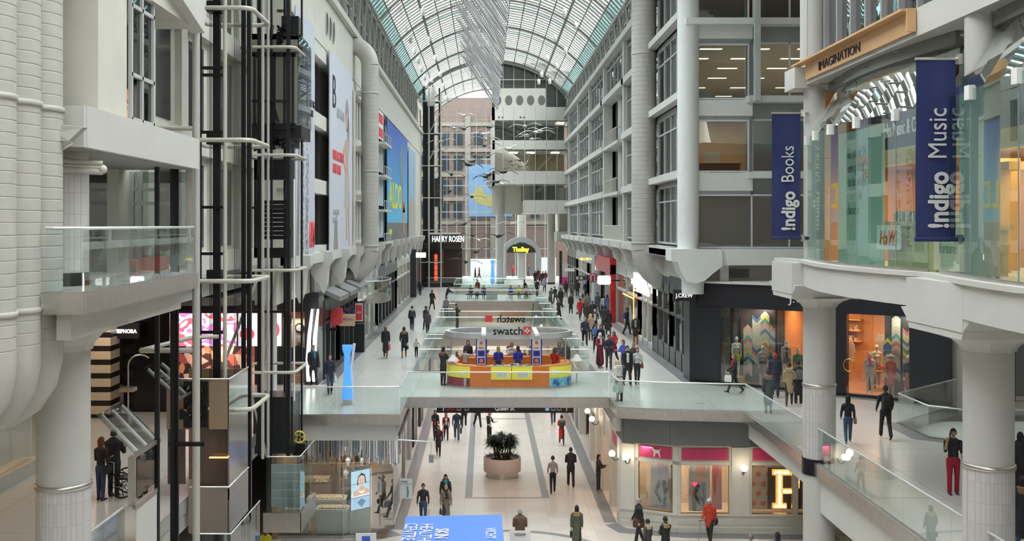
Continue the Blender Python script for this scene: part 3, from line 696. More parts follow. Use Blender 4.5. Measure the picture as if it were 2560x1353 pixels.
def smooth_elbow(t, pts, r, segs=36): MB().tube(pts, r, segs).build('elbow', DUCT, t)
for i, y in enumerate((18.0, 17.1, 16.2)):
    lab = ['ribbed white duct hanging nearest the tiled column on the left', 'middle one of the three hanging ribbed white ducts', 'ribbed white duct at the left picture edge, outermost of three'][i]
    x = -7.78; t, V = duct('ventilation_duct', lab, [(x,y,28),(x,y,10.25)], .445, .2)
    smooth_elbow(t, [(x,y,10.25)]+bend(x-.85, 10.1, .85, 0, -PI/2, y, 4)+[(x-3,y,9.25)], .445)
    collars(t, x, y, .445, (14.4, 11.0, 18))
x, y = -6.62, 60
t, V = duct('wall_duct', 'fat white ribbed duct climbing the left wall beyond the fashion banner', [(x,y,21.6),(x,y,10.9)], .5, .24)
smooth_elbow(t, [(-8.2,y,22.8)]+bend(x-1.2, 21.6, 1.2, PI/2, 0, y, 8), .5); smooth_elbow(t, bend(x-1.5, 10.9, 1.5, 0, -PI/2, y, 6)+[(-8.6,y,9.4)], .5)
collars(t, x, y, .5, (20.0, 15.5, 11.2))
b = MB()
for z in (20.0, 16.8, 14.0, 11.2): b.box(-8, -6.9, y-.15, y+.15, z-.16, z+.16)
b.tube([(-7.4,59,10.8),(-7.4,59,20)], .07, 8).tube([(-7.4,58.6,10.8),(-7.4,58.6,20)], .05, 8); b.build('wall_bracket', CREAM, t)
x, y = 8.95, 58.5
t, V = duct('wall_duct', 'fattest white ribbed duct in front of the right office wall', [(x,y,27.5),(x,y,11.0)], .7, .26)
smooth_elbow(t, bend(x+1.6, 11.0, 1.6, PI, PI*1.5, y, 8)+[(11.6,y,9.4)], .7)
collars(t, x, y, .7, (11.4, 22))

# ================================================================ far end
YE = 150
b = MB(); pts = [(x, YE, z) for x, _, z in arc(YE, -.1)]; base = [(-8.3, YE, Z2), (10.1, YE, Z2)]
b.add([base[0]]+pts+[base[1]], [tuple(range(len(pts)+2))]); struct('wall_end_glass', b, G_END)
b = MB(); FR = mat('end_wall_frame', (.40,.42,.42), .5)
for i in range(14):
    x = -8.3+i*1.415; a = math.asin(max(-1, min(1, (x-RC)/RAD))); zt = RCZ+(RAD-.1)*math.cos(a); b.box(x-.04, x+.04, YE-.1, YE+.02, Z2, zt)
for z in (9, 12.2, 14.3, 16.2, 18.1, 20, 21.9, 23.8, 25.7, 27.6, 29.5): b.box(-8.3, 10.1, YE-.08, YE+.02, z-(.07 if z in (14.3,18.1,21.9,25.7) else .03), z+(.07 if z in (14.3,18.1,21.9,25.7) else .03))
struct('trim_end_frame', b, FR)
b = MB().mat(mat('brick_outside', (.060,.040,.031), .85, var=.15, vs_=1.5)).box(-24, 14, 168, 180, 0, 33).mat(mat('stone_outside', (.085,.075,.062), .85))
for x in (-8.6, -3.2, .9): b.box(x, x+.9, 167.6, 168, 0, 30)
for z in (12.5, 16.3, 20.2, 24.2, 28.4): b.box(-24, 14, 167.7, 168, z, z+.6)
b.mat(mat('dark_pane', (.012,.016,.02), .1))
for z in (13.6, 17.4, 21.3, 25.2):
    for x in (-7.2,-5.0,-1.7,3.0,5.2,7.4,-10.4,-12.6): b.box(x, x+1.4, 167.9, 168.0, z, z+2.3)
b.build('exterior_building', None, kind='structure')
struct('exterior_tower', MB().box(8, 40, 190, 215, 0, 32), mat('far_tower', (.10,.11,.12), .7))
t = thing('billboard', 'blue and yellow advertising billboard on the brick building outside', 'billboard', (0.3, 167.4, 14)); MB().box(-2.6, 4.4, 167.3, 167.5, 13.8, 22.2).build('panel', mat('billboard_blue', (.035,.085,.15), .6), t)
b = MB()
b.slab([(-2.4,167.29,17.2),(-.8,167.29,18.8),(.3,167.29,17),(2.8,167.29,18.2),(4.2,167.29,17.2),(4.2,167.29,14.6),(1.2,167.29,15.2),(-1.2,167.29,15.9)], (0,-.02,0)); b.build('yellow_clothes_print', mat('mustard_print', (.11,.10,.012), .7, var=.2, vs_=2), t)
b = MB().ball((1.6,167.28,19.6), 1.3, 16, (1.1,.02,1.2)); b.build('dark_hair_print', mat('dark_grey_print', (.02,.02,.027), .7), t); MB().ball((2.1,167.25,19.3), .75, 16, (1,.02,1.1)).build('face_print', mat('face_print_dark', (.10,.06,.05), .7), t)
# office block on the right of the far end
YB = 125; EW = mat('end_block_white', (.64,.63,.58), .6, var=.02)
b = MB().mat(EW)
b.box(.9, 10, YB, YB+8, 25.0, 26.6).box(.9, 7.3, YB, YB+8, 26.6, 28.85).box(.9, 10, YB, YB+.3, 21.5, 22.6).box(.9, 10, YB, YB+.3, 17.35, 18.9).box(4.6, 10, YB, YB+.3, 13.8, 15.4)
b.box(.9, 10, YB+.3, YB+8, 17.35, 17.5).box(4.6, 10, YB+.3, YB+8, 13.8, 13.95).box(.9,1.2,YB,YB+8,17.35,28.85).box(.9,10,YB+8,YB+8.3,13.8,28.85)
b.box(.9,10,YB+.3,YB+8,21.5,21.7).box(1.0, 4.6, YB+5, YB+5.3, 13.8, 17.5)
b.mat(mat('porthole_dark', (.16,.155,.14), .4))
for i in range(5):
    x = 1.55+i*1.32; b.add([(x+.44*math.cos(2*PI*k/24), YB-.01, 27.4+.60*math.sin(2*PI*k/24)) for k in range(24)], [tuple(range(24))])
for x in (1.7, 2.15, 4.3, 4.7): b.add([(x+.13*math.cos(2*PI*k/12), YB-.01, 25.35+.13*math.sin(2*PI*k/12)) for k in range(12)], [tuple(range(12))])
b.mat(mat('end_seam', (.30,.30,.28), .6))
for i in range(1, 7): b.box(.9+i*1.3-.015, .9+i*1.3+.015, YB-.012, YB, 13.8 if i > 2 else 17.35, 26.6)
b.build('wall_end_block', None, kind='structure')
b = MB().mat(mat('end_room_dark', (.09,.095,.09), .6)).box(1.2, 10, YB+6, YB+6.1, 22.6, 25).mat(mat('end_room_tan', (.34,.26,.13), .7)).box(1.2, 10, YB+6, YB+6.1, 18.9, 21.5).mat(mat('end_room_brown', (.16,.14,.12), .7)).box(4.6, 10, YB+6, YB+6.1, 15.4, 17.35)
b.build('wall_end_rooms', None, kind='structure')
for k, (x0, z0, z1) in enumerate(((.9,22.6,25),(.9,18.9,21.5),(4.6,15.4,17.35))):
    wn += 1; t = structroot('window_%d' % wn, (5, YB, z0)); MB().box(x0, 10, YB+.05, YB+.06, z0, z1).build('window_glass', G_SHOP, t); f = MB(); x = x0
    while x < 10: f.box(x-.035, x+.035, YB-.02, YB+.08, z0, z1); x += 1.3
    f.build('window_frame', FRAME, t)
struct('ceiling_end_office', MB().box(1.2, 10, YB+.4, YB+6, 21.3, 21.4).box(1.2, 10, YB+.4, YB+6, 24.9, 25), EW)
for x, z in ((3.5,21.27),(5.6,21.27),(8.6,21.27),(9.2,24.87)):
    for y in (126, 127.2, 128.4): copytree(L0, (x, y, z), .5, 'bar of yellow ceiling light in the far end office block', 'ceiling lights in the far block')
struct('wall_end_gable', MB().box(7.3, 10.2, YB+.6, YB+.8, 26.6, 31).box(.9, 7.4, YB+.8, YB+1, 28.85, 32), mat('dark_glazing', (.07,.08,.075), .15))
b = MB()
for i in range(8): b.box(.9+i*1.3-.03, .9+i*1.3+.03, YB+.45, YB+.6, 26.6, 32)
b.box(.9, 10, YB+.45, YB+.6, 29.9, 30.0); struct('trim_end_gable', b, EW)
# black lift tower at the far left corner
b = MB().mat(BLACK)
for x, y in ((-7.3,124),(-6.2,124),(-7.3,126),(-6.2,126),(-5.5,126)): b.box(x-.09, x+.09, y-.09, y+.09, Z2, 29)
b.box(-7.4,-6.3,125.8,126,Z2,27.5)
for z in (8, 11.8, 15.6, 19.4, 23.2, 27): b.box(-7.4, -5.4, 123.9, 124.1, z-.08, z+.08)
t = thing('lift_tower', 'black and white steel lift tower in the far left corner', 'lift', (-6.5, 125, Z2)); b.build('black_frame', None, t)
b = MB().tube([(-6.6,122.6,Z2),(-6.6,122.6,28.6)], .1, 8).tube([(-5.2,123,Z2),(-5.2,123,28)], .1, 8).tube([(-7.6,122.8,Z2),(-7.6,122.8,26)], .08, 8)
for z in (8, 11.8, 15.6, 19.4, 23.2, 27): b.tube([(-7.8,122.6,z),(-5.0,122.6,z)], .06, 6)
for z in (20, 23.2): b.tube([(-6.6,122.6,z),(-5,123,z+3)], .05, 6)
b.build('white_frame', PIPEW, t); MB().box(-6.0,-5.0,124.2,125.6,14.6,18).build('lift_car', BLKP, t)
MB().lathe([(.45,26.6),(.5,27),(.5,28.4),(.3,28.9)], -6.4, 124, 16).build('hoist_drum', mat('white_drum', (.6,.58,.54), .5), t)
# Harry Rosen corner shop
t = thing('shop_sign', 'black box sign with white menswear shop name at the far end', 'sign', (-4.8, 124, 10.1)); MB().box(-6.7, -2.8, 123.9, 124.4, 10.2, 11.3).build('sign_box', BLKP, t)
text('Harry Rosen'.upper(), t, (-6.3, 123.88, 10.42), 1.0, E_WHITE, xs=.58, name='lettering')
MB().box(-6.6,-2.9,123.9,124.3,11.3,11.5).build('hanger', ALU, t)
struct('wall_menswear', MB().box(-8.3, -2.8, 129, 129.3, Z2, 10.2).box(-5.4, -5.0, 124.3, 124.8, Z2, 10.2).box(-8.3,-2.8,124.3,129,9.6,10.2), mat('menswear_dark', (.06,.05,.045), .5))
t = thing('display_shelf', 'red-lit timber shelf unit in the far menswear shop', 'shelf', (-6.2, 126.5, Z2)); MB().box(-6.9, -5.7, 126.6, 126.7, 5.6, 8.9).build('back_panel', em('red_glow', (.75,.10,.05), 1.1), t)
b = MB().box(-5.75,-5.55,126,126.7,5.4,9.0).box(-6.9,-5.6,126,126.7,8.85,9.0)
for k in range(5): b.box(-6.9,-5.7,126.1,126.6,5.6+k*.65,5.66+k*.65)
b.build('shelf', mat('orange_wood', (.62,.30,.10), .5), t)
rail('glass balustrade in front of the far menswear shop', [(-6.9,123.2),(-2.9,123.2)], Z2)
rail('glass balustrade below the far lift tower and shop', [(-3.0,122.4),(3,122.4)], Z2)
struct('wall_end_plinth', MB().box(-7.2,-2.8,123.0,124.3,Z2,Z2+.5), BLACK)
# arched entrance
b = MB().mat(mat('arch_steel', (.33,.36,.37), .4))
q = [(4.9+2.0*math.cos(PI*k/24), 8.2+1.9*math.sin(PI*k/24)) for k in range(25)]; q2 = [(4.9+2.7*math.cos(PI*k/24), 8.2+2.6*math.sin(PI*k/24)) for k in range(25)]
vv = [(x,140,z) for x, z in q]+[(x,140,z) for x, z in q2]+[(x,141.5,z) for x, z in q]+[(x,141.5,z) for x, z in q2]; m0 = 25
b.add(vv, [(i,i+1,m0+i+1,m0+i) for i in range(24)]+[(i,i+1,2*m0+i+1,2*m0+i) for i in range(24)]+[(m0+i,m0+i+1,3*m0+i+1,3*m0+i) for i in range(24)])
b.box(2.2, 2.9, 140, 141.5, Z2, 8.2).box(6.9, 7.6, 140, 141.5, Z2, 8.2); b.build('door_arch', None, kind='structure')
t = thing('shop_sign', 'half-round black sign with yellow department store name over the arch', 'sign', (4.9, 139.9, 8.6)); b = MB(); b.slab([(4.9+1.95*math.cos(PI*k/24), 139.95, 8.7+1.25*math.sin(PI*k/24)) for k in range(25)], (0,.1,0)); b.build('sign_board', BLKP, t)
text('TheBay', t, (3.75, 139.93, 8.85), .85, em('yellow_letters', (1,.85,.02), 2.2), xs=.85, name='lettering', bold=.03)
struct('floor_outer_street', MB().box(2.9, 6.9, 141.5, 149.5, Z2, Z2+.02), mat('pale_floor', (.7,.72,.70), .3))
struct('trim_glass_lobby', MB().box(-2,2.5,146,146.1,Z2,Z2+2.6).box(7.6,10,146,146.1,Z2,Z2+2.8), mat('daylight_white_pane', (.85,.87,.88), .4, var=0))  # white colour stands in for bright daylight behind the lobby glass
# wide ledge running to the right wall
struct('wall_end_side', MB().box(8.6, 10.4, 124, 131, 10.4, 11.6).box(9.2, 10.4, 128, 148, 11.6, 17), mat('grey_beige_concrete', (.42,.41,.37), .7))  # one even concrete tone, darker than the cream walls
# ================================================================ near left: gallery, concrete frame
fp = [(-17.5,18.65),(-7.3,18.65),(-7.3,17.2),(-6.62,17.2),(-6.82,24.6),(-7.4,25.6),(-17.5,25.6)]
slab('floor_gallery_left', fp, Z3, .32)
struct('ceiling_gallery_left', MB().prism([(-17.5,18.75),(-7.3,18.75),(-7.25,17.6),(-7.0,17.6),(-7.1,24.3),(-7.6,25.4),(-17.5,25.4)], 10.45, 10.92), WHITE)
fascia('trim_fascia_gallery', [(-7.3,17.19),(-6.61,17.19),(-6.8,24.6),(-7.4,25.6)], Z3, .34)
rail('glass balustrade of the upper left gallery beside the hanging ducts', [(-7.28,17.26),(-6.68,17.26),(-6.87,24.5)], Z3, pane=1.1)
struct('floor_gallery_back', MB().box(-17.5,-9.4,25.6,48,10,10.9), WHITE)
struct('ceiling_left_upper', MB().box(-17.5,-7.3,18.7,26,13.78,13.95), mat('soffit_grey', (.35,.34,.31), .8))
b = MB().box(-7.6, -7.15, 18.7, 26, 13.8, 14.55).box(-17.5,-7.17,18.6,18.72,13.8,14.54)
struct('wall_left_beam', b, WHITE)
b = MB().box(-8.6, -8.3, 18.7, 21.4, 14.5, 18).box(-8.2,-7.95,18.7,19.6,14.5,18).box(-8.7, -8.0, 18.3, 18.75, 14.5, 22).box(-8.6,-7.4,19.9,21.5,14.5,22).box(-8.6,-8.3,21.4,26,17.1,22).box(-8.6,-7.25,22.7,26,17.3,23)
b.box(-8.6,-7.2,18.7,26,18.0,23.2)
struct('wall_left_near', b, CREAM)
b = MB().slab([(-7.35,21.6,18.2),(-7.35,26,17.2),(-7.35,26,19),(-7.35,18.7,19),(-7.35,18.7,18.2)], (.35,0,0)); struct('trim_left_hood', b, WHITE)
struct('wall_left_back', MB().box(-9.3, -9.0, 25.6, 40.2, 10.8, 23.4), CREAM)
b = MB().mat(CREAM)
for z in (11.2, 14.9, 18.6, 22.3): b.box(-9.0, -8.75, 25.6, 40.2, z-.35, z+.35)
for y in (27.5, 30.5, 34, 37.5, 39.8): b.box(-9.0,-8.8,y-.3,y+.3,10.8,23.4)
b.mat(mat('dark_window', (.06,.06,.06), .12))
for z in (11.7, 15.4, 19.1):
    for y in (28.1, 31.6, 35.2): b.box(-9.0, -8.97, y, y+1.6, z, z+2.6)
b.build('trim_left_frame', None, kind='structure')
# window of the near concrete wall (upper) and glazed lobby under the beam
wn += 1; t = structroot('window_%d' % wn, (-7.4, 22.4, 14.6)); MB().box(-7.42,-7.4,21.65,23.15,14.6,17.6).build('window_glass', glass('dark_tinted_glass', (.35,.36,.34), .10), t)
f = MB()
for y in (21.68, 22.35, 23.1): f.box(-7.42,-7.34,y-.04,y+.04,14.6,17.6)
for z in (14.62, 15.55, 17.0): f.box(-7.42,-7.34,21.65,23.15,z-.04,z+.04)
f.build('window_frame', FRAME, t); MB().box(-8.2,-8.1,21.4,23.4,14.5,18).build('window_blind', mat('brown_room', (.15,.10,.07), .8), t)
t = thing('wall_lamp', 'lit honeycomb lamp seen through the upper left window', 'lamp', (-7.6, 22.4, 14.7)); MB().box(-7.7,-7.6,21.8,23.0,14.7,15.3).build('shade', mottled('honeycomb_glow', [(.6,.25,.12),(1,.55,.35),(.4,.15,.08)], 14, emit=.6, kind='cell'), t)
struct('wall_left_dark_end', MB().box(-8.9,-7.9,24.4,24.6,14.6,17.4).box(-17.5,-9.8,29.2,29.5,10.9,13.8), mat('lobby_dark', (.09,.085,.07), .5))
wn += 1; t = structroot('window_%d' % wn, (-8.6, 26, Z3)); f = MB(); yy = 26.4
MB().box(-10.4,-7.35,yy,yy+.02,Z3,13.75).build('window_glass', glass('lobby_glass', (.62,.66,.64), .09), t)
for x in (-10.2,-8.95,-8.75,-7.9,-7.45): f.box(x-.05, x+.05, yy-.06, yy+.06, Z3, 13.75)
for z in (13.3, 12.95, 12.2, 12.1): f.box(-10.2, -7.9, yy-.04, yy+.04, z-.04, z+.04)
f.build('window_frame', FRAME, t)
struct('wall_lobby_pier', MB().box(-7.45,-7.3,25.9,26.5,Z3-.3,13.8), STEEL)
t = thing('floodlight', 'grey angular floodlight bracketed to the concrete beam by the ducts', 'lamp', (-7.0, 17.8, 13.9)); b = MB()
b.slab([(-7.42,18.0,14.0),(-7.38,18.0,14.14),(-7.0,18.1,14.1),(-7.12,18.0,13.94),(-7.2,18.0,13.86),(-7.38,18.0,13.86)], (0,.25,.02)); b.build('housing', mat('lamp_grey', (.42,.42,.38), .5), t)
MB().tube([(-7.38,18.1,13.9),(-7.38,18.1,13.7),(-7.38,18.6,13.85)], .02, 6).build('bracket', PIPEW, t)
t = thing('ceiling_pipe', 'short horizontal painted pipes under the soffit atop the tiled column', 'pipe', (-7.8, 19.4, 13.5)); b = MB()
for z, r in ((13.62,.05),(13.54,.04),(13.46,.06)): b.tube([(-8.3,19.2,z),(-7.2,19.6,z-.06)], r, 8)
b.build('pipe_run', PIPEW, t); MB().ball((-7.2,19.6,13.45), .09, 10).build('end_cap', PIPEW, t)
# shop front glimpsed at the lower left, below the ducts
t = structroot('window_%d' % (wn+1), (-12.6, 24, 5.4)); wn += 1
struct('wall_lower_left_shop', MB().box(-13.9,-13.3,19,31.2,Z2,5.45).box(-13.9,-13.3,19,31.2,8.9,10.4).box(-13.9,-13.25,25.6,26.2,Z2,10.4), WHITE)
MB().box(-13.5,-13.48,19,31,5.45,8.9).build('window_glass', G_SHOP, t)
struct('wall_lower_left_lit', MB().box(-15.2,-15,18,31.2,Z2,9), mat('orange_wall', (.80,.42,.18), .7))
lamp((-14.3, 26, 8.8), 1.2, 170, (1,.62,.30), sy=8)

# ================================================================ glass lifts
LA = thing('lift_shaft', 'nearer open lift shaft with black rails and pale bent pipe rings', 'lift', (-7.3, 29, 0))
b = MB()
for x, y, w_ in ((-7.98,29,.13),(-7.52,29.2,.19),(-7.72,29.8,.09),(-7.12,30.7,.11),(-6.95,30.7,.12)): b.box(x-w_/2, x+w_/2, y-.08, y+.08, 0.3, 27.5)
b.build('black_rail', BLACK, LA)
b = MB()
for x, y, r in ((-7.22,28.9,.055),(-7.02,30.9,.05),(-7.9,30.6,.05)): b.tube([(x,y,0),(x,y,27.5)], r, 10)
b.build('white_post', PIPEW, LA)
MB().tube([(-7.3,26.3,0),(-7.3,26.3,27.5)], .095, 14).build('thick_post', PIPEG, LA)
for x in (-7.8,-7.76,-7.69,-7.64,-7.1,-7.05,-7.0,-6.95): MB().tube([(x,29.5,8),(x,29.5,27.5)], .009, 4).build('cable', BLACK, LA)
def ringpts(x0, x1, y0, y1, z, r=.18):
    P = []
    for cx, cy_, a in ((x1-r,y0+r,-PI/2),(x1-r,y1-r,0),(x0+r,y1-r,PI/2),(x0+r,y0+r,PI)):
        P += [(cx+r*math.cos(a+PI/2*i/4), cy_+r*math.sin(a+PI/2*i/4), z) for i in range(5)]
    return P
for z in (22.1, 18.4, 14.75, 10.85, 7.3): MB().tube(ringpts(-8.3,-6.45,28.7,31.2,z,.3), .065, 8, closed=True).build('pipe_ring', PIPEW, LA)
for z in (20.2, 16.8, 16.6, 15.0, 12.9, 11.6, 9.4): MB().box(-8.05,-7.3,29.05,29.2,z-.04,z+.04).build('cross_arm', BLACK, LA)
for z in (18.6, 14.9, 11.1): MB().box(-7.75,-7.35,28.95,29.35,z-.25,z+.05).build('guide_bracket', BLACK, LA)
for a, c in (((-8.2,31.2,7.3),(-6.8,31.2,10.85)),): MB().bar(a, c, .08).build('brace', PIPEG, LA)
MB().tube([(-8.3,26.3,14.85),(-7.3,26.3,14.85)], .06, 8).build('wall_arm', PIPEW, LA)
MB().tube([(-8.7,26.3,9.23),(-7.35,26.3,9.23)], .07, 8).tube([(-8.7,26.3,9.23),(-8.1,28.6,9.3),(-7.4,28.9,9.3)], .06, 8).build('bent_arm', PIPEW, LA)
b = MB()
for x, y in ((-7.78,24.7),(-7.68,25.6),(-7.62,25.7),(-7.5,26.9)): b.box(x-.05, x+.05, y-.05, y+.05, 0, 13.8)
b.build('lobby_rail', BLACK, LA); MB().box(-7.8,-6.9,25.6,25.7,6.95,7.05).build('cross_arm', BLACK, LA)
# car of the nearer lift, stopped at the upper floor
car = thing('lift_car', 'steel lift car with tan panels stopped at the lower end of the nearer shaft', 'lift', (-7.7, 29, 4.1))
TAN = mat('tan_car_panel', (.34,.25,.165), .35, .3); BRN = mat('brown_tinted_panel', (.10,.075,.06), .15, .2)
b = MB().box(-8.57,-7.98,28,28.05,6.9,8.24).box(-7.42,-6.9,28,28.05,6.9,8.24); b.build('front_panel', TAN, car)
MB().box(-6.92,-6.88,28,30.2,5.0,8.26).build('side_panel', mat('mirror_steel', (.62,.60,.58), .10, 1.0, var=.06, vs_=3), car)
b = MB().box(-8.57,-8.1,28.1,28.15,5.4,6.9).box(-7.9,-6.9,28.1,28.15,4.9,6.9); b.build('tinted_panel', BRN, car)
MB().box(-7.4,-6.9,27.9,27.98,6.14,6.17).build('light_strip', em('orange_strip', (1,.45,.15), 1.5), car)
b = MB().box(-7.98,-6.9,28.0,28.06,4.1,5.35); b.build('lower_panel', mat('steel_tan', (.42,.36,.31), .3, .6), car)
MB().slab([(-6.92,28,4.1),(-6.92,30.2,4.1),(-6.92,30.2,5.3),(-6.92,28,5.3)], (.05,0,0)).build('lower_side_panel', STEEL, car)
MB().box(-8.57,-6.95,30.1,30.2,4.1,8.24).build('rear_panel', TAN, car)
MB().tube([(-7.95,27.95,5.36),(-6.88,27.95,5.36),(-6.86,30.2,5.36)], .025, 6).build('lower_trim', RAIL, car); MB().tube([(-8.57,27.98,8.26),(-6.88,27.98,8.26),(-6.87,30.2,8.28)], .02, 6).build('top_trim', RAIL, car)
b = MB()
for i in range(26):
    x = R.uniform(-8.05,-7.5); z = R.uniform(7.1,8.1); b.bar((x,27.85,z),(x+R.uniform(-.15,.15),27.95,z+R.uniform(-.15,.15)), .03)
b.box(-8.1,-7.45,27.95,28,6.95,8.2).ball((-7.8,27.8,7.5), .16, 10).box(-8.25,-7.9,27.8,27.95,7.2,7.45); b.build('machinery', BLACK, car)
b = MB()
for i in range(8):
    x = R.uniform(-8.0,-7.55); z = R.uniform(7.2,8.0); b.bar((x,27.8,z),(x+R.uniform(-.1,.1),27.82,z+R.uniform(-.1,.1)), .02)
b.build('machine_trim', RAIL, car)
def glassbox(name, lab, pts, z0, z1, floor=None):
    t = thing(name, lab, 'enclosure', (*pts[0], z0)); g = MB(); s = MB()
    for p, q in zip(pts, pts[1:]):
        p = Vector(p); q = Vector(q); d = (q-p).normalized(); o = Vector((-d.y,d.x))*.008
        g.slab([(p.x-o.x,p.y-o.y,z0),(q.x-o.x,q.y-o.y,z0),(q.x-o.x,q.y-o.y,z1),(p.x-o.x,p.y-o.y,z1)], (2*o.x,2*o.y,0))
    g.build('glass_pane', G_RAIL, t); s.tube([(*p, z1) for p in pts], .02, 6); s.build('top_trim', RAIL, t)
    for p in pts: pass
    return t
glassbox('glass_enclosure', 'glass enclosure at the foot of the nearer lift, bottom edge', [(-7.5,26.6),(-6.5,26.6),(-6.45,29.8)], .0, 4.5)
t = glassbox('glass_enclosure', 'pale green glass box with steel base hung below the farther lift', [(-7.5,35.7),(-6.35,35.7),(-6.3,38.4)], 2.5, 4.45)
b = MB().box(-7.6,-6.3,35.65,35.75,1.85,2.52).slab([(-6.33,35.65,1.85),(-6.28,38.4,1.85),(-6.28,38.4,2.52),(-6.33,35.65,2.52)], (.04,0,0)); b.build('steel_base', STEEL, t)
b = MB().box(-7.5,-6.35,36.5,36.55,2.5,4.0)
for z in (2.8,3.1,3.4,3.7): b.box(-7.4,-6.5,36.3,36.35,z,z+.06)
b.build('machine_frame', mat('pale_machinery', (.35,.40,.40), .5), t)
t = thing('pulley_wheel', 'yellow spoked pulley wheel beside the farther lift pit', 'wheel', (-6.55, 37.2, 4.4)); b = MB(); cx, cyy, cz = -6.6, 37.0, 4.86
b.tube([(cx+.2*math.cos(a), cyy, cz+.2*math.sin(a)) for a in [2*PI*k/20 for k in range(20)]], .03, 6, closed=True); b.build('rim', mat('yellow_paint', (.75,.62,.05), .4), t)
b = MB()
for k in range(5): a = 2*PI*k/5; b.bar((cx,cyy,cz),(cx+.19*math.cos(a),cyy,cz+.19*math.sin(a)), .03)
b.build('spoke', MATS['yellow_paint'], t); MB().tube([(cx,cyy-.04,cz),(cx,cyy+.04,cz)], .05, 8).build('hub', BLACK, t)
MB().box(cx-.25,cx+.2,37.05,37.3,4.2,4.6).bar((cx,37.1,4.86),(cx-.18,37.1,4.5),.03).build('mount', BLACK, t)

LB = thing('lift_shaft', 'farther open lift shaft with black rails in front of the lilac banner', 'lift', (-7.4, 36, 0)); b = MB()
for x, y, w_ in ((-7.8,36,.12),(-7.42,36.2,.06),(-7.3,38,.08),(-6.8,36,.13),(-6.72,38.2,.06),(-6.92,37,.05)): b.box(x-w_/2, x+w_/2, y-.07, y+.07, 4.4, 27.5)
b.build('black_rail', BLACK, LB)
b = MB()
for x, y, r in ((-7.6,35.6,.055),(-7.45,35.75,.05),(-8.1,38,.05)): b.tube([(x,y,4.4),(x,y,27.5)], r, 10)
b.build('grey_post', PIPEG, LB); MB().tube([(-6.62,36.1,6.3),(-6.62,36.1,14)], .035, 8).build('white_post', WPR, LB)
for z in (22.2, 18.5, 14.8, 10.85, 7.35): MB().tube(ringpts(-8.4,-6.5,35.6,38,z,.25), .055, 8, closed=True).build('pipe_ring', PIPEW, LB)
for z in (16.7, 13.0, 9.4): MB().box(-8.1,-6.8,36,36.08,z-.04,z+.04).build('cross_arm', BLACK, LB)
for a, c in (((-7.9,36.5,7.4),(-7.3,36.5,11)),((-7.75,36.5,7.4),(-7.25,36.5,10.9)),((-8.1,36,6.6),(-7.55,36,4.4))): MB().bar(a, c, .07).build('brace', PIPEG, LB)
MB().box(-8.15,-6.75,36.6,38,4.35,6.35).build('pit_box', BLKP, LB)
for z in (9.0, 12): MB().box(-6.9,-6.7,35.9,36.1,z,z+.3).build('guide_bracket', BLACK, LB)
car = thing('lift_car', 'smoky lift car with glass side high in the farther shaft', 'lift', (-7.3, 37, 15.4))
CARP = mat('dark_car_panel', (.27,.255,.22), .35, .2)
MB().box(-8.15,-6.55,36.4,36.5,15.9,19.1).build('front_panel', CARP, car)
b = MB()
for x in (-8.05,-7.75,-7.35,-7.0,-6.7): b.box(x-.035,x+.035,36.3,36.4,15.9,18.4)
b.box(-8.2,-6.6,36.3,36.4,15.75,15.95).box(-8.2,-6.6,36.3,36.4,18.3,18.45); b.bar((-7.9,36.3,16),(-7.7,36.3,16.5),.07).bar((-7.2,36.3,16),(-7.35,36.3,16.5),.07); b.build('black_frame', BLACK, car)
MB().slab([(-6.55,36.4,15.9),(-6.42,38.3,15.9),(-6.42,38.3,18.9),(-6.55,36.4,19.1)], (.03,0,0)).build('glass_side', glass('car_glass', (.62,.65,.66), .22), car)
b = MB().box(-8.15,-6.42,36.4,38.3,15.45,15.9).box(-8.0,-6.8,36.5,38.2,15.2,15.45); b.build('car_floor', BLACK, car); MB().box(-8.15,-6.5,36.4,38.3,18.9,19.1).build('car_roof', BLACK, car)
b = MB()
for i in range(22): x = R.uniform(-7.9,-6.8); b.bar((x,36.3,14.95+R.random()*.5),(x+R.uniform(-.3,.3),36.4,15.0+R.random()*.5), .07)
b.build('machinery', BLACK, car); b = MB()
for i in range(12): x = R.uniform(-7.5,-6.9); b.bar((x,36.2,18.7+R.random()*.8),(x+R.uniform(-.2,.2),36.4,18.7+R.random()*.8), .08)
b.box(-7.1,-6.5,36.3,36.7,19.0,19.7); b.build('machinery', BLACK, car)
cw = thing('counterweight', 'black louvred lift counterweight frame below the farther car', 'counterweight', (-7.4, 36.9, 11.2))
b = MB().box(-8.1,-6.85,36.5,37,14.0,14.7).box(-8.1,-6.85,36.5,37,11.25,11.6).box(-8.1,-8.0,36.5,37,11.25,14.7).box(-6.95,-6.8,36.5,37,11.25,14.7); b.build('frame', BLACK, cw)
b = MB()
for i in range(9): b.box(-8.05,-6.9,36.55,36.95,11.9+i*.155,12.03+i*.155)
b.build('weight_plate', BLACK, cw)
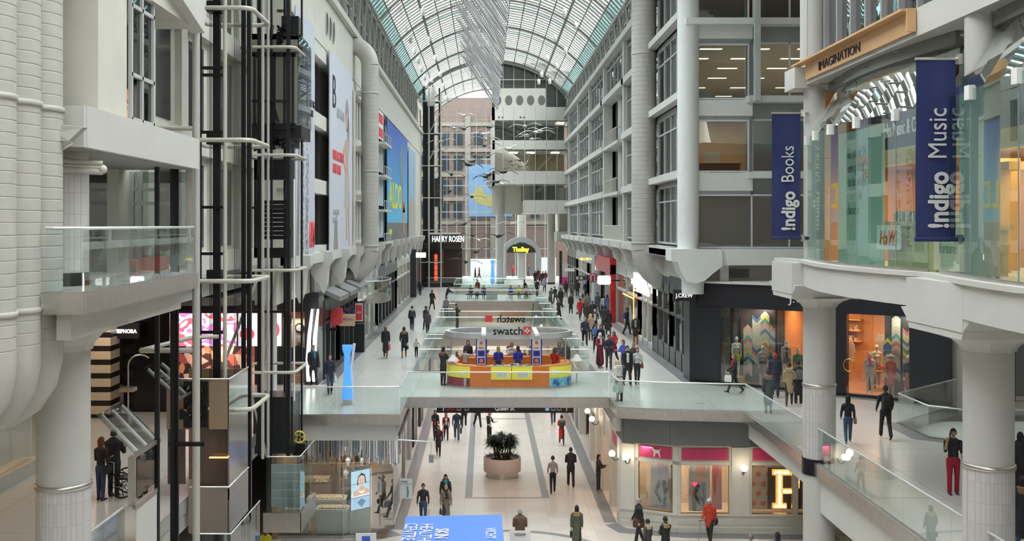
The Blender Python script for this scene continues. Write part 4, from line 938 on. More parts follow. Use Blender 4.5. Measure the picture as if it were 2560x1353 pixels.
# lift-lobby enclosure with tilted glass canopy on the near left
t = thing('lobby_screen', 'steel and glass lift lobby screen beside the people at lower left', 'screen', (-7.85, 23.2, Z2))
b = MB().box(-7.93,-7.78,23.1,23.25,Z2+1.1,7.25); b.build('corner_post', STEEL, t)
MB().slab([(-7.8,23.2,6.3),(-7.8,24.8,6.3),(-7.8,24.8,7.2),(-7.8,23.2,7.2)], (.02,0,0)).build('glass_pane', glass('smoked_glass', (.45,.47,.47), .12), t)
MB().slab([(-7.8,23.2,4.2),(-7.8,24.8,4.2),(-7.8,24.8,6.05),(-7.8,23.2,6.05)], (.03,0,0)).build('white_panel', WHITE, t)
MB().bar((-7.79,23.1,6.12),(-7.79,24.8,6.12),.08,.1).build('lower_frame', STEEL, t); MB().bar((-7.82,23.05,7.25),(-7.8,24.9,7.25),.08).build('upper_frame', STEEL, t)
t = rail('low glass balustrade joining the lift lobby screen at lower left', [(-8.05,20.6),(-8.0,23.1)], Z2)
for k in t.children:
    if k.name.startswith('glass_pane'): k.data.materials[0] = glass('dull_pane', (.80,.84,.83), .03, edge=.08)
def canopy(lab, x0, y0, y1, z, w_, h):
    t = thing('glass_canopy', lab, 'canopy', (x0, y0, z), 'tilted glass canopies by the lifts')
    MB().slab([(x0,y0,z),(x0,y1,z),(x0-w_,y1,z+h),(x0-w_,y0,z+h)], (.01,0,.015)).build('glass_pane', glass('canopy_glass', (.72,.75,.74), .05, edge=.35), t)
    for k in range(3):
        y = y0+(y1-y0)*(.12+.38*k); MB().bar((x0-.02,y,z+.04),(x0-w_*.92,y,z+.04+h*.92), .03, .04).build('glazing_bar', RAIL, t)
    MB().bar((x0,y0-.02,z),(x0,y1+.02,z),.05).build('front_rail', STEEL, t)
canopy('larger tilted glass canopy above the couple at lower left', -7.8, 23.2, 24.9, 7.28, .88, .88)
canopy('smaller tilted glass canopy farther back by the nearer lift', -7.9, 26.8, 28.3, 7.9, .9, .8)
# ================================================================ near right: third floor slab, glass bays, beam
XS = 9.7
pts = [(9.35,33.4),(9.35,31.9)]
def bay(y0, y1, x=9.75, bulge=.55, n=14): return [(x-bulge*math.sin(PI*k/n)**1.0, y0+(y1-y0)*k/n) for k in range(n+1)]
o1 = bay(31.9, 23.2, 9.72, .55); o2 = bay(22.6, 12, 9.72, .65)
poly = [(9.35,33.6)]+[(9.35,32.4)]+o1+[(9.35,23.1),(9.35,22.5)][:0]+o2+[(24,12),(24,36),(16,36.5),(12.3,34.6),(10.9,33.8)]
slab('floor_gallery_right', poly, Z3, .68, WHITE)
for k, (yc, hw) in enumerate(((32.6,1.0),(21.6,1.25))):
    b = MB(); q = []
    for z, e in ((10.15,.0),(10.35,.12),(10.58,.45)): q += [(9.32-.0*e,yc-hw-e,z),(11.9+e,yc-hw-e,z),(11.9+e,yc+hw+e,z),(9.32,yc+hw+e,z)]
    b.add(q, [(4*i+j,4*i+(j+1)%4,4*i+4+(j+1)%4,4*i+4+j) for i in range(2) for j in range(4)]+[(0,3,2,1),(8,9,10,11)]); b.box(9.3,9.7,yc-hw-.1,yc+hw+.1,10.3,Z3); struct('trim_haunch_%d' % (k+1), b, WHITE)
struct('trim_gallery_ledge', MB().prism([(x-.08,y) for x, y in [(9.4,33.5)]+o1+o2]+[(x+.3,y) for x, y in ([(9.4,33.5)]+o1+o2)[::-1]], Z3, Z3+.1), WHITE)
ZT = 15.05
def glassbay(lab, pts, zi0, off=1.0):
    t = thing('shop_window', lab, 'window', (*pts[0], Z3))
    g = MB(); s = MB(); f = MB(); N = len(pts)
    for (p, q) in zip(pts, pts[1:]):
        p = Vector(p)+Vector((.18,0)); q = Vector(q)+Vector((.18,0))
        g.slab([(p.x,p.y,Z3+.1),(q.x,q.y,Z3+.1),(q.x,q.y,ZT),(p.x,p.y,ZT)], (.015,0,0))
        s.slab([(p.x,p.y,ZT),(q.x,q.y,ZT),(q.x+off,q.y,16.7),(p.x+off,p.y,16.7)], (.015,0,0))
    g.build('curved_glass', glass('bay_glass', (.82,.92,.89), .04, edge=.22), t); s.build('sloping_glass', glass('sloped_bay_glass', (.80,.88,.88), .25, edge=.7), t)
    for i in range(0, N, 3):
        x, y = pts[i]; f = MB().box(x+.1,x+.24,y-.1,y+.1,ZT-.2,ZT+.08); f.build('clamp', WPR, t)
    f = MB()
    for i in range(3, N-1, 3): x, y = pts[i]; f.box(x+.17,x+.19,y-.008,y+.008,Z3+.1,ZT)
    f.build('joint', mat('silicone_joint', (.25,.33,.31), .5), t)
    f = MB()
    for i in range(0, N-1): p = pts[i]; q = pts[i+1]; f.bar((p[0]+.18,p[1],Z3+.12),(q[0]+.18,q[1],Z3+.12),.06,.1)
    f.build('sill_frame', STEEL, t)
    return t
glassbay('curved glass bookshop bay between the two round columns, behind the navy banner', o1, 0)
glassbay('nearest curved glass bookshop bay at the right picture edge', o2, 0)
# fourth floor beam, soffit and curved head rail
struct('wall_right_beam', MB().box(9.95, 24, 12, 33.4, 16.75, 17.4).box(9.6,10.6,32.2,33.3,16.65,17.3), WHITE)
b = MB()
for y0, y1 in ((31.8,23.2),(22.6,12)):
    P = [(10.55-.35*math.sin(PI*k/14), y0+(y1-y0)*k/14) for k in range(15)]
    for p, q in zip(P, P[1:]): b.bar((*p,16.6),(*q,16.6),.1,.3)
for y in (31, 29.4, 27.6, 25.4, 20.6): b.tube([(9.98,y,16.62),(10.4,y,16.62)], .02, 5)
struct('trim_bay_head', b, mat('dark_bronze_grey', (.17,.17,.16), .5))
wn += 1; t = structroot('window_%d' % wn, (10.5, 26, 17.4)); MB().box(10.6,10.65,12,32.2,17.4,22.4).build('window_glass', wavy_glass('upper_mirror_glass', (.35,.38,.38), .5, .6), t); f = MB()
y = 12.5
while y < 32.3: f.box(10.45,10.62,y-.05,y+.05,17.4,22.4); y += 1.15
f.build('window_frame', mat('mullion_grey', (.36,.36,.38), .45), t); MB().box(11.2,11.25,12,32.2,17.4,22.4).build('window_blind', mat('curtain_grey', (.28,.28,.28), .8), t)
struct('wall_right_upper_beam', MB().box(9.95,24,12,33.4,22.4,27.4), WHITE)
struct('wall_right_pier', MB().box(10.0,10.6,32.3,33.0,17.3,27.4), WHITE)
# IMAGINATION board
t = thing('timber_sign', 'long pale timber fascia board reading IMAGINATION', 'sign', (9.9, 28, 16.85)); WOOD = mat('pale_timber', (.60,.37,.18), .45, var=.08, vs_=1.5)
MB().box(9.86,9.93,24.0,32.0,16.86,17.36).build('board', WOOD, t); b = MB().box(9.6,9.86,24.0,32.6,17.34,17.4).box(9.72,9.93,23.94,24.02,16.86,17.4); b.build('top_flange', WOOD, t)
text('IMAGINATION', t, (9.85, 30.7, 16.96), .36, mat('dark_letters', (.03,.02,.03), .5, var=0), (PI/2,0,-PI/2), 1.45, name='lettering', ext=.015)
# navy banners on brackets
NAVY = mat('navy_cloth', (.018,.026,.12), .7, var=.12, vs_=1.2); LET = mat('banner_letters', (.62,.62,.62), .6, var=0)
def banner(lab, x0, x1, y, z0, z1, word, colx):
    t = thing('hanging_banner', lab, 'banner', ((x0+x1)/2, y, z0)); b = MB(); n = 12; q = []
    for i in range(n+1):
        z = z0+(z1-z0)*i/n
        for j in range(5): q.append((x0+(x1-x0)*j/4, y+.02*math.sin(j*1.9+i*.5), z))
    b.add(q, [(5*i+j,5*i+j+1,5*i+6+j,5*i+5+j) for i in range(n) for j in range(4)], True)
    q2 = [(p[0], p[1]+.012, p[2]) for p in q]; b.add(q2, [(5*i+j,5*i+5+j,5*i+6+j,5*i+j+1) for i in range(n) for j in range(4)], True); b.build('cloth', NAVY, t)
    for z in (z0, z1): MB().tube([(x0-.02,y,z),(colx,y,z)], .05 if z == z0 else .035, 10).build('rod', NAVY if z == z0 else STEEL, t); MB().box(x1+.02,x1+.12,y-.07,y+.07,z-.1,z+.1).build('bracket', STEEL, t)
    H = z1-z0
    text('!ndigo', t, (x1-.19, y-.045, z0+.22), .58, LET, (PI/2,-PI/2,0), 1.0*H/3.9*.86, name='shop_name', bold=.018)
    text(word, t, (x1-.22, y-.045, z0+.22+H*.385), .56, LET, (PI/2,-PI/2,0), H/3.9*.86 if word == 'Music' else H/3.9*.82, name='second_word')
banner('navy blue banner reading Music, the larger one on the right', 9.08, 9.92, 21.9, 12.1, 15.9, 'Music', 10.3)
banner('navy blue banner reading Books, the smaller one', 8.92, 9.8, 32.3, 12.0, 15.88, 'Books', 10.2)
# bookshop interior
struct('wall_bookshop_back', MB().box(14.5,14.8,12,34,Z3,16.7).box(10.9,24,33.8,34.1,Z3,16.7), mat('shop_wood', (.46,.20,.08), .6))
struct('ceiling_bookshop', MB().box(12.2,24,12,34,14.2,14.5), mat('brown_ceiling', (.30,.16,.09), .6))
b = MB().mat(mat('slate_fascia', (.035,.05,.07), .5)).box(12.0,12.15,12,33.5,14.6,16.0).mat(mat('pale_birch', (.50,.42,.20), .5)).box(11.8,12.2,12,33.5,14.15,14.6)
b.build('trim_bookshop_fascia', None, kind='structure')
t = thing('fascia_lettering', 'white words Books Music & Cafe on the dark fascia inside the bookshop', 'lettering', (11.98, 30, 15.0)); text('Books Music & Cafe', t, (11.97, 31.6, 15.0), .62, LET, (PI/2,0,-PI/2), .62, name='words')
lamp((13.2, 26, 14.1), 1.5, 380, (1,.70,.42), sy=13); lamp((12.8, 31.5, 14.1), 1, 90, (1,.7,.4), sy=2); lamp((11.2, 27.5, 16.5), .6, 90, (1,.95,.85), sy=8)
GW = mat('pale_green_wall', (.42,.55,.47), .6, var=0)
t = thing('quote_panel', 'pale green panel printed with a long book quotation', 'panel', (10.9, 30.4, Z3)); MB().box(10.95,11.0,28.6,32.2,Z3,15.2).build('board', GW, t)
text('like a book: 24\nwere printed.\nthe knowledge\nis not to be\ncharacter', t, (10.94, 31.4, 14.4), .42, mat('green_grey_ink', (.20,.30,.27), .6, var=0), (PI/2,0,-PI/2), .62, name='quotation', ext=.003)
t = thing('column_lettering', 'vertical words reading imaginno printed on pale green panel by the banner', 'panel', (10.9, 23.6, Z3)); MB().box(10.9,10.95,22.2,23.9,Z3,16.5).build('board', GW, t)
for i, ch in enumerate('imaginno'): text(ch, t, (10.89, 23.75, 15.5-i*.5), .34, MATS['green_grey_ink'], (PI/2,0,-PI/2), 1, name='letter', ext=.003)
t = thing('quote_panel', 'cream panel with the word fortune near the foot of the bookshop bay', 'panel', (10.6, 22.9, Z3)); MB().box(10.62,10.66,23.0,24.6,Z3+.1,Z3+1.2).build('board', mat('cream_board', (.62,.56,.42), .6), t)
text('fortune', t, (10.61, 24.3, Z3+.5), .38, MATS['green_grey_ink'], (PI/2,0,-PI/2), .8, name='word', ext=.003)
b = MB().box(12.8,13.6,26.4,26.7,Z3,14.2).box(12.4,12.7,25.1,25.4,Z3,13.9).box(12.3,12.7,24.4,25.4,13.7,13.9); b.build('trim_bookshop_post', mat('orange_timber', (.62,.36,.10), .5), kind='structure')
BIR = MATS['pale_birch']
def counter(lab, x0, x1, y0, y1, h):
    t = thing('display_counter', lab, 'counter', ((x0+x1)/2, (y0+y1)/2, Z3), 'birch display counters in the bookshop'); MB().box(x0,x1,y0,y1,Z3+h-.12,Z3+h).build('top', BIR, t)
    MB().box(x0+.08,x1-.08,y0+.08,y1-.08,Z3,Z3+h-.12).build('cabinet', mat('pale_birch_green', (.44,.40,.20), .5), t)
counter('long birch counter with book displays in the curved bay', 10.9, 11.9, 25.2, 28.4, 1.25)
counter('birch counter nearer the navy banner in the bookshop', 10.9, 11.8, 23.2, 24.8, 1.15)
BC = [(.55,.56,.52),(.12,.2,.33),(.5,.12,.08),(.6,.5,.2),(.2,.35,.3),(.7,.7,.66),(.1,.1,.12),(.45,.3,.2)]
bk = None; i = 0
for row in range(2):
    y = 25.4
    while y < 28.2:
        w_ = R.uniform(.05,.09); h = R.uniform(.2,.3); x = 11.1+row*.35
        o = MB().box(x, x+.17, y, y+w_, Z3+1.25, Z3+1.25+h).build('book', mat('book_cover_%d' % (i % 8), BC[i % 8], .5, var=0), None, 'book in the standing rows on the long birch counter', 'book', 'books on the birch counter')
        y += w_+R.uniform(.02,.09); i += 1
t = thing('folder_display', 'white poster with orange scribble in front of the birch counter', 'poster', (10.8, 27.6, Z3+.9)); MB().box(10.78,10.82,27.0,28.6,Z3+.5,Z3+1.15).build('board', WPR, t)
text('HaW!', t, (10.77, 28.4, Z3+.6), .6, ORP, (PI/2,0,-PI/2), .8, name='scribble', shear=.3)
t = thing('spotlight', 'small white spotlight hanging in the curved bay below its sloping glass', 'lamp', (11.3, 24.6, 14.7)); MB().tube([(11.3,24.6,16.7),(11.3,24.6,15.0)], .01, 5).build('cord', BLACK, t); MB().lathe([(.05,15.02),(.12,14.85),(.10,14.7)], 11.3, 24.6, 12).build('shade', WPR, t)
t = thing('spotlight', 'small white lamp standing on the fascia inside the bookshop', 'lamp', (11.9, 28.2, 14.6)); MB().lathe([(.02,14.6),(.02,14.72),(.10,14.76),(.07,14.95)], 11.85, 27.8, 12).build('shade', WPR, t)
for y in (18.0, 20.4): MB().box(13.0,13.3,y,y+.4,Z3,14.2).build('trim_post_dark', DARKROOM, kind='structure')
# ================================================================ shops on the upper floor
def block(x0,x1,y0,y1,z0,z1): return MB().box(x0,x1,y0,y1,z0,z1)
# ---- black clothing shop on the right (angled front)
A0 = Vector((9.85,48.75,0)); A1 = Vector((18.9,42.2,0)); AD = (A1-A0).normalized(); AN = Vector((-AD.y, AD.x, 0))  # AN points into the shop
if AN.y < 0: AN = -AN
AL = (A1-A0).length
def jp(u, d=0, z=0): p = A0+AD*u+AN*d; return (p.x, p.y, Z2+z)
def jbox(b, u0, u1, d0, d1, z0, z1):
    q = [jp(u0,d0), jp(u1,d0), jp(u1,d1), jp(u0,d1)]; return b.prism([(p[0],p[1]) for p in q], Z2+z0, Z2+z1)
BLKS = mat('black_shopfront', (.016,.018,.024), .35)
b = MB(); jbox(b, 0, AL, 0, .3, 3.55, 4.65); jbox(b, 0, 1.25, 0, .3, 0, 3.6); jbox(b, 6.55, 7.0, 0, .35, 0, 3.6); jbox(b, AL-1.6, AL, 0, .3, 0, 3.6); jbox(b, 0, AL, 0, .25, 0, .12)
jbox(b, 5.25, 5.4, 0, .2, 0, 3.3); jbox(b, 3.85, 3.95, .05, .2, 0, 3.55)
b.box(9.6, 9.85, 48.75, 50.2, Z2, Z2+4.65)
struct('wall_black_shopfront', b, BLKS)
b = MB(); jbox(b, -.1, AL+.5, -.15, 2.2, 4.65, 4.75); struct('ceiling_shopfront_cap', b, WHITE)
DW = mat('shop_dark_backdrop', (.035,.035,.04), .6); OWD = mat('lit_oak_wall', (.50,.22,.08), .6)
b = MB(); jbox(b, 1.25, 3.85, 1.2, 1.3, 0, 3.6); jbox(b, AL-2.9, AL-1.6, 1.2, 1.3, 0, 3.6); struct('wall_window_backdrop', b, DW)
b = MB(); jbox(b, 1.0, AL-.3, 4.6, 4.8, 0, 4); jbox(b, 3.7, 3.85, 1.2, 4.6, 0, 3.6); struct('wall_shop_inner', b, OWD)
b = MB(); jbox(b, 1.0, AL-.3, .3, 4.6, 3.6, 3.7); struct('ceiling_shop', b, mat('shop_ceiling', (.45,.25,.13), .7))
b = MB(); jbox(b, 1.25, AL-1.6, .3, 4.6, .01, .03); struct('floor_shop', b, mat('shop_oak_floor', (.42,.22,.11), .4))
for u, pw in ((5.2,110),(8.2,130)):
    p = jp(u, 2.6, 3.5); lamp(p, 2.4, pw, (1,.62,.32), sy=1.6)
p = jp(2.5,.7,3.5); lamp(p, 1.8, 35, (1,.9,.78), sy=.4); p = jp(AL-2.2,.7,3.5); lamp(p, 1, 25, (1,.9,.78), sy=.4)
wn += 1; t = structroot('window_%d' % wn, jp(4)); b = MB(); jbox(b, 1.25, 5.25, .04, .06, .1, 3.55); jbox(b, 7.0, AL-1.6, .04, .06, .1, 3.55); b.build('window_glass', G_SHOP, t)
t = structroot('door_1', jp(6)); b = MB(); jbox(b, 5.4, 5.5, .02, .1, 0, 3.2); jbox(b, 6.45, 6.55, .02, .1, 0, 3.2); jbox(b, 5.4, 6.55, .02, .1, 3.1, 3.2); jbox(b, 5.4, 6.55, .02, .1, 0, .2); b.build('door_frame', BLKS, t); b = MB(); jbox(b, 5.5, 6.45, .05, .07, .2, 3.1); b.build('door_glass', G_SHOP, t)
p = jp(7.12, -.06, 1.35); b = MB().tube([(p[0]+.22*math.cos(a)*AD.x, p[1]+.22*math.cos(a)*AD.y, p[2]+.27*math.sin(a)) for a in [2*PI*k/16 for k in range(16)]], .025, 6, closed=True); b.build('door_handle', mat('brass', (.65,.42,.15), .25, .9), t)
def atext(body, u, z, size, m, parent, d=-.02, xs=1, name='lettering', **k): return text(body, parent, jp(u, d, z), size, m, (PI/2,0,math.atan2(AD.y, AD.x)), xs, name=name, **k)
t = thing('fascia_lettering', 'white shop name letters on the wide black fascia, partly behind the pillar', 'lettering', jp(5.1,0,4.0)); atext('J.CREW', 4.5, 3.92, .55, mat('white_letters', (.85,.85,.85), .5, var=0), t, xs=1.05)
t = thing('blade_sign', 'black projecting sign with white shop name at the black shop corner', 'sign', (9.3,48.55,8.8)); block(8.8,9.84,48.5,48.68,8.86,9.38).build('sign_box', BLKS, t); text('J.CREW', t, (8.9,48.48,9.03), .26, em('white_glow_letters', (1,1,1), 1.2), xs=.92)
# zig-zag chevron panels
CHE = mat('tape_grey', (.50,.47,.36), .6); CC = [mat('tape_%d' % i, c, .6, var=0) for i, c in enumerate(((.62,.16,.13),(.06,.14,.30),(.62,.55,.10),(.08,.32,.20),(.60,.28,.30),(.25,.40,.45)))]
def chevrons(lab, u, z0, z1, w_, d=1.1, dn=False):
    t = thing('chevron_panel', lab, 'decoration', jp(u, d, z0), 'zigzag window decorations'); n = int((z1-z0)/.16); mbs = {}
    for i in range(n):
        z = z0+i*.16; k = R.randrange(6) if R.random() < .45 else -1; b = mbs.setdefault(k, MB())
        for s in (-1, 1):
            b.slab([jp(u, d, z-Z2+Z2-0), jp(u, d, z+.15), jp(u+s*w_/2, d, z+.15+(-w_/2 if not dn else w_/2)), jp(u+s*w_/2, d, z+(-w_/2 if not dn else w_/2))], AN*-.015)
    for k, b in mbs.items(): b.build('tape_strip', CHE if k < 0 else CC[k], t)
chevrons('left chevron column behind the first mannequin', 2.15, .5, 2.75, .42); chevrons('second chevron column from the left, low topped', 2.58, .9, 3.0, .42, dn=True)
chevrons('tallest chevron column in the left window', 2.98, 1.0, 3.55, .42); chevrons('chevron column reaching lowest, beside the tan post', 3.42, .7, 2.75, .42, dn=True)
chevrons('short chevron column in the right window by the pink-scarf mannequin', AL-2.75, .9, 2.5, .36); chevrons('tall chevron column in the right window', AL-2.4, .8, 3.55, .36)
chevrons('chevron column at the right end of the right window', AL-1.95, .4, 2.9, .36, dn=True)
# shelves, rails with clothes inside
t = thing('display_shelf', 'tan shelf wall with folded clothes behind the black shop window', 'shelf', jp(5,4.4)); b = MB()
for z in (1.9,2.4,2.9): jbox(b, 4.0, 6.4, 4.1, 4.6, z, z+.06)
b.build('shelf', mat('oak_shelf', (.55,.28,.12), .5), t)
b = MB()
for z in (1.96,2.46):
    for i in range(9): u = 4.1+i*.25; jbox(b, u, u+.18, 4.15, 4.5, z, z+R.uniform(.08,.3))
b.build('folded_clothes', mottled('folded_cloth', [(.5,.2,.12),(.2,.1,.08),(.6,.45,.3),(.3,.15,.1)], 5), t)
def garment(lab, u, d, z, col, grp='garments hanging inside the black shop', h=.75, w_=.32):
    m_ = mat('garment_%s' % '_'.join('%d' % (c*100) for c in col), col, .8); t = thing('hanging_garment', lab, 'garment', jp(u,d,z), grp)
    q = [(-w_*.25,h),(w_*.25,h),(w_*.5,h*.85),(w_*.6,h*.45),(w_*.45,h*.45),(w_*.42,0),(-w_*.42,0),(-w_*.45,h*.45),(-w_*.6,h*.45),(-w_*.5,h*.85)]
    MB().slab([jp(u+a, d, z+c) for a, c in q], AN*.1).build('cloth', m_, t); b = MB().tube([jp(u,d+.05,z+h), jp(u,d+.05,z+h+.12)], .01, 4); b.build('hanger_hook', BLACK, t)
garment('apricot dress hanging behind the left mannequins', 4.75, 2.0, 1.25, (.75,.33,.15), h=.95); garment('second apricot dress beside the first', 4.95, 2.15, 1.3, (.72,.36,.18), h=.9)
for i in range(5): garment('pale garment on the rail in the doorway', 5.6+i*.17, 3.0, 1.15, (.45,.32,.27), h=.85)
for i in range(4): garment('dark garment on the inner rail left of the doorway', 4.3+i*.2, 3.6, .8, (.10,.07,.06), h=.9)
for i, c in enumerate(((.30,.26,.24),(.08,.07,.07),(.5,.42,.36),(.35,.2,.14))): garment(['grey jacket','black jacket','beige jacket','brown jacket'][i]+' displayed deep inside the black shop', 7.5+i*.55, 3.4, 1.6, c, h=.8, w_=.4)
t = thing('display_table', 'display table with folded shirts inside the black shop', 'table', jp(8,2.4)); b = MB(); jbox(b, 7.3, 8.7, 2, 3, .85, .92); b.build('table_top', MATS['oak_shelf'], t)
for u, d in ((7.4,2.1),(8.6,2.1),(7.4,2.9),(8.6,2.9)): b = MB(); jbox(b, u-.04,u+.04,d-.04,d+.04,0,.85); b.build('leg', BLACK, t)
for i in range(6): b = MB(); u = 7.4+i*.21; jbox(b, u, u+.17, 2.2, 2.6, .92, .98+R.random()*.15); b.build('folded_shirt', [WPR, MATS['folded_cloth'], REDP][i % 3], None, 'folded shirt on the display table', 'shirt', 'folded shirts on the shop table')
for u in (3.6, 8.0):
    pass
b = MB(); jbox(b, 1.5, 2.1, .3, .9, .03, .35); b.build('plinth', mat('tan_plinth', (.55,.36,.20), .6), None, 'tan box plinth under the mannequin in yellow shorts', 'plinth')
b = MB(); jbox(b, 3.95, 5.2, .3, .9, .03, .35); b.build('plinth', MATS['tan_plinth'], None, 'long tan box plinth under the striped-top mannequins', 'plinth')
# extra window of the same shop past the nearest pillar, far right
struct('wall_far_right_shop', MB().box(20.9,24,44.6,44.8,Z2,10.2), DW)
wn += 1; t = structroot('window_%d' % wn, (22,43.6,Z2)); block(20.9,24,43.6,43.62,Z2,8.8).build('window_glass', G_SHOP, t); MB().box(20.8,20.95,43.5,43.7,Z2,9).box(22.1,22.2,43.5,43.7,Z2,9).box(20.8,24,43.5,43.7,8.8,10.2).build('window_frame', BLKS, t)
lamp((22,44.1,8.6), 1.6, 30, (1,.85,.7), sy=.5)
t = thing('chevron_panel', 'chevron strips high in the window at the right picture edge', 'decoration', (21.6,44.3,8)); mb = MB(); mb2 = MB()
for i in range(12):
    z = 7.0+i*.17
    for s in (-1,1): (mb if i % 3 else mb2).slab([(21.6,44.3,z),(21.6,44.3,z+.16),(21.6+s*.35,44.3,z-.14),(21.6+s*.35,44.3,z-.3)], (0,-.02,0))
mb.build('tape_strip', CHE, t); mb2.build('tape_strip', CC[0], t)

# ---- line of shop fronts along the right wall
def shopfront(nm, side, y0, y1, ztop, frame, inner, light, posts=3, sill=.35, glowcol=(1,.8,.55), depth=3.0, pw=60):
    """recessed glazed front between y0 and y1 with frame posts, lit room and lamp"""
    x = WR if side > 0 else WL; s = side
    b = MB().mat(frame)
    xs = sorted((x, x+s*.3)); n = posts
    for i in range(n+1):
        y = y0+(y1-y0)*i/n; b.box(xs[0], xs[1], y-.1, y+.1, Z2, ztop)
    b.box(xs[0], xs[1], y0, y1, ztop-.5, ztop+.4).box(xs[0], xs[1], y0, y1, Z2, Z2+sill).box(xs[0], xs[1], y0, y1, Z2+2.6, Z2+2.75)
    b.build('trim_shopfront_'+nm, None, kind='structure')
    xg = sorted((x+s*.1, x+s*.12)); MB().box(xg[0], xg[1], y0+.1, y1-.1, Z2+sill, ztop-.5).build('window_shopfront_'+nm, G_SHOP, kind='structure')
    xi = sorted((x+s*depth, x+s*(depth+.1))); b = MB().box(xi[0], xi[1], y0, y1, Z2, ztop); b.build('wall_shop_back_'+nm, inner, kind='structure')
    xc = sorted((x+s*.3, x+s*depth)); MB().box(xc[0], xc[1], y0, y1, ztop-.3, ztop-.2).box(xc[0], xc[1], y1-.1, y1, Z2, ztop).build('ceiling_shop_'+nm, mat('shop_white', (.6,.58,.55), .7), kind='structure')
    if light: lamp((x+s*depth*.45, (y0+y1)/2, ztop-.4), depth*.5, pw, glowcol, sy=(y1-y0)*.8)
GOODS = mottled('mixed_goods', [(.30,.20,.13),(.6,.5,.4),(.12,.1,.1),(.5,.25,.12),(.65,.6,.55)], 2.2, kind='cell')
DKF = mat('dark_grey_frame', (.08,.085,.09), .4)
GOLD = mat('gold_wall', (.55,.36,.16), .5)
shopfront('one', 1, 50.3, 55.5, 9.3, DKF, MATS['wall_dummy'] if 'wall_dummy' in MATS else GREYP, True, 3, .9, (1,.8,.6), 1.6, 25)
shopfront('two', 1, 55.5, 61, 9.2, DKF, GOODS, True, 3, .9, (1,.7,.4), 2.2, 55)
shopfront('three', 1, 61, 67, 9.2, FRAME, GOODS, True, 3, .3, (1,.75,.45), 2.5, 110)
shopfront('four', 1, 67, 78, 9.3, mat('pale_frame', (.45,.44,.42), .4), mat('brown_gold', (.35,.24,.17), .5), True, 2, .1, (1,.8,.6), 1.2, 70)
shopfront('five', 1, 79, 88, 9.3, FRAME, mottled('red_goods', [(.5,.05,.05),(.6,.55,.5),(.35,.3,.28),(.1,.1,.1)], 1.8, kind='cell'), True, 3, .2, (1,.92,.85), 2.5, 120)
shopfront('six', 1, 88, 100, 9.3, FRAME, GOLD, True, 3, .2, (1,.75,.5), 2.5, 140)
shopfront('seven', 1, 100, 112, 9.3, FRAME, GOODS, True, 4, .2, (1,.85,.65), 2.5, 160)
shopfront('eight', 1, 112, 124, 9.3, DKF, mottled('green_goods', [(.3,.42,.12),(.6,.65,.4),(.5,.1,.2),(.25,.2,.15)], 1.5, kind='cell'), True, 4, .2, (1,1,.8), 2.5, 200)
struct('wall_red_pier', MB().box(9.45,9.85,78.2,79.0,Z2,9.4).box(9.4,10,78.2,88,8.7,9.9), mat('glossy_red', (.50,.02,.02), .25))
struct('wall_grey_pier', MB().box(9.3,9.9,88.4,90.5,Z2,9.8), mat('lit_grey', (.42,.44,.45), .5))
struct('trim_orange_edge', MB().box(9.6,9.65,67.2,67.3,Z2,9).box(9.6,9.65,67.2,72.5,7.6,7.68), em('orange_neon', (1,.42,.1), 2.0))
# projecting signs on the right
t = thing('blade_sign', 'white glowing rounded box sign sticking out of the right shops', 'sign', (8.9,76,8.5)); sg = MB(); sg.slab([(8.25+.12+(-.12 if i in (0,7) else 0),76,8.05) if 0 else p for i, p in enumerate([(8.35,76,8.05),(9.1,76,8.05),(9.2,76,8.15),(9.2,76,8.6),(9.1,76,8.7),(8.35,76,8.7),(8.25,76,8.6),(8.25,76,8.15)])], (0,.2,0)); sg.build('light_box', em('sign_white', (1,1,1), 2.2), t)
text('14', t, (8.4,75.98,8.3), .22, MATS['black_print']); MB().box(9.2,9.9,76.05,76.15,8.3,8.4).build('arm', BLACK, t)
t = thing('blade_sign', 'round dark red sign with a white omega-like emblem', 'sign', (8.05,80,8.4)); MB().tube([(8.3,79.9,8.35),(8.3,80.0,8.35)], .36, 20).build('disc', mat('dark_red', (.25,.02,.05), .4), t)
MB().tube([(8.1,79.88,8.13),(8.2,79.88,8.13),(8.15,79.88,8.3),(8.14,79.88,8.45),(8.22,79.88,8.57),(8.3,79.88,8.6),(8.38,79.88,8.57),(8.46,79.88,8.45),(8.45,79.88,8.3),(8.4,79.88,8.13),(8.5,79.88,8.13)], .03, 6).build('emblem', WPR, t); MB().box(8.6,9.9,79.95,80.02,8.3,8.38).build('arm', BLACK, t)
t = thing('direction_sign', 'small black sign with white washroom pictograms near the red pier', 'sign', (7.2,80,8.3)); MB().box(6.95,7.9,79.95,80.05,8.15,8.5).build('panel', BLKP, t)
MB().box(7.02,7.22,79.93,79.95,8.22,8.43).box(7.32,7.52,79.93,79.95,8.22,8.43).build('pictogram', SKING, t)
t = thing('blade_sign', 'small pale rectangular sign beyond the washroom sign', 'sign', (6.4,82,8.9)); MB().box(6.3,7.1,82,82.1,8.75,9.0).build('panel', mat('pale_sign', (.75,.76,.78), .4), t)
t = thing('shop_sign', 'large bright white script shop sign on the grey front at right', 'sign', (9.8,62,7.8)); MB().slab([(9.7,61.2,8.2),(9.7,67.2,8.2),(9.7,67.2,9.35),(9.7,64.8,9.35),(9.7,64.2,8.9),(9.7,62.6,8.75),(9.7,61.2,8.5)], (-.1,0,0)).build('light_panel', em('white_sign_glow', (1,1,1), 2.5), t)
text('L', t, (9.58,66.6,8.3), 1.1, BLACK, (PI/2,0,-PI/2), 1.3, name='letter')
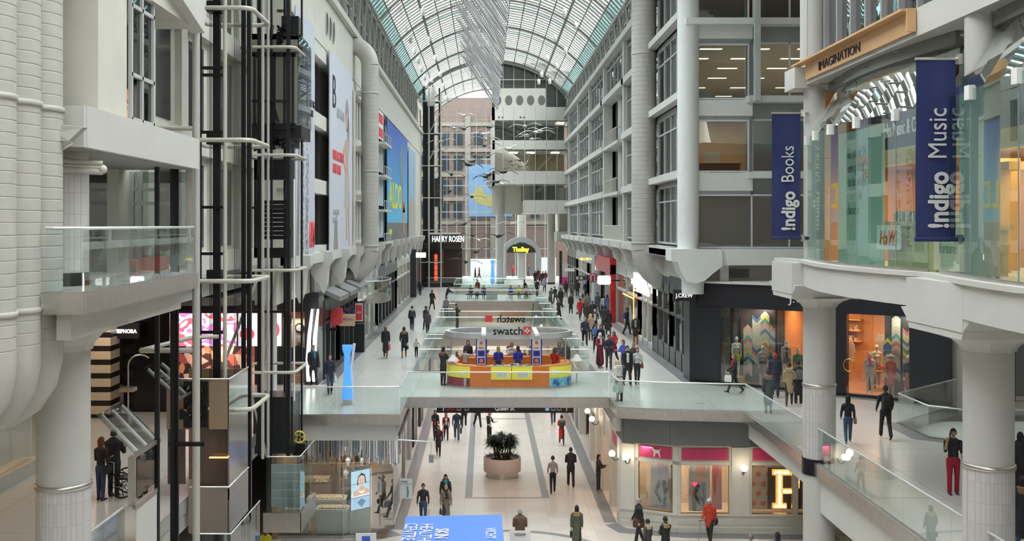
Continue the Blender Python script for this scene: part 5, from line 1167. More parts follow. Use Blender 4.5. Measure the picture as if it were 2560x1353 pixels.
for y, c, lab, z in ((96,(1,.72,.1),'yellow lit sign over a gold shop front',8.9),(92,(1,.8,.55),'pale orange lit three-letter sign on the grey pier',8.6)):
    t = thing('shop_sign', lab, 'sign', (9.2,y,z)); text('ANN' if y == 92 else '***', t, (8.7 if y == 96 else 9.35, y-.1 if y == 96 else 88.3, z), .75, em('lit_letters_%d' % y, c, 1.6), xs=.55 if y == 92 else 1.6)
t = thing('fashion_poster', 'pink and white poster of a woman standing beside the far right shops', 'poster', (8.9,117,Z2)); MB().box(8.55,9.35,117,117.1,Z2+.3,Z2+3).build('board', mat('pale_poster', (.6,.5,.5), .6), t); MB().box(8.6,9.3,116.95,117,Z2+.5,Z2+1.5).build('pink_dress_print', mat('hot_pink', (.75,.03,.28), .5), t)
MB().box(8.1,8.4,113,113.4,Z2,9.6).build('trim_black_pier', BLKP, kind='structure')

# ---- left wall shops
struct('wall_left_front', MB().box(-17.3,-15.6,47.9,48.2,Z2,10.7).box(-17.3,-8.0,47.9,48.2,8.4,10.7).box(-10.6,-9.3,47.9,48.2,Z2,8.4).box(-8.3,-7.95,47.9,48.2,Z2,8.4), BLKP)
t = thing('lit_billboard', 'glowing pink and white floral screen seen between the lift rails', 'screen', (-13.5,47.8,6.8)); MB().box(-15.6,-11.4,47.7,47.8,6.85,8.35).build('screen', mottled('floral_glow', [(1,.72,.75),(.95,.12,.18),(1,.85,.85),(.8,.2,.5),(1,.9,.9)], 1.1, emit=1.4), t)
t = thing('lit_billboard', 'glowing white screen with red poppies right of the first lift', 'screen', (-10.6,47.8,6.8)); MB().box(-11.3,-9.35,47.7,47.8,6.85,8.35).build('screen', em('pale_pink_glow', (1,.82,.80), 1.5), t)
MB().ball((-9.9,47.68,7.6), .5, 16, (1,.03,1)).ball((-10.9,47.68,7.4), .35, 16, (1,.03,.8)).build('poppy_print', em('red_glow_print', (.9,.08,.12), 1.0), t)
struct('wall_left_display', MB().box(-15.6,-9.3,49.5,49.6,Z2,6.8), mottled('cosmetic_shelves', [(.35,.1,.08),(.05,.03,.03),(.6,.3,.15),(.02,.02,.02),(.7,.5,.4)], 3, kind='cell', emit=.15))
lamp((-12.5,48.8,6.7), 1, 60, (1,.6,.45), sy=.6, rot=(0,0,0))
t = thing('shop_display', 'small shop window display with wall clock, dark octagon umbrella and orange strip', 'display', (-8.8,49,Z2)); MB().box(-9.25,-8.3,49.2,49.3,Z2+.1,8.35).build('backdrop', mat('beige_backdrop', (.55,.47,.38), .6), t); MB().box(-9.25,-8.3,48.3,49.2,8.1,8.4).build('orange_header', mat('orange_header', (.65,.2,.06), .5), t)
MB().tube([(-8.75,49.1,7.55),(-8.75,49.18,7.55)], .22, 20).build('clock', BLACK, t); MB().tube([(-8.75,49.06,7.55),(-8.75,49.1,7.55)], .16, 20).build('clock_face', SKING, t)
MB().tube([(-8.8,48.9,6.25),(-8.8,48.95,6.25)], .5, 8).build('umbrella', mat('umbrella_dark', (.03,.03,.03), .7), t); MB().box(-9.2,-8.35,48.5,49.1,Z2,Z2+.35).build('plinth', MATS['tan_plinth'], t); MB().ball((-8.75,49.12,7.0), .13, 12, (1,.1,1.5)).build('oval_plate', SKING, t)
lamp((-8.8,48.7,8.0), .6, 14, (1,.85,.65)); t['label'] = t['label']
t = thing('light_sculpture', 'pair of tall curved white light strips at the corner shop', 'light', (-7.9,47.6,Z2))
for x in (-7.95,-7.68):
    MB().tube([(x-.12,47.6,Z2+.2),(x-.14,47.6,Z2+1.2),(x-.08,47.6,Z2+2.3),(x+.05,47.6,Z2+3.5)], [.09,.10,.085,.05], 10).build('light_tube', em('led_white', (1,1,1), 2.6), t)
struct('wall_left_corner_glass', MB().box(-8.0,-7.65,47.9,49.5,Z2,9.3), mat('dark_reflective', (.05,.055,.06), .08))
DKW = mat('dark_left_front', (.03,.03,.032), .35)
shopfront('nine', -1, 49.5, 54.5, 8.4, DKW, mat('brown_shop', (.16,.09,.06), .6), True, 3, .3, (1,.8,.6), 1.6, 14)
shopfront('ten', -1, 54.5, 62, 8.6, DKW, mat('slate_shop', (.12,.12,.13), .6), True, 4, .3, (1,.85,.7), 1.6, 22)
shopfront('eleven', -1, 62, 74, 9.0, FRAME, mat('pale_curtain', (.52,.48,.40), .8), True, 4, .2, (1,.9,.75), 1.4, 110)
shopfront('twelve', -1, 74, 90, 9.0, DKW, mat('brown_shop2', (.25,.16,.10), .6), True, 6, .2, (1,.8,.55), 1.8, 90)
shopfront('thirteen', -1, 90, 106, 9.2, mat('pale_frame', (.45,.44,.42), .4), mat('white_shop', (.55,.52,.47), .6), True, 4, .2, (1,.9,.75), 1.8, 180)
struct('wall_left_black_pier', MB().box(-7.7,-7.0,106,107,Z2,9.9).box(-8,-7.6,107,125,Z2,9.9), BLKP)
b = MB()
for y in (49.7, 53.5, 57.5): b.slab([(-7.7,y,9.1),(-7.7,y+3,9.1),(-6.9,y+3,8.75),(-6.9,y,8.75)], (0,0,.22))
struct('trim_awning_left', b, mat('zinc_grey', (.22,.22,.23), .4))
t = thing('blade_sign', 'red folded ribbon-like sign on the left shops', 'sign', (-7.2,51.5,7.6)); MB().slab([(-7.55,51,7.35),(-7.0,51,7.6),(-7.0,51,8.3),(-7.3,51,8.35),(-7.55,51,8.15)], (0,.25,0)).build('red_panel', REDP, t); MB().box(-7.6,-7.3,51.1,51.2,7.2,7.35).build('arm', BLACK, t)
t = thing('blade_sign', 'beige hanging sign with purple letters on the left shops', 'sign', (-6.8,52,7.3)); MB().box(-7.3,-6.5,52,52.1,7.35,7.95).build('board', mat('beige_sign', (.55,.42,.28), .5), t); text('STARSTRUCK', t, (-7.24,51.98,7.65), .15, mat('purple_letters', (.35,.15,.4), .5, var=0), xs=.72); MB().box(-7.6,-6.5,52.02,52.08,8.05,8.15).build('arm', NAVY, t)
t = thing('sale_poster_stand', 'black stand with a red and white thirty percent sale poster', 'sign', (-7.2,60,Z2)); MB().box(-7.55,-6.95,60,60.12,6.75,8.0).build('frame', BLKP, t); MB().box(-7.48,-7.02,59.97,60,6.85,7.9).build('white_margin', WPR, t); MB().box(-7.44,-7.06,59.95,59.97,6.92,7.8).build('red_field', REDP, t); text('30%', t, (-7.4,59.94,7.3), .2, WPR, xs=.85); MB().box(-7.55,-6.95,60,60.5,Z2,6.7).build('base', BLKP, t)
t = structroot('balcony_9', (-7, 70, 7.5)); q = [(-7.6,66.6)]+[(-6.9+.55*math.cos(a), 69.8+2.6*math.sin(a)) for a in [-PI/2+PI*k/10 for k in range(11)]]+[(-7.6,73)]
MB().prism(q, 7.35, 7.7).build('balcony_slab', STEEL, t); b = MB()
for (x, y), (x2, y2) in zip(q, q[1:]): b.slab([(x,y,7.7),(x2,y2,7.7),(x2,y2,8.75),(x,y,8.75)], (.015,0,0))
b.build('balcony_glass', G_RAIL, t); MB().tube([(x,y,8.78) for x, y in q], .03, 6).build('balcony_railing', RAIL, t)
t = thing('stair_rail', 'small bent grey step rail beside the sale poster', 'handrail', (-6.9,63,Z2)); MB().tube([(-7.4,62,7.0),(-6.7,62,6.4),(-6.9,62,5.6),(-7.3,62,5.5)], .03, 6).tube([(-7.4,63,7.0),(-6.6,63,6.4),(-6.8,63,5.5)], .03, 6).build('tube', STEEL, t)
t = thing('blade_sign', 'small white lit sign high on the black pier at the far left', 'sign', (-6.6,106,9.2)); MB().box(-7.0,-6.0,105.8,105.95,9.1,9.6).build('light_box', em('sign_white2', (1,1,1), 2), t)
# ---- cosmetics shop at the far left
STRC = stripes('black_cream_bands', [(.64,.52,.38),(.64,.52,.38),(.64,.52,.38),(.015,.014,.014),(.015,.014,.014)], .52, 'Z', .3)
struct('column_striped', MB().box(-15.15,-14.25,39.6,40.6,Z2,9.6), STRC); bpy.data.objects['column_striped']
struct('wall_cosmetics_front', MB().box(-14.2,-12.4,40.9,41.2,Z2,9.2).box(-17.4,-14.9,40.9,41.2,Z2,9.2), mat('gloss_black', (.008,.008,.01), .12))
t = thing('shop_sign', 'black box sign with white cosmetics shop name at lower left', 'sign', (-13.9,40.4,8.2)); MB().box(-14.35,-13.4,40.3,40.5,8.0,8.6).build('sign_box', BLKP, t); text('SEPHORA', t, (-14.28,40.28,8.22), .2, em('white_glow_letters', (1,1,1), 1.2), xs=.92, bold=.008)
struct('ceiling_cosmetics', MB().box(-17.4,-8.6,36,47.9,9.6,9.9), mat('mirror_soffit', (.30,.27,.26), .08, .7))
for x, y in ((-14.8,32.5),(-13.2,38.5)):
    t = thing('arc_floor_lamp', 'chrome arc floor lamp with square shade, %s the striped column' % ('in front of' if y < 35 else 'right of'), 'lamp', (x,y,Z2)); MB().tube([(x,y,Z2),(x,y,7.2)]+[(x+.45-.45*math.cos(a), y, 7.2+.4*math.sin(a)) for a in [PI*k/8 for k in range(1,7)]], .03, 8).build('arm', STEEL, t)
    MB().box(x-.25,x+.25,y-.25,y+.25,Z2+1.2,Z2+1.35).build('base_box', STEEL, t)
lamp((-13,34,9.5), 4, 60, (1,.80,.62), sy=7); lamp((-14.2,38.4,9.4), 1.5, 45, (1,.85,.68))  # last lamp is added to lighten the striped column
# ================================================================ lower floor shops
# ---- white shop with pink fascias (chamfered corner)
PW = mat('shop_white_paint', (.66,.64,.58), .45); PINK = mat('pink_fascia', (.62,.05,.16), .45, var=.12, vs_=3)
K = [Vector((5.62,60)), Vector((5.62,43.0)), Vector((7.75,41.95)), Vector((15,41.75))]
def seg(i, u, d=0):
    a, c = K[i], K[i+1]; D = (c-a).normalized(); N = Vector((-D.y, D.x)); 
    p = a+D*u+N*d; return p.x, p.y
def sbox(b, i, u0, u1, d0, d1, z0, z1): return b.prism([seg(i,u0,d0), seg(i,u1,d0), seg(i,u1,d1), seg(i,u0,d1)], z0, z1)
L1 = (K[2]-K[1]).length; L2_ = (K[3]-K[2]).length
b = MB(); Z = 3.55
for i, L, wins in ((1, L1, ((.75,2.2),)), (2, L2_, ((.15,2.1),(3.0,4.65),(4.85,6.3)))):
    sbox(b, i, 0, L, 0, .25, 0, .72); sbox(b, i, 0, L, 0, .25, 3.45, 3.6); sbox(b, i, 0, L, 0, .2, 2.72, 2.86)
    u = 0
    for w0, w1 in wins: sbox(b, i, u, w0, 0, .25, .7, 3.5); u = w1
    sbox(b, i, u, L, 0, .25, .7, 3.5)
    sbox(b, i, 0, L, -.06, .02, .68, .76); sbox(b, i, 0, L, -.05, .02, 0, .22)
    for w0, w1 in wins: sbox(b, i, w0, w1, .05, .2, 2.86, 3.5)
    u = .1
    while u < L-.5: sbox(b, i, u, min(u+1.0, L-.1), -.02, .01, .32, .58); u += 1.15
sbox(b, 0, 0, 17, 0, .25, 2.7, 3.6)
for u in (16.2, 13.5, 10.5, 7.5, 4.5): sbox(b, 0, u, u+.7, -.06, .25, 0, 3.6)
sbox(b, 2, 2.2, 2.9, -.05, .01, .7, 3.45); sbox(b, 1, .05, .6, -.04, .01, .75, 3.4)
struct('wall_pink_shop', b, PW)
b = MB(); sbox(b, 1, .8, 2.15, 0, .04, 2.92, 3.4); sbox(b, 2, .2, 2.05, 0, .04, 2.92, 3.4); sbox(b, 2, 3.05, 4.6, 0, .04, 2.92, 3.4); sbox(b, 2, 4.9, 6.3, 0, .04, 2.92, 3.4); sbox(b, 0, 14.3, 16.1, -.02, .04, 2.92, 3.4)
struct('trim_pink_fascia', b, PINK)
b = MB().mat(mat('warm_backdrop', (.45,.33,.22), .7)); b.box(5.9, 15, 44.2, 44.4, 0, 3.5); b.box(7.55,7.7,42.3,44.2,0,3.4); b.box(7.8,15,42.3,44.2,.5,.6); b.build('wall_pink_shop_inner', None, kind='structure')
struct('ceiling_pink_shop', MB().prism([(5.9,43.2),(7.85,42.25),(15,42.05),(15,44.3),(5.9,44.3)], 3.42, 3.5), PW)
wn += 1; t = structroot('window_%d' % wn, (8,42.2,.7)); b = MB()
sbox(b, 1, .75, 2.2, .1, .12, .75, 2.72); sbox(b, 2, .15, 2.1, .1, .12, .75, 2.72); sbox(b, 2, 3.0, 6.3, .1, .12, .75, 2.72); b.build('window_glass', G_SHOP, t)
b = MB()
for i, w0, w1 in ((1,.75,2.2),(2,.15,2.1),(2,3.0,4.65),(2,4.85,6.3)):
    for z in (.74, 2.7): sbox(b, i, w0, w1, .06, .14, z, z+.04)
    for u in (w0, w1-.03): sbox(b, i, u, u+.03, .06, .14, .74, 2.72)
b.build('window_frame', mat('brass', (.65,.42,.15), .25, .9), t)
lamp((6.9,42.9,3.35), 1.0, 60, (1,.88,.75)); lamp((8.8,42.6,3.35), 1.6, 80, (1,.86,.72), sy=.6); lamp((11.8,43,3.35), 2.2, 45, (1,.75,.5), sy=.6)
lamp((7.2,47,3.5), 1.2, 60, (1,.72,.5), sy=4); struct('wall_pink_shop_side', MB().box(8.4,8.5,44.4,62,0,3.6), mat('peach_wall', (.62,.40,.28), .6)); struct('ceiling_pink_side', MB().box(5.9,8.5,44.4,62,3.6,3.7), PW)
# window posters: cropped figures in patterned leggings
def poster(lab, i, u, w_, top, leg):
    t = thing('window_poster', lab, 'poster', (*seg(i,u,.4), .8)); b = MB(); sbox(b, i, u, u+w_, .42, .45, .75, 2.7); b.build('board', mat('poster_grey', (.52,.50,.49), .6, var=0), t)
    def P(a, z): x, y = seg(i, u+a*w_, .40); return (x, y, z)
    D = Vector((0,-.012,0))
    MB().slab([P(.38,2.68),(P(.72,2.68)),P(.80,2.2),P(.78,1.95),P(.40,1.95),P(.34,2.2)], D).build('pullover_print', top, t)
    MB().slab([P(.46,1.98),P(.60,1.98),P(.60,1.85),P(.46,1.85)], D*1.3).build('waist_print', SKIN1, t)
    b = MB().slab([P(.40,1.95),P(.60,1.95),P(.52,1.75),P(.34,1.45),P(.56,1.05),P(.50,.98),P(.20,1.42),P(.24,1.6)], D).slab([P(.56,1.95),P(.78,1.95),P(.80,1.4),P(.74,.95),P(.62,.95),P(.66,1.4)], D); b.build('leggings_print', leg, t)
    b = MB().tube([P(.5+.28*math.cos(a), .95+.2*math.sin(a)) for a in [2*PI*k/14 for k in range(14)]], .012, 5, closed=True).tube([P(.85+.12*math.cos(a), .9+.14*math.sin(a)) for a in [2*PI*k/10 for k in range(10)]], .01, 5, closed=True); b.build('bicycle_print', SKING, t)
LEG = mottled('patterned_leggings', [(.05,.055,.06),(.2,.22,.22),(.03,.03,.035)], 14, kind='cell')
poster('window poster of a cropped figure in pale top and patterned leggings', 1, 1.15, .85, mat('lilac_top', (.5,.42,.5), .6), LEG)
poster('window poster of a cropped figure in peach top and patterned leggings', 2, .55, .85, mat('peach_top', (.68,.30,.20), .6), LEG)
b = MB(); sbox(b, 2, 1.5, 1.9, .5, .6, .8, 2.6); b.build('curtain_panel', mat('pink_strip', (.6,.2,.2), .6), None, 'narrow reddish vertical panel beside the peach poster', 'panel')
t = thing('neon_heart', 'small red heart sticker on the middle pink shop window', 'sticker', (8.5,42,1.9)); MB().slab([(8.36,42.0,1.97),(8.43,42.0,2.02),(8.48,42.0,1.98),(8.53,42.0,2.02),(8.6,42.0,1.97),(8.48,42.0,1.84)], (0,-.01,0)).build('heart', em('red_neon', (1,.05,.1), 1.2), t)
# illuminated letter P
t = thing('marquee_letter', 'big dark letter P edged with glowing round bulbs in the spotted window', 'sign', (11.6,42.4,.8)); y = 42.35
MB().box(11.73,12.30,y,y+.15,.85,1.05).box(11.88,12.14,y,y+.15,1.05,2.35).box(11.73,12.58,y,y+.15,2.2,2.42).box(12.08,12.68,y,y+.15,1.45,1.65).slab([(12.43,y,2.42),(12.83,y,2.15),(12.83,y,1.7),(12.53,y,1.45),(12.43,y,1.5),(12.63,y,1.75),(12.63,y,2.1),(12.38,y,2.25)], (0,.15,0)).build('letter_body', em('amber_face', (1,.5,.15), .5), t)
MB().box(11.58,12.93,y+.15,y+.25,.8,2.5).build('letter_back', mat('dark_brown', (.03,.015,.01), .5), t)
bulbs = [(11.83+.13*k, .95) for k in range(4)]+[(12.01, 1.08+.125*k) for k in range(11)]+[(11.83+.13*k, 2.32) for k in range(5)]+[(12.18+.12*k, 1.55) for k in range(3)]+[(12.68,1.75),(12.73,1.92),(12.68,2.1),(12.58,2.22),(12.6,1.6)]
for x, z in bulbs: MB().ball((x,y-.02,z), .05, 8).build('bulb', em('bulb_glow', (1,.85,.6), 6), t)
t = thing('spotted_backdrop', 'pale window backdrop with red polka dots behind the letter P', 'backdrop', (11,42.9,.7)); MB().box(10.0,13.8,42.8,42.85,.7,2.8).build('board', mat('pale_beige', (.60,.50,.38), .7), t)
for r in range(5):
    for c in range(9): x = 10.2+c*.42+(.21 if r % 2 else 0); z = .95+r*.4; MB().tube([(x,42.78,z),(x,42.8,z)], .11, 14).build('dot', mat('dot_red', (.60,.16,.13), .7), t)
t = thing('dog_emblem', 'white running dog silhouette on the leftmost pink fascia', 'sign', (*seg(1,1.4,-.01), 3.0))
dg = [(.0,.2),(.05,.26),(.12,.24),(.3,.24),(.42,.3),(.4,.24),(.44,.22),(.40,.18),(.36,.0),(.32,.0),(.32,.12),(.18,.12),(.1,.0),(.06,.02),(.1,.14),(.06,.2)]
dg = [(.02,.36),(.08,.42),(.16,.38),(.18,.32),(.36,.31),(.48,.38),(.42,.28),(.42,.16),(.45,.02),(.40,.02),(.36,.16),(.24,.16),(.20,.02),(.15,.02),(.16,.2),(.1,.32)]
MB().slab([(*seg(1,1.25+a,-.02), 2.95+z) for a, z in dg], (0,-.012,0)).build('dog', WPR, t)
# globe wall lights
def globe(lab, x, y, z, dx, dy):
    t = thing('globe_wall_light', lab, 'wall light', (x, y, z), 'lit white globe lights on the pink shop'); MB().ball((x,y,z+.14), .14, 16).build('globe', em('globe_glow', (1,.93,.75), 5), t)
    MB().tube([(x+dx,y+dy,z+.05),(x+dx*.8,y+dy*.8,z-.12),(x+dx*.3,y+dy*.3,z-.14),(x,y,z-.02)], .018, 6).lathe([(.05,z-.02),(.07,z+.02)], x, y, 10).build('bracket', BLACK, t)
    d = bpy.data.lights.new('bulb', 'POINT'); d.energy = 9; d.color = (1,.8,.5); d.shadow_soft_size = .14; o = bpy.data.objects.new('globe_glow', d); o.location = (x, y-.25 if dy > .1 else y, z+.2); C.objects.link(o)
globe('lit globe light on the pilaster between the two window posters and the letter P', 10.35, 41.5, 2.55, 0, .28); globe('lit globe light at the chamfered corner, right one of the lower pair', 5.75, 42.6, 2.75, .22, .16)
globe('lit globe light at the shop corner, left one of the lower pair', 5.3, 43.3, 2.75, .3, 0); globe('lit globe light beside the shop side wall, lower one of the upper pair', 5.25, 51, 2.75, .35, 0); globe('lit globe light beside the shop side wall, farthest one', 5.25, 53.2, 2.75, .35, 0)
# further lower fronts on the right
b = MB().mat(mat('tan_stone', (.42,.30,.19), .6)).box(5.7,6.1,62,72,0,4).mat(PW)
for y in (62, 65, 68, 72, 78, 84, 90): b.box(5.6,6.0,y-.35,y+.35,0,4)
b.mat(mat('dark_door', (.05,.035,.03), .3))
for y in (63.5, 66.5): b.box(5.62,5.72,y-.8,y+.8,0,2.6)
b.mat(GOODS).box(6.1,6.3,72,110,0,4); b.build('wall_lower_right_shops', None, kind='structure')
lamp((5.9,80,3.8), .6, 120, (1,.85,.7), sy=18)
# ---- left lower side
b = MB().mat(mat('pink_lit_wall', (.62,.42,.42), .6)).box(-5.2,-5.0,47,100,0,4).mat(FRAME)
for y in (47, 51, 55, 60, 66, 72, 80, 90): b.box(-4.1,-3.9,y-.1,y+.1,0,4.1)
b.box(-4.15,-3.9,44,125,3.4,4.1).mat(BLKP)
for y in (58, 64, 76): b.box(-4.1,-3.95,y,y+2.5,0,3.4)
b.build('wall_lower_left_shops', None, kind='structure'); lamp((-4.5,60,3.9), .6, 160, (1,.75,.72), sy=22)
MB().box(-4.02,-4.0,47,60,0,3.4).build('window_lower_left', G_SHOP, kind='structure')
# jewellery shop
t = thing('jewellery_shop_fascia', 'fringe of hanging chrome blades above the jewellery shop front', 'decoration', (-5.5,41,3.2))
b1 = MB(); b2 = MB(); b3 = MB()
for i in range(230):
    u = i/230; x = -7.6+4.25*u; y = 41.0+R.uniform(0,.35); zt = 4.1; L = R.uniform(.6,1.15)+.15*math.sin(u*9); (b1, b2, b3)[R.randrange(3)].bar((x,y,zt),(x,y,zt-L), R.uniform(.025,.05), .012)
for i in range(60):
    y = 41.2+i*.09; x = -3.55-R.uniform(0,.3); (b1, b2)[i % 2].bar((x,y,4.1),(x,y,4.1-R.uniform(.6,1.1)), .04, .012)
b1.build('chrome_blade', mat('chrome', (.8,.82,.85), .08, 1), t); b2.build('steel_blade', STEEL, t); b3.build('blue_blade', mat('blue_steel', (.25,.30,.42), .15, .9), t)
struct('ceiling_jewellery', MB().box(-8.2,-3.4,41.5,47,3.9,4.1), mat('dark_ceiling', (.04,.04,.045), .4))
JB = mat('bronze_wall', (.30,.20,.11), .4, var=.08); struct('wall_jewellery_back', MB().box(-8.2,-4.1,46.2,46.4,0,4).box(-8.4,-8.2,41,46.4,0,4), JB)
struct('floor_jewellery', MB().box(-8.2,-3.9,41.2,46.2,0,.02), mat('dark_brown_floor', (.16,.11,.08), .3))
b = MB()
JP = [(-8.2,41.1),(-5.6,41.1),(-4.55,41.3),(-3.75,42.6),(-3.75,47)]
for p, q in zip(JP, JP[1:]):
    p = Vector(p); q = Vector(q); d = (q-p).normalized(); o = Vector((-d.y,d.x))*.006; b.slab([(p.x-o.x,p.y-o.y,.12),(q.x-o.x,q.y-o.y,.12),(q.x-o.x,q.y-o.y,3.0),(p.x-o.x,p.y-o.y,3.0)], (2*o.x,2*o.y,0))
b.build('window_jewellery_glass', G_SHOP, kind='structure')
b = MB()
for p, q in zip(JP, JP[1:]): b.bar((*p,.06),(*q,.06),.1,.12)
for p in JP[1:]: b.box(p[0]-.015,p[0]+.015,p[1]-.015,p[1]+.015,.1,3.0)
b.build('trim_jewellery_base', STEEL, kind='structure')
lamp((-6.2,43.8,3.8), 3, 85, (1,.9,.78), sy=3)
def jcounter(lab, x0, x1, y0, y1, h=1.0):
    t = thing('display_counter', lab, 'counter', ((x0+x1)/2,(y0+y1)/2,.02), 'white jewellery display counters'); MB().box(x0,x1,y0,y1,.02,h-.1).build('cabinet', mat('counter_white', (.62,.66,.62), .4), t)
    MB().box(x0-.03,x1+.03,y0-.03,y1+.03,h-.1,h).build('top', mat('counter_edge', (.72,.74,.68), .3), t); MB().box(x0+.06,x1-.06,y0+.06,y1-.06,h,h+.05).build('jewellery_tray', mottled('gold_trinkets', [(.7,.5,.25),(.8,.75,.65),(.4,.25,.1)], 20, kind='cell'), t)
jcounter('white display counter nearest the jewellery shop glass', -6.75, -5.5, 41.7, 42.3); jcounter('white display counter at the left behind the green glass box', -8.0, -7.1, 41.8, 42.4); jcounter('low brown-topped display counter deeper in the jewellery shop', -7.5, -5.9, 43.8, 44.5, .85)
t = thing('display_shelf', 'tall bronze shelf unit with white necklace busts', 'shelf', (-5.7,45.5,0)); b = MB()
for x in (-6.3,-5.7,-5.1): b.box(x-.05,x+.05,45.2,45.6,0,3.6)
for z in (.9,1.35,1.9,2.4,2.9): b.box(-6.3,-5.1,45.2,45.6,z,z+.04)
b.build('frame', mat('bronze_frame', (.35,.22,.12), .4), t)
for i, (x, z) in enumerate([(-6.05,1.39),(-5.95,1.94),(-6.0,2.44),(-5.95,2.94),(-5.4,1.39),(-5.35,1.94),(-5.45,2.44)]):
    MB().lathe([(.07,z),(.05,z+.05),(.13,z+.2),(.12,z+.27),(.04,z+.34),(.035,z+.42)], x, 45.3, 12).build('necklace_bust', WPR, None, 'white necklace display bust on the bronze shelf', 'bust', 'necklace busts in the jewellery shop')
t = thing('display_shelf', 'wide gold-lit drawer unit at the left of the jewellery shop', 'shelf', (-7.4,45.6,0)); MB().box(-8.1,-6.7,45.4,46.1,0,1.2).build('cabinet', JB, t); MB().box(-8.0,-6.8,45.3,45.9,1.2,1.35).build('tray', MATS['gold_trinkets'], t); MB().box(-7.7,-7.1,45.8,46.1,2.3,2.35).build('shelf', PW, t); MB().box(-7.6,-7.2,45.8,46.0,2.35,2.75).build('white_bags', WPR, t)
# video screen
t = thing('video_screen', 'tilted tall screen showing a dark-haired model with necklace', 'screen', (-4.85,41.6,.3)); o = Vector((-5.35,41.35,0)); dx = Vector((.85,.28,0))
def S(a, z): p = o+dx*a; return (p.x, p.y, z)
MB().slab([S(0,1.0),S(1,1.12),S(1,2.72),S(0,2.6)], (-.02,.06,0)).build('bezel', BLACK, t)
F_ = Vector((.004,-.012,0))
def SC(nm, pts, c, e=.9, k=1): MB().slab([tuple(Vector(S(a, 1.0+.12*a+z*1.6))+F_*k) for a, z in pts], F_*.3).build(nm, em('scr_'+nm, c, e), t)
SC('picture', [(.03,.02),(.97,.02),(.97,.98),(.03,.98)], (.40,.60,.75))
SC('shirt', [(.05,.33),(.95,.33),(.95,.42),(.75,.5),(.6,.54),(.4,.54),(.2,.46),(.05,.40)], (.75,.72,.72), 1, 2); SC('shoulder', [(.1,.36),(.9,.38),(.9,.45),(.62,.55),(.38,.55),(.15,.48)], (.65,.42,.33), .9, 3)
SC('neck', [(.40,.50),(.60,.50),(.60,.68),(.40,.68)], (.6,.38,.30), .9, 3.4); SC('hair', [(.28,.62),(.34,.84),(.5,.92),(.66,.86),(.72,.62),(.6,.7)], (.05,.03,.03), .5, 3.8); SC('face', [(.34,.68),(.42,.60),(.5,.57),(.58,.60),(.64,.7),(.62,.82),(.5,.86),(.37,.82)], (.75,.52,.42), .9, 4.4)
SC('lower_picture', [(.03,.02),(.97,.02),(.97,.32),(.03,.32)], (.35,.50,.70), .9, 2.4); SC('necklace', [(.3,.2),(.5,.28),(.7,.2),(.5,.05)], (.12,.25,.35), .7, 3); SC('divider', [(.0,.325),(1,.325),(1,.335),(.0,.335)], (.02,.02,.02), .1, 5); SC('divider_upper', [(.0,.66),(1,.66),(1,.668),(.0,.668)], (.02,.02,.02), .1, 5)
SC('left_eye', [(.42,.735),(.46,.745),(.49,.735),(.46,.728)], (.05,.03,.03), .3, 5); SC('right_eye', [(.53,.738),(.56,.748),(.60,.738),(.56,.73)], (.05,.03,.03), .3, 5); SC('lips', [(.47,.635),(.51,.645),(.56,.637),(.51,.622)], (.5,.08,.10), .6, 5); SC('nose', [(.505,.72),(.52,.72),(.53,.675),(.49,.675)], (.55,.33,.26), .7, 5); SC('left_brow', [(.40,.765),(.45,.778),(.49,.768),(.45,.77)], (.08,.04,.03), .3, 5); SC('right_brow', [(.53,.77),(.57,.782),(.62,.768),(.57,.774)], (.08,.04,.03), .3, 5)
SC('necklace_white', [(.36,.50),(.42,.44),(.5,.41),(.6,.44),(.64,.5),(.6,.47),(.5,.44),(.42,.47)], (.9,.9,.95), 1, 5)
MB().slab([S(0,.1),S(1,.1),S(1,1.08),S(0,.98)], (-.05,.1,0)).build('stand', mat('counter_white', (.62,.66,.62), .4), t)
t = thing('info_sign', 'pale clear sign with plant drawing beside the jewellery shop door', 'sign', (-3.2,42.2,1.2)); MB().box(-3.45,-2.95,42.2,42.23,1.3,1.85).build('panel', mat('frosted_panel', (.62,.68,.68), .4), t); MB().box(-3.45,-2.95,42.2,42.23,1.9,2.1).build('header', mat('frosted_panel', (.62,.68,.68), .4), t); b = MB()
for i in range(5): b.ball((-3.08+R.uniform(-.06,.06),42.19,1.4+i*.09), .05, 8, (1,.1,1))
b.build('plant_drawing', mat('slate_blue_ink', (.15,.25,.33), .6), t); MB().tube([(-3.2,42.22,0),(-3.2,42.22,1.3)], .02, 6).build('pole', STEEL, t); text('OASIS', t, (-3.42,42.19,1.95), .11, MATS['slate_blue_ink'])
t = thing('camera_arm', 'long white bracket arm with small grey camera at the left bridge corner', 'camera', (-3.2,41,3.6)); MB().tube([(-3.35,40.2,4.1),(-2.1,41,3.85),(-2.1,41,3.35)], .03, 6).build('arm', WPR, t); MB().box(-2.2,-2.02,40.9,41.1,3.05,3.35).build('camera_body', GREYP, t)
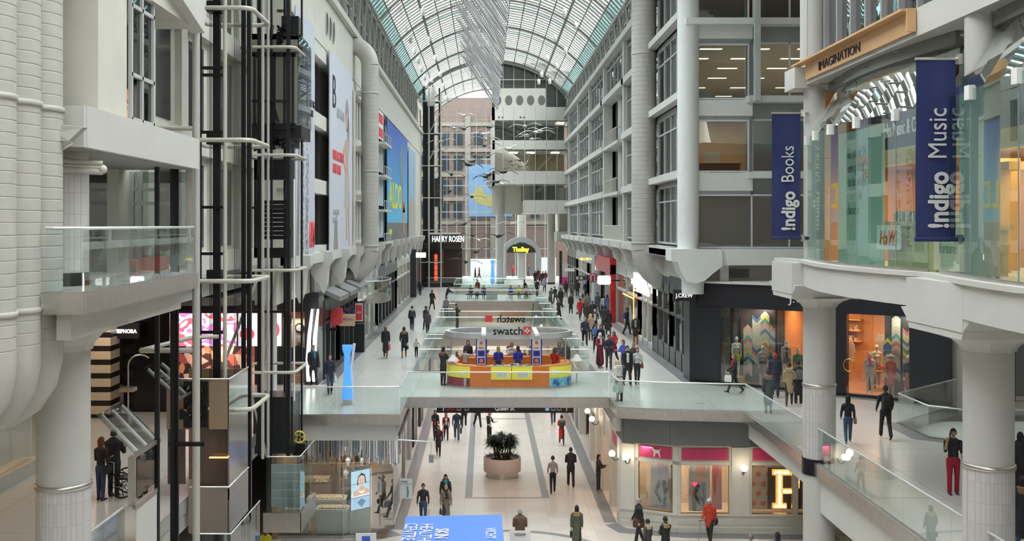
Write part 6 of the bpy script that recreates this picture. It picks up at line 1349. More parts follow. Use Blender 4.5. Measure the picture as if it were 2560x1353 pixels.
# direction sign under the bridge
t = thing('overhead_sign', 'long black overhead sign reading Queen St. under the bridge', 'sign', (.9,46.5,4.05)); MB().box(-2.15,3.95,46.4,46.6,4.02,4.42).build('sign_box', mat('sign_black', (.022,.02,.018), .5), t); WL_ = em('sign_white_ink', (.8,.8,.78), .5)
text('Queen St.', t, (.45,46.37,4.14), .22, WL_); y = 46.38
for x in (-1.85, 3.65): MB().box(x-.012,x+.012,y,y+.02,4.1,4.3).slab([(x-.09,y,4.23),(x,y,4.33),(x+.09,y,4.23),(x,y,4.28)], (0,.02,0)).build('arrow', WL_, t)
for x in (-1.15,-.8,3.05,3.32): MB().box(x-.1,x+.1,y,y+.02,4.12,4.33).build('pictogram', SKING, t); MB().box(x-.06,x+.06,y-.01,y+.01,4.19,4.28).build('pictogram_symbol', BLACK, t)
MB().box(2.68,2.88,y,y+.02,4.12,4.33).build('wheelchair_pictogram', em('blue_sign', (.03,.15,.55), .5), t); MB().tube([(2.78,y-.01,4.3),(2.77,y-.01,4.22),(2.83,y-.01,4.2),(2.86,y-.01,4.15)], .012, 5).tube([(2.77+.04*math.cos(a),y-.01,4.17+.04*math.sin(a)) for a in [2*PI*k/10 for k in range(10)]], .008, 5, closed=True).build('wheelchair_symbol', WL_, t)
MB().box(-1.75,-1.3,y,y+.02,4.12,4.2).slab([(-1.66,y,4.33),(-1.4,y,4.33),(-1.42,y,4.24),(-1.53,y,4.18),(-1.64,y,4.24)], (0,.02,0)).build('red_emblem', mat('dull_red', (.3,.04,.04), .5), t)
# planter
t = thing('planter', 'round pinkish stone planter with bushy dark green palms', 'planter', (.9,50,0)); cx, cy_ = .86, 51.4
MB().lathe([(.80,0),(.80,.28)], cx, cy_, 40).build('steel_base', STEEL, t); MB().lathe([(.92,.28),(.92,.95),(.86,.97),(.82,.95),(.82,.82)], cx, cy_, 40).build('bowl', mat('pink_stone', (.50,.40,.36), .5, var=.03), t)
MB().lathe([(.82,.80),(.01,.86)], cx, cy_, 24).build('soil', mat('dark_soil', (.03,.02,.015), .9), t)
b = MB()
for k in range(9): a = 2*PI*k/9; b.tube([(cx+.35*math.cos(a),cy_+.3*math.sin(a),.8),(cx+.5*math.cos(a+.3),cy_+.4*math.sin(a+.3),1.9)], .035, 6)
b.build('trunk', mat('bark_brown', (.06,.04,.025), .9), t); b = MB(); DG = mat('dark_palm_green', (.014,.024,.010), .5, var=.2)
for k in range(9):
    a = 2*PI*k/9; c = (cx+.5*math.cos(a+.3), cy_+.4*math.sin(a+.3), 1.75+.15*(k % 3))
    for j in range(190): u = R.uniform(0,2*PI); leaf(b, (c[0]+R.uniform(-.1,.1),c[1]+R.uniform(-.1,.1),c[2]-R.uniform(0,.35)), (math.cos(u),math.sin(u),R.uniform(-.3,1.1)), R.uniform(.3,.5), .04, .45)
b.build('fronds', DG, t); b = MB()
for k in range(120): a = R.uniform(0,2*PI); r = R.uniform(.2,.75); leaf(b, (cx+r*math.cos(a),cy_+r*math.sin(a),.82), (math.cos(a)*.6,math.sin(a)*.6,1), R.uniform(.25,.6), .05, .3)
b.build('undergrowth', mat('brown_green', (.05,.045,.015), .6, var=.3), t)
# blue promotional booth roof and small boards
t = thing('promotion_booth', 'blue booth roof panel with large white sideways lettering at the bottom edge', 'booth', (-.9,37,0)); BV = mat('booth_blue', (.10,.25,.80), .5, var=.02)
# tilted roof panel, its upper edge away from the camera
q = [(-2.78,37.2,1.05),(.67,37.2,1.05),(.85,34.6,2.45),(-3.05,34.6,2.45)]
q = [tuple(on(1016,1291,1.9)), tuple(on(1254,1287,1.9)), tuple(on(1262,1380,1.9)), tuple(on(994,1384,1.9))]
MB().slab(q, (0,0,-.12)).build('roof_panel', BV, t); b = MB()
for p in q: b.box(p[0]-.03,p[0]+.03,p[1]-.03,p[1]+.03,0,1.8)
b.build('post', WPR, t)
for w_, px, py, sz in (('SKIN',1090,1322,.52),('HEALTH',1053,1310,.52),('CENTRE',1014,1309,.52),('VICHY',1214,1320,.42)):
    p = on(px, py, 1.93); text(w_, t, p, sz*1.25, WPR, (0,0,-PI/2), .82, name='lettering', ext=.004, bold=.012 if w_ == 'SKIN' else 0)
for lab, px, py, w_, h in (('white board with small dark lettering behind the blue booth',1300,1328,.78,.5),('small pale board with a blue square near the jewellery shop',915,1334,.75,.4)):
    p = on(px, py, 1.1); t = thing('info_board', lab, 'sign', (p.x,p.y,0)); MB().box(p.x-w_/2,p.x+w_/2,p.y,p.y+.04,1.1-h,1.1).build('panel', WPR, t); MB().tube([(p.x,p.y+.02,0),(p.x,p.y+.02,1.1-h)], .03, 8).build('pole', STEEL, t)
    if px == 1300: text('VICHY', t, (p.x-.2,p.y-.02,.92), .14, MATS['dark_letters'])
    else: MB().box(p.x-.15,p.x+.15,p.y-.02,p.y,.72,1.0).build('blue_square', mat('mid_blue', (.05,.13,.5), .5), t)
# grey litter bin / floor hatch on the upper right floor
t = thing('floor_hatch', 'small dark oval hatch in the upper floor by the glass corner', 'hatch', (8.8,42.8,Z2)); MB().lathe([(.12,Z2+.002),(.12,Z2+.008)], 8.9, 42.9, 16, 1.5, .6).build('plate', DKGREY, t)
# ================================================================ orange watch kiosk on the bridge
t = thing('watch_kiosk', 'orange and yellow oval watch kiosk counter standing on the glass-edged bridge', 'kiosk', (1.12,48.3,Z2))
KO = mat('kiosk_orange', (.75,.20,.03), .4, var=.03); KY = mat('kiosk_yellow', (.72,.66,.06), .3, emit=.12, ecol=(1,.9,.15)); KM = mat('kiosk_maroon', (.30,.03,.05), .4, var=.1, vs_=3)
KB = mottled('kiosk_blue_graphic', [(.02,.12,.42),(.10,.42,.65),(.3,.6,.75),(.02,.25,.5)], 2.2, .4); KX, KYc = 1.12, 48.3
def kp(a, ra=2.88, rb=1.75, p=2.6):
    c, s = math.cos(a), math.sin(a); return (KX+ra*math.copysign(abs(c)**(2/p), c), KYc+rb*math.copysign(abs(s)**(2/p), s))
def kring(b, a0, a1, z0, z1, d=.0, th=.05, n=20):
    for i in range(n):
        u = a0+(a1-a0)*i/n; v = a0+(a1-a0)*(i+1)/n
        p = kp(u, 2.88+d, 1.75+d); q = kp(v, 2.88+d, 1.75+d); p2 = kp(u, 2.88+d-th, 1.75+d-th); q2 = kp(v, 2.88+d-th, 1.75+d-th)
        b.prism([p, q, q2, p2], z0, z1)
    return b
aL, aR = PI*1.32, PI*1.68
kring(MB(), aL, aR, Z2+.06, Z2+1.0).build('front_panel', KO, t); kring(MB(), PI*.12, PI*.88, Z2+.06, Z2+1.1, 0, .05).build('rear_panel', KO, t)
kring(MB(), PI*1.0-.3, aL, Z2+.46, Z2+1.02).build('left_case', KY, t); kring(MB(), aR, 2*PI+.3, Z2+.46, Z2+1.02).build('right_case', KY, t)
kring(MB(), PI*1.0-.3, aL, Z2+.06, Z2+.46).build('left_plinth', KM, t); kring(MB(), aR, 2*PI+.3, Z2+.06, Z2+.46).build('right_plinth', KB, t)
kring(MB(), 0, 2*PI, Z2, Z2+.07, .03, .1, 48).build('base_strip', STEEL, t)
kring(MB(), PI*.88, PI*2.12, Z2+.98, Z2+1.02, .02, .5, 40).build('counter_top', mat('kiosk_top', (.70,.28,.08), .3), t)
MB().box(.1,2.1,48.9,49.3,Z2,Z2+1.15).box(-.9,-.2,49.0,49.4,Z2,Z2+1.1).box(2.6,3.3,49,49.4,Z2,Z2+1.2).build('inner_cabinet', KO, t)
for k, x in enumerate((.28, 1.22)):
    yf = 46.52
    MB().box(x,x+.9,yf-.05,yf+.25,Z2+.44,Z2+1.03).build('display_case', KY, t); MB().box(x-.02,x+.92,yf-.07,yf+.28,Z2+1.03,Z2+1.07).build('case_top', ALU, t)
    MB().box(x+.25,x+.75,yf-.07,yf-.05,Z2+.55,Z2+.75).build('white_insert', WPR, t); b = MB()
    for i in range(6): b.box(x+.28+i*.075,x+.31+i*.075,yf-.08,yf-.07,Z2+.57,Z2+.73)
    b.build('watch_row', SKING, t)
for x, c in ((-1.15,'grey_print'),(-.35,'kiosk_maroon')):
    pass
MB().box(-.95,-.45,46.83,46.9,Z2+.08,Z2+.44).build('watch_poster', SKING, t); MB().tube([(-.7,46.8,Z2+.27),(-.7,46.84,Z2+.27)], .11, 16).build('watch_print', BLACK, t)
MB().tube([(2.9,46.82,Z2+.26),(2.9,46.86,Z2+.26)], .13, 16).tube([(3.42,47.1,Z2+.26),(3.42,47.14,Z2+.26)], .1, 14).build('watch_print', NAVY, t)
for x in (-.55, 2.8):
    b = MB().slab([(x-.5,46.86,Z2+.6),(x+.5,46.80,Z2+.6),(x+.5,46.80,Z2+.85),(x-.5,46.86,Z2+.85)], (0,-.02,0)); b.build('watch_panel', mat('pale_yellow', (.8,.78,.45), .4), t)
t2 = thing('kiosk_canopy', 'thin oval steel ring canopy with clear panels above the orange kiosk', 'canopy', (1.12,48.3,7.3))
b = MB(); n = 64; q = []
for rr, z in ((1.0,7.28),(1.0,7.52),(.94,7.52),(.94,7.28)): q += [(KX+2.95*rr*math.cos(2*PI*k/n), KYc+1.75*rr*math.sin(2*PI*k/n), z) for k in range(n)]
b.add(q, [(j*n+k,j*n+(k+1)%n,((j+1)%4)*n+(k+1)%n,((j+1)%4)*n+k) for j in range(4) for k in range(n)], False); b.build('ring', mat('satin_ring', (.66,.67,.68), .3, .5), t2)
b = MB(); b.add([(KX+2.8*math.cos(2*PI*k/n), KYc+1.64*math.sin(2*PI*k/n), 7.4) for k in range(n)], [tuple(range(n))]); b.build('clear_panel', glass('canopy_clear', (.85,.88,.88), .12), t2)
MB().box(-.15,.05,46.6,50,7.42,7.5).build('cross_beam', WPR, t2); MB().box(2.25,2.45,46.6,50,7.42,7.5).build('cross_beam', WPR, t2)
for x in (-1.55, 3.72): MB().tube([(x,48,Z2+1.0),(x,48,7.3)], .035, 8).build('pole', ALU, t2)
t3 = thing('kiosk_sign', 'pair of black watch-brand signs over the canopy, one mirrored, with red squares', 'sign', (1.2,46.6,7.5))
text('swatch', t3, (.35,46.52,7.50), .50, BLACK, xs=.98, name='front_lettering', bold=.008); MB().box(1.72,2.06,46.5,46.54,7.5,7.86).build('red_square', REDP, t3)
MB().box(1.86,1.92,46.48,46.5,7.56,7.80).box(1.77,2.01,46.48,46.5,7.65,7.71).build('white_cross', WPR, t3)
text('swatch', t3, (1.95,50.05,7.72), .50, BLACK, (PI/2,0,PI), .98, name='rear_lettering', bold=.008); MB().box(.02,.36,50,50.04,7.74,8.06).build('red_square', REDP, t3)
for x, lab in ((-.35,'tall white watch poster totem on the left of the orange kiosk'),(2.15,'tall white watch poster totem on the right of the orange kiosk')):
    t = thing('poster_totem', lab, 'poster', (x+.18,47.1,Z2+1)); MB().box(x,x+.38,47.0,47.04,Z2+1.05,Z2+2.25).build('board', WPR, t); MB().box(x-.05,x+.45,47.2,47.24,Z2+1.0,Z2+2.35).build('blue_backing', mat('royal_blue', (.04,.05,.45), .4), t)
    MB().box(x+.03,x+.35,46.98,47,Z2+1.1,Z2+1.35).box(x+.03,x+.35,46.98,47,Z2+1.42,Z2+1.68).build('blue_print', MATS['royal_blue'], t); MB().tube([(x+.19,46.96,Z2+1.22),(x+.19,46.98,Z2+1.22)], .09, 14).build('orange_ball_print', KO, t); MB().tube([(x+.19,46.96,Z2+2.02),(x+.19,46.98,Z2+2.02)], .07, 14).build('orange_ball_print', KO, t)
    MB().tube([(x+.19,46.96,Z2+1.55),(x+.19,46.98,Z2+1.55)], .1, 14).build('watch_print', NAVY, t); MB().box(x+.07,x+.3,46.98,47,Z2+1.77,Z2+1.83).build('orange_text', KO, t)
for lab, x, y, z in (('white cone-shaped lamp hood on the left end of the kiosk',-1.45,47.6,Z2+1.02),('white cone-shaped lamp hood to the right of the kiosk',4.3,48.6,Z2+.9)):
    t = thing('lamp_hood', lab, 'lamp', (x,y,z)); MB().lathe([(.28,z+.12),(.27,z+.15),(.11,z+.33),(.1,z+.38),(.02,z+.4)], x, y, 24).build('hood', WPR, t); MB().lathe([(.03,z if z > Z2+.95 else Z2),(.03,z+.3)], x, y, 8).build('stem', ALU, t)
for i in range(14): x = R.uniform(.35,2.1); MB().box(x,x+.12,46.62,46.72,Z2+1.07,Z2+1.07+R.uniform(.02,.08)).build('watch_box', [WPR, KO, REDP, SKING][i % 4], None, 'small watch box on top of the kiosk counter', 'box', 'watch boxes on the kiosk counter')

# lit blue pylon on the left walkway and the distant one
def pylon(lab, x, y, z, h, g=None):
    t = thing('blue_pylon', lab, 'pylon', (x,y,z), g); b = MB(); k = h/2.35; q = []
    for zz, w_ in ((.22,.17),(.3,.20),(1.2,.13),(1.95,.10),(2.15,.17),(2.35,.19)): q += [(x-w_*k,y-.1*k,z+zz*k),(x+w_*k,y-.1*k,z+zz*k),(x+w_*k,y+.1*k,z+zz*k),(x-w_*k,y+.1*k,z+zz*k)]
    b.add(q, [(4*i+j,4*i+(j+1)%4,4*i+4+(j+1)%4,4*i+4+j) for i in range(5) for j in range(4)]+[(0,3,2,1),(20,21,22,23)]); b.build('glowing_body', em('sky_blue_glow', (.07,.30,.85), .72), t)
    MB().box(x-.16*k,x+.16*k,y-.1,y+.1,z,z+.22*k).build('base', STEEL, t)
    MB().slab([(x+.22*k,y,z+.05),(x+.28*k,y,z+.05),(x+.20*k,y,z+1.4*k),(x+.32*k,y,z+2.4*k),(x+.22*k,y,z+2.4*k),(x+.13*k,y,z+1.5*k)], (0,.12,0)).build('white_fin', WPR, t)
pylon('glowing sky-blue pylon nearest, behind the left glass balustrade', -5.62, 42.5, Z2, 2.45, 'glowing blue pylons'); pylon('small distant glowing blue pylon by the far round column', .95, 129, Z2, 3.0, 'glowing blue pylons')

# benches on the third bridge and planters, stone bin
for lab, x0 in (('dark bench on the far bridge, left of the grey box', -1.9),('dark bench on the far bridge, right of the grey box', 2.3)):
    t = thing('bench', lab, 'bench', (x0+1.1,104,Z2), 'benches on the far bridge'); MB().box(x0,x0+2.4,103.6,104.2,Z2+.38,Z2+.5).build('seat', mat('bench_dark', (.05,.05,.06), .5), t)
    for x in (x0+.15, x0+2.1): MB().box(x,x+.12,103.65,104.15,Z2,Z2+.38).build('leg', STEEL, t)
MB().box(.15,1.25,102.6,103.2,Z2,Z2+1.1).build('grey_box', mat('pale_grey_box', (.42,.44,.42), .5), None, 'plain pale grey box between the benches on the far bridge', 'box')
# escalators down from the upper floor along the openings
def escalator(lab, x, y0, y1):
    t = thing('escalator', lab, 'escalator', (x,y0,0), 'escalators in the floor openings'); n = 16; b = MB()
    for i in range(n): ya = y0+(y1-y0)*i/n; b.box(x,x+.9,ya,ya+(y1-y0)/n,Z2*i/n*.98,Z2*(i+1)/n*.98+.02)
    b.build('steps', mat('step_metal', (.25,.25,.26), .4, .6), t)
    for xx in (x-.08, x+.94):
        MB().slab([(xx,y0,0),(xx,y1,Z2-.1),(xx,y1,Z2+.95),(xx,y0,1.05)], (.04,0,0)).build('glass_side', G_RAIL, t); MB().bar((xx+.02,y0,1.08),(xx+.02,y1,Z2+.98),.07).build('handrail', BLACK, t); MB().slab([(xx-.02,y0,-.0),(xx-.02,y1,Z2-.35),(xx-.02,y1,Z2+.0),(xx-.02,y0,.35)], (.08,0,0)).build('skirt', STEEL, t)
escalator('escalator in the second opening, right side', 4.0, 96, 84)
# overhead direction board in the second opening
t = thing('overhead_sign', 'grey overhead direction board seen through the opening behind the second bridge', 'sign', (1,78,4)); MB().box(-1.6,3.6,77.9,78.1,4.2,4.6).build('sign_box', mat('sign_dark_grey', (.07,.075,.08), .4), t)
for x in (-.9,-.45,.05,.5): MB().box(x,x+.25,77.87,77.9,4.28,4.52).build('pictogram', SKING if x < 0 else em('blue_sign', (.03,.15,.55), .5), t)

# ================================================================ hanging artwork, birds, roof lamps
t = thing('hanging_sculpture', 'huge hanging sculpture of long pale slanting rods under the glass roof', 'sculpture', (.3,84,28)); RODM = mat('silver_rod', (.34,.335,.335), .4, .3)
mbs = [MB(), MB(), MB()]; y = 58.0; i = 0
while y < 112:
    dx = R.uniform(-.18,.18); dz = R.uniform(-.3,.3)
    st = 1.0*math.sin(i*.37)
    a = Vector((-2.1+dx+.3*st, y, 29.9+dz)); c = Vector((1.35+.12*R.uniform(-1,1), y+.6, 24.8+dz*.4)); mbs[i % 3].tube([a, c], .035, 5)
    if i % 2 == 0: a2 = Vector((-1.0+dx, y+.3, 30.2+dz)); c2 = Vector((1.5, y+.8, 26.3+dz*.4)); mbs[(i+1) % 3].tube([a2, c2], .035, 5)
    y += .36; i += 1
for b in mbs: b.build('rods', RODM, t)
b = MB()
for k in range(9): y = 60+k*6; b.tube([(-.8,y,28.2),(-.8,y,31.6)], .012, 4).tube([(1.1,y,25.3),(1.1,y,31.8)], .012, 4)
b.build('suspension_wire', PIPEG, t)
GW_ = mat('goose_white', (.55,.54,.50), .6); GD_ = mat('goose_dark', (.07,.06,.05), .6)
def goose(m_, lab):
    o = MB(); o.lathe([(.001,-.75),(.07,-.65),(.17,-.3),(.18,.0),(.12,.3),(.05,.42),(.04,.7),(.055,.78),(.02,.9),(.001,.92)], 0, 0, 10)
    for i in range(len(o.v)): v = o.v[i]; o.v[i] = Vector((v.x, -v.z, v.y*.85))       # lay the body along -Y
    for s in (-1, 1):
        P = [(.1,.25,.02,.34),(.5,.12,.16,.34),(.95,.05,.22,.28),(1.35,.12,.08,.16),(1.6,.2,-.02,.05)]; q = []
        for x, y, z, c in P: q += [(s*x,y-c/2,z),(s*x,y+c/2,z+.01),(s*x,y,z+.05)]
        o.add(q, [(3*i+j,3*i+(j+1)%3,3*i+3+(j+1)%3,3*i+3+j) for i in range(4) for j in range(3)], True)
    return o.build('suspended_goose', m_, None, lab, 'bird', 'geese sculptures in flight under the roof', local=True)
gw, gd = None, None
for i, (px, py, Y, dk) in enumerate([(1160,288,120,0),(1135,320,118,0),(1158,322,116,1),(1225,318,95,1),(1208,335,110,0),(1213,348,104,0),(1212,364,100,1),(1104,354,112,0),(1106,376,114,0),(1312,316,98,0),(1340,330,102,0),(1352,328,96,0),(1318,338,100,0),(1330,348,94,0),(1185,390,96,1),(1219,392,98,1),(1173,412,90,1),(1178,404,100,1),(1212,442,96,1),(1224,438,108,1),(1255,430,92,1),(1272,372,104,0),(1129,436,108,1),(1125,478,104,1),(1160,495,110,0),(1180,492,92,1),(1255,460,104,0),(1238,455,90,1),(1184,548,96,1),(1160,560,100,1),(1249,590,94,1),(1190,630,92,1),(1182,590,100,1),(1165,655,98,1),(1196,600,108,0),(1280,560,100,0)]):
    p = at(px, py, Y); dkk = bool(dk)
    if dkk and gd is None: o = gd = goose(GD_, 'dark goose sculpture gliding under the roof near the end wall')
    elif not dkk and gw is None: o = gw = goose(GW_, 'pale goose sculpture gliding under the roof near the end wall')
    else: o = (gd if dkk else gw).copy(); C.objects.link(o)
    o.location = p; o.rotation_euler = (R.uniform(-.15,.15), R.uniform(-.2,.2), R.uniform(-.7,.7)); k = R.uniform(.8,1.1); o.scale = (k,k,k)
sp0 = None
for px, py, Y in [(1000,35,86),(1013,70,90),(1026,100,95),(1036,128,99),(1046,152,103),(1053,174,107),(1062,194,111),(1067,214,118),(1080,200,118),(1101,186,117),(1057,30,84),(1075,95,98),(1089,145,106),(1109,215,124),(1117,245,132),(1411,33,84),(1440,65,90),(1387,97,95),(1414,128,99),(1368,147,104),(1391,165,108),(1354,187,112),(1347,205,118),(1374,204,117)]:
    p = at(px, py, Y)
    if sp0 is None:
        sp0 = thing('roof_spotlight', 'small white cylindrical spotlight hung along the roof trusses', 'lamp', p, 'white spotlights along the roof')
        MB().lathe([(.10,-.3),(.16,-.25),(.18,.25),(.08,.35)], 0, 0, 12).build('housing', WPR, sp0, local=True); MB().tube([(0,0,.3),(0,0,.8)], .02, 5).build('stem', PIPEW, sp0, local=True)
    else: copytree(sp0, p, 0)
# ================================================================ people
import numpy as np
def smat(kind, c): 
    return mat('%s_%02x%02x%02x' % (kind, *[int(min(.99, v)*255) for v in c]), c, .75 if kind != 'skin' else .55, var=.06 if kind == 'cloth' else .02, vs_=9)
SK = {'f': (.55,.36,.27), 'm': (.40,.24,.16), 'd': (.13,.07,.045), 'w': (.62,.56,.48)}
def head_mesh(hd, face=True, n=20, m=14):
    """sculpted head: cranium, brow, nose, lips and chin on one grid; ears added. local -Y is the face"""
    q = []; fs = []
    for i in range(m+1):
        ph = PI*i/m
        for k in range(n):
            t = 2*PI*k/n; x = math.sin(ph)*math.cos(t); y = math.sin(ph)*math.sin(t); z = -math.cos(ph)
            w_ = .075*(1-.22*max(0,-z)**1.5*(1 if y < .3 else .4)); d_ = .098; p = Vector((x*w_, y*d_, z*.118))
            if z < -.2 and y > 0: p.y *= .72
            fr = max(0, -y)
            if face and fr > .5:
                if abs(x) < .22: p.y -= .020*max(0, 1-abs(x)/.22)*max(0, 1-abs(z+.12)/.22)   # nose
                p.y -= .005*max(0, 1-abs(z-.16)/.12)*(1-abs(x))                                # brow
                p.y += .008*max(0, 1-abs(z-.03)/.09)*(1 if .18 < abs(x) < .55 else 0)          # eye sockets
                p.y -= .007*max(0, 1-abs(z+.42)/.08)*max(0, 1-abs(x)/.3)                       # lips
                p.y -= .010*max(0, 1-abs(z+.78)/.18)*max(0, 1-abs(x)/.4)                       # chin
            q.append(p)
    for i in range(m):
        for k in range(n): fs.append((i*n+k, i*n+(k+1)%n, (i+1)*n+(k+1)%n, (i+1)*n+k))
    return q, fs
HEADQ, HEADF = head_mesh(1)
def hand_geo(b, w, d, nrm, m, curl=.5, side=1):
    """palm plus four unequal fingers and a thumb; w wrist point, d direction of the hand, nrm palm normal"""
    d = Vector(d).normalized(); nrm = Vector(nrm); nrm = (nrm-d*nrm.dot(d)).normalized(); s = d.cross(nrm)*side
    b.mat(m); c = Vector(w)+d*.045; R3 = Matrix((s, nrm, d)).transposed(); b.ball(c, .045, 8, (.9,.42,1.15), R3)
    for i, (o, L) in enumerate(((-.030,.062),(-.010,.074),(.010,.070),(.030,.055))):
        p0 = Vector(w)+d*.08+s*o; p1 = p0+(d*math.cos(curl*.6)+nrm*math.sin(curl*.6))*L*.5; p2 = p1+(d*math.cos(curl*1.6)+nrm*math.sin(curl*1.6))*L*.5; b.tube([p0,p1,p2], [.0095,.0085,.006], 5)
    p0 = Vector(w)+d*.03-s*.03; p1 = p0+(d*.6-s*.75+nrm*.3).normalized()*.035; p2 = p1+(d*.9-s*.2+nrm*.35).normalized()*.03; b.tube([p0,p1,p2], [.012,.010,.007], 5)
PN = 0
def person(lv, px, py, h, face, label, top=(.03,.03,.035), bot=(.02,.02,.03), hair=(.03,.02,.015), hl=0, skin='f', pose='walk', ph=1, arms=('d','d'), coat=0, sex='f',
           shoe=(.02,.02,.02), hat=None, hood=None, scarf=None, bald=0, lean=0, boots=None, bag=None, xyz=None, vox=None, sleeve=1, bare=0, turn=0, skirt=None, amp=1, wide=1, cat='person', group=None, name='person', belt=0, inner=None, tilt=0):
    """one clothed body (single surface), hair and headwear as its children. face 0 looks at the camera, 90 to picture right, 180 away"""
    global PN; PN += 1
    P = Vector(xyz) if xyz else on(px, py, {1: 0.0, 2: Z2}[lv])
    prims = []                      # (p0, r0, p1, r1, yk, matkey)
    hipz = .92; W = 1.0 if sex == 'm' else .9; LA_ = {}
    up = Matrix.Rotation(math.radians(-lean), 3, 'X') if False else Matrix.Rotation(math.radians(lean), 3, 'X'); hipc = Vector((0,0,hipz)); tw = Matrix.Rotation(math.radians(tilt), 3, 'Y')
    U = lambda v: tw @ (up @ (Vector(v)-hipc)) + hipc
    tk = .012+(.022 if coat else 0)
    sit = pose == 'sit'
    # legs
    for s in (-1, 1):
        hp = Vector((s*.09*W, 0, .90))
        if sit: a1, kb = 86, 88
        elif pose == 'walk': a1, kb = ((24*amp, 6) if s*ph > 0 else (-14*amp, 28*amp))
        elif pose == 'step': a1, kb = ((14, 4) if s*ph > 0 else (-10, 14))
        else: a1, kb = ((3, 3) if s*ph > 0 else (-1, 1))
        a = math.radians(a1); kn = hp+Vector((s*.01, -math.sin(a)*.43, -math.cos(a)*.43)); a2 = math.radians(a1-kb)
        an = kn+Vector((s*.0, -math.sin(a2)*.41, -math.cos(a2)*.41)); LA_[s] = (hp, kn, an, a2)
        lt = .012 if not bare else 0
        prims.append((hp, (.088+lt)*W*wide, kn, .056+lt, 1, 'bot' if not bare else 'skin')); prims.append((kn, .056+lt, an, (.038 if sex == 'f' else .05)+lt, 1, 'bot' if not bare else 'skin'))
        if bare: prims.append((hp, .098*W, hp.lerp(kn, bare), .085*W, 1, 'bot'))
        if boots: prims.append((an+Vector((0,0,.0)), .052, an.lerp(kn,.62), .062, 1, 'boot'))
        ft = math.radians(0 if sit else (a1-kb if (a1-kb) < -20 else (12 if a1 > 15 else 0)))
        d = Vector((0,-math.cos(ft),math.sin(ft))); hl_ = an+Vector((0,.03,-.045)); prims.append((hl_, .036, hl_+d*.19-Vector((0,0,.006)), .026, 1, 'shoe')); prims.append((an, .042, hl_, .04, 1, 'shoe'))
    mz = min(min(p[0].z-p[1], p[2].z-p[3]) for p in prims if p[5] == 'shoe')
    # torso as overlapping flattened tapers
    ck = 'top'
    T = [((0,0,.90),.150*W,(0,0,1.02),.135*W,.72,'bot' if not coat else ck),((0,0,1.02),.130*W+tk,(0,0,1.14),.125*W+tk,.70,ck),((0,0,1.14),.125*W+tk,(0,-.005,1.30),.152*W+tk,.66,ck),((0,-.005,1.30),.150*W+tk,(0,0,1.38),.150*W+tk,.60,ck),
         ((-.11*W,0,1.405),.070+tk,(.11*W,0,1.405),.070+tk,.9,ck),((0,0,1.40),.085,(0,-.005,1.47),.056,1,ck),((0,-.005,1.44),.052,(0,-.012,1.56),.048,1,'skin')]
    if sex == 'f': T.append(((-.06,-.07,1.27),.062,(.06,-.07,1.27),.062,1,ck))
    if inner: T.append(((0,-.055-tk,1.05),.05,(0,-.055-tk,1.38),.06,1,'inner'))
    T = [(U(a),r0*(wide if i < 5 else 1),U(b_),r1*(wide if i < 5 else 1),k,m_) for i,(a,r0,b_,r1,k,m_) in enumerate(T)]; prims += T
    prims.append((Vector((0,.01,.88)), .148*W*wide, Vector((0,0,.96)), .145*W*wide, .75, 'bot' if not coat else ck))
    if coat or skirt:
        zb = .92-(coat or skirt); prims.append((Vector((0,0,1.0 if not lean else .95)), .150*W*wide+tk*.5, Vector((0,.005,max(.1,zb))), (.150+.11*(coat or skirt))*W*wide, .78, ck if coat else 'bot'))
    if hood: prims.append((U((-.05,.085,1.44)), .075, U((.05,.085,1.44)), .075, 1, 'hood'))
    if scarf: prims.append((U((0,-.01,1.455)), .088, U((0,-.02,1.49)), .082, .9, 'scarf')); prims.append((U((.03,-.11,1.42)), .04, U((.04,-.13,1.2)), .035, 1, 'scarf'))
    hands = []
    for s, A in zip((-1, 1), arms):
        sh = Vector((s*.185*W*(1+.5*(wide-1)), 0, 1.395)); sw = (-1 if s*ph > 0 else 1)*(.35 if pose == 'walk' else .12)*amp
        uo, uf, fb = {'d': (.12, sw, .25), 's': (.16, sw, .5), 'f': (.10, .55, 1.25), 'x': (.05, .5, 1.75), 'p': (.25, .75, 2.35), 'r': (.15, 1.05, .5), 'o': (.45, .1, .3), 'h': (.25, -.15, 1.2), 'u': (.3, 1.5, .6), 'b': (.1, .1, .9), 'l': (.12,.15,1.55), 'w': (.20, .2, .45)}[A]
        ud = Vector((s*math.sin(uo), -math.sin(uf)*math.cos(uo), -math.cos(uf)*math.cos(uo))).normalized(); el = sh+ud*.275; fd = uf+fb
        inw = -.35 if A in 'fxl' else (-.15 if A == 'p' else .03)
        dd = Vector((s*inw, -math.sin(fd), -math.cos(fd))).normalized(); wr = el+dd*.245
        if A == 'h': dd = Vector((-s*.75, -.25, -.55)).normalized(); wr = el+dd*.24
        sh, el, wr = U(sh), U(el), U(wr); dd = (wr-el).normalized(); r0 = .052+tk*.6; ar = 'top' if sleeve else 'skin'
        prims.append((sh, r0, el, .043+tk*.5, 1, 'top')); prims.append((el, .043+(tk*.5 if sleeve else 0), wr-dd*.01, .030+(tk*.4 if sleeve else 0), 1, ar)); hands.append((wr, dd, s, A))
        if not sleeve: prims.append((sh, r0+.008, sh.lerp(el,.6), .055+tk*.3, 1, 'top'))
    mats_ = {'top': smat('cloth', top), 'bot': smat('cloth', bot), 'skin': smat('skin', SK[skin] if isinstance(skin, str) else skin), 'shoe': smat('cloth', shoe), 'boot': smat('cloth', boots or shoe), 'hood': smat('cloth', hood or top), 'scarf': smat('cloth', scarf or top), 'inner': smat('cloth', inner or top)}
    keys = list(mats_); s_ = h/1.76
    # union of all limbs into one surface
    b = MB()
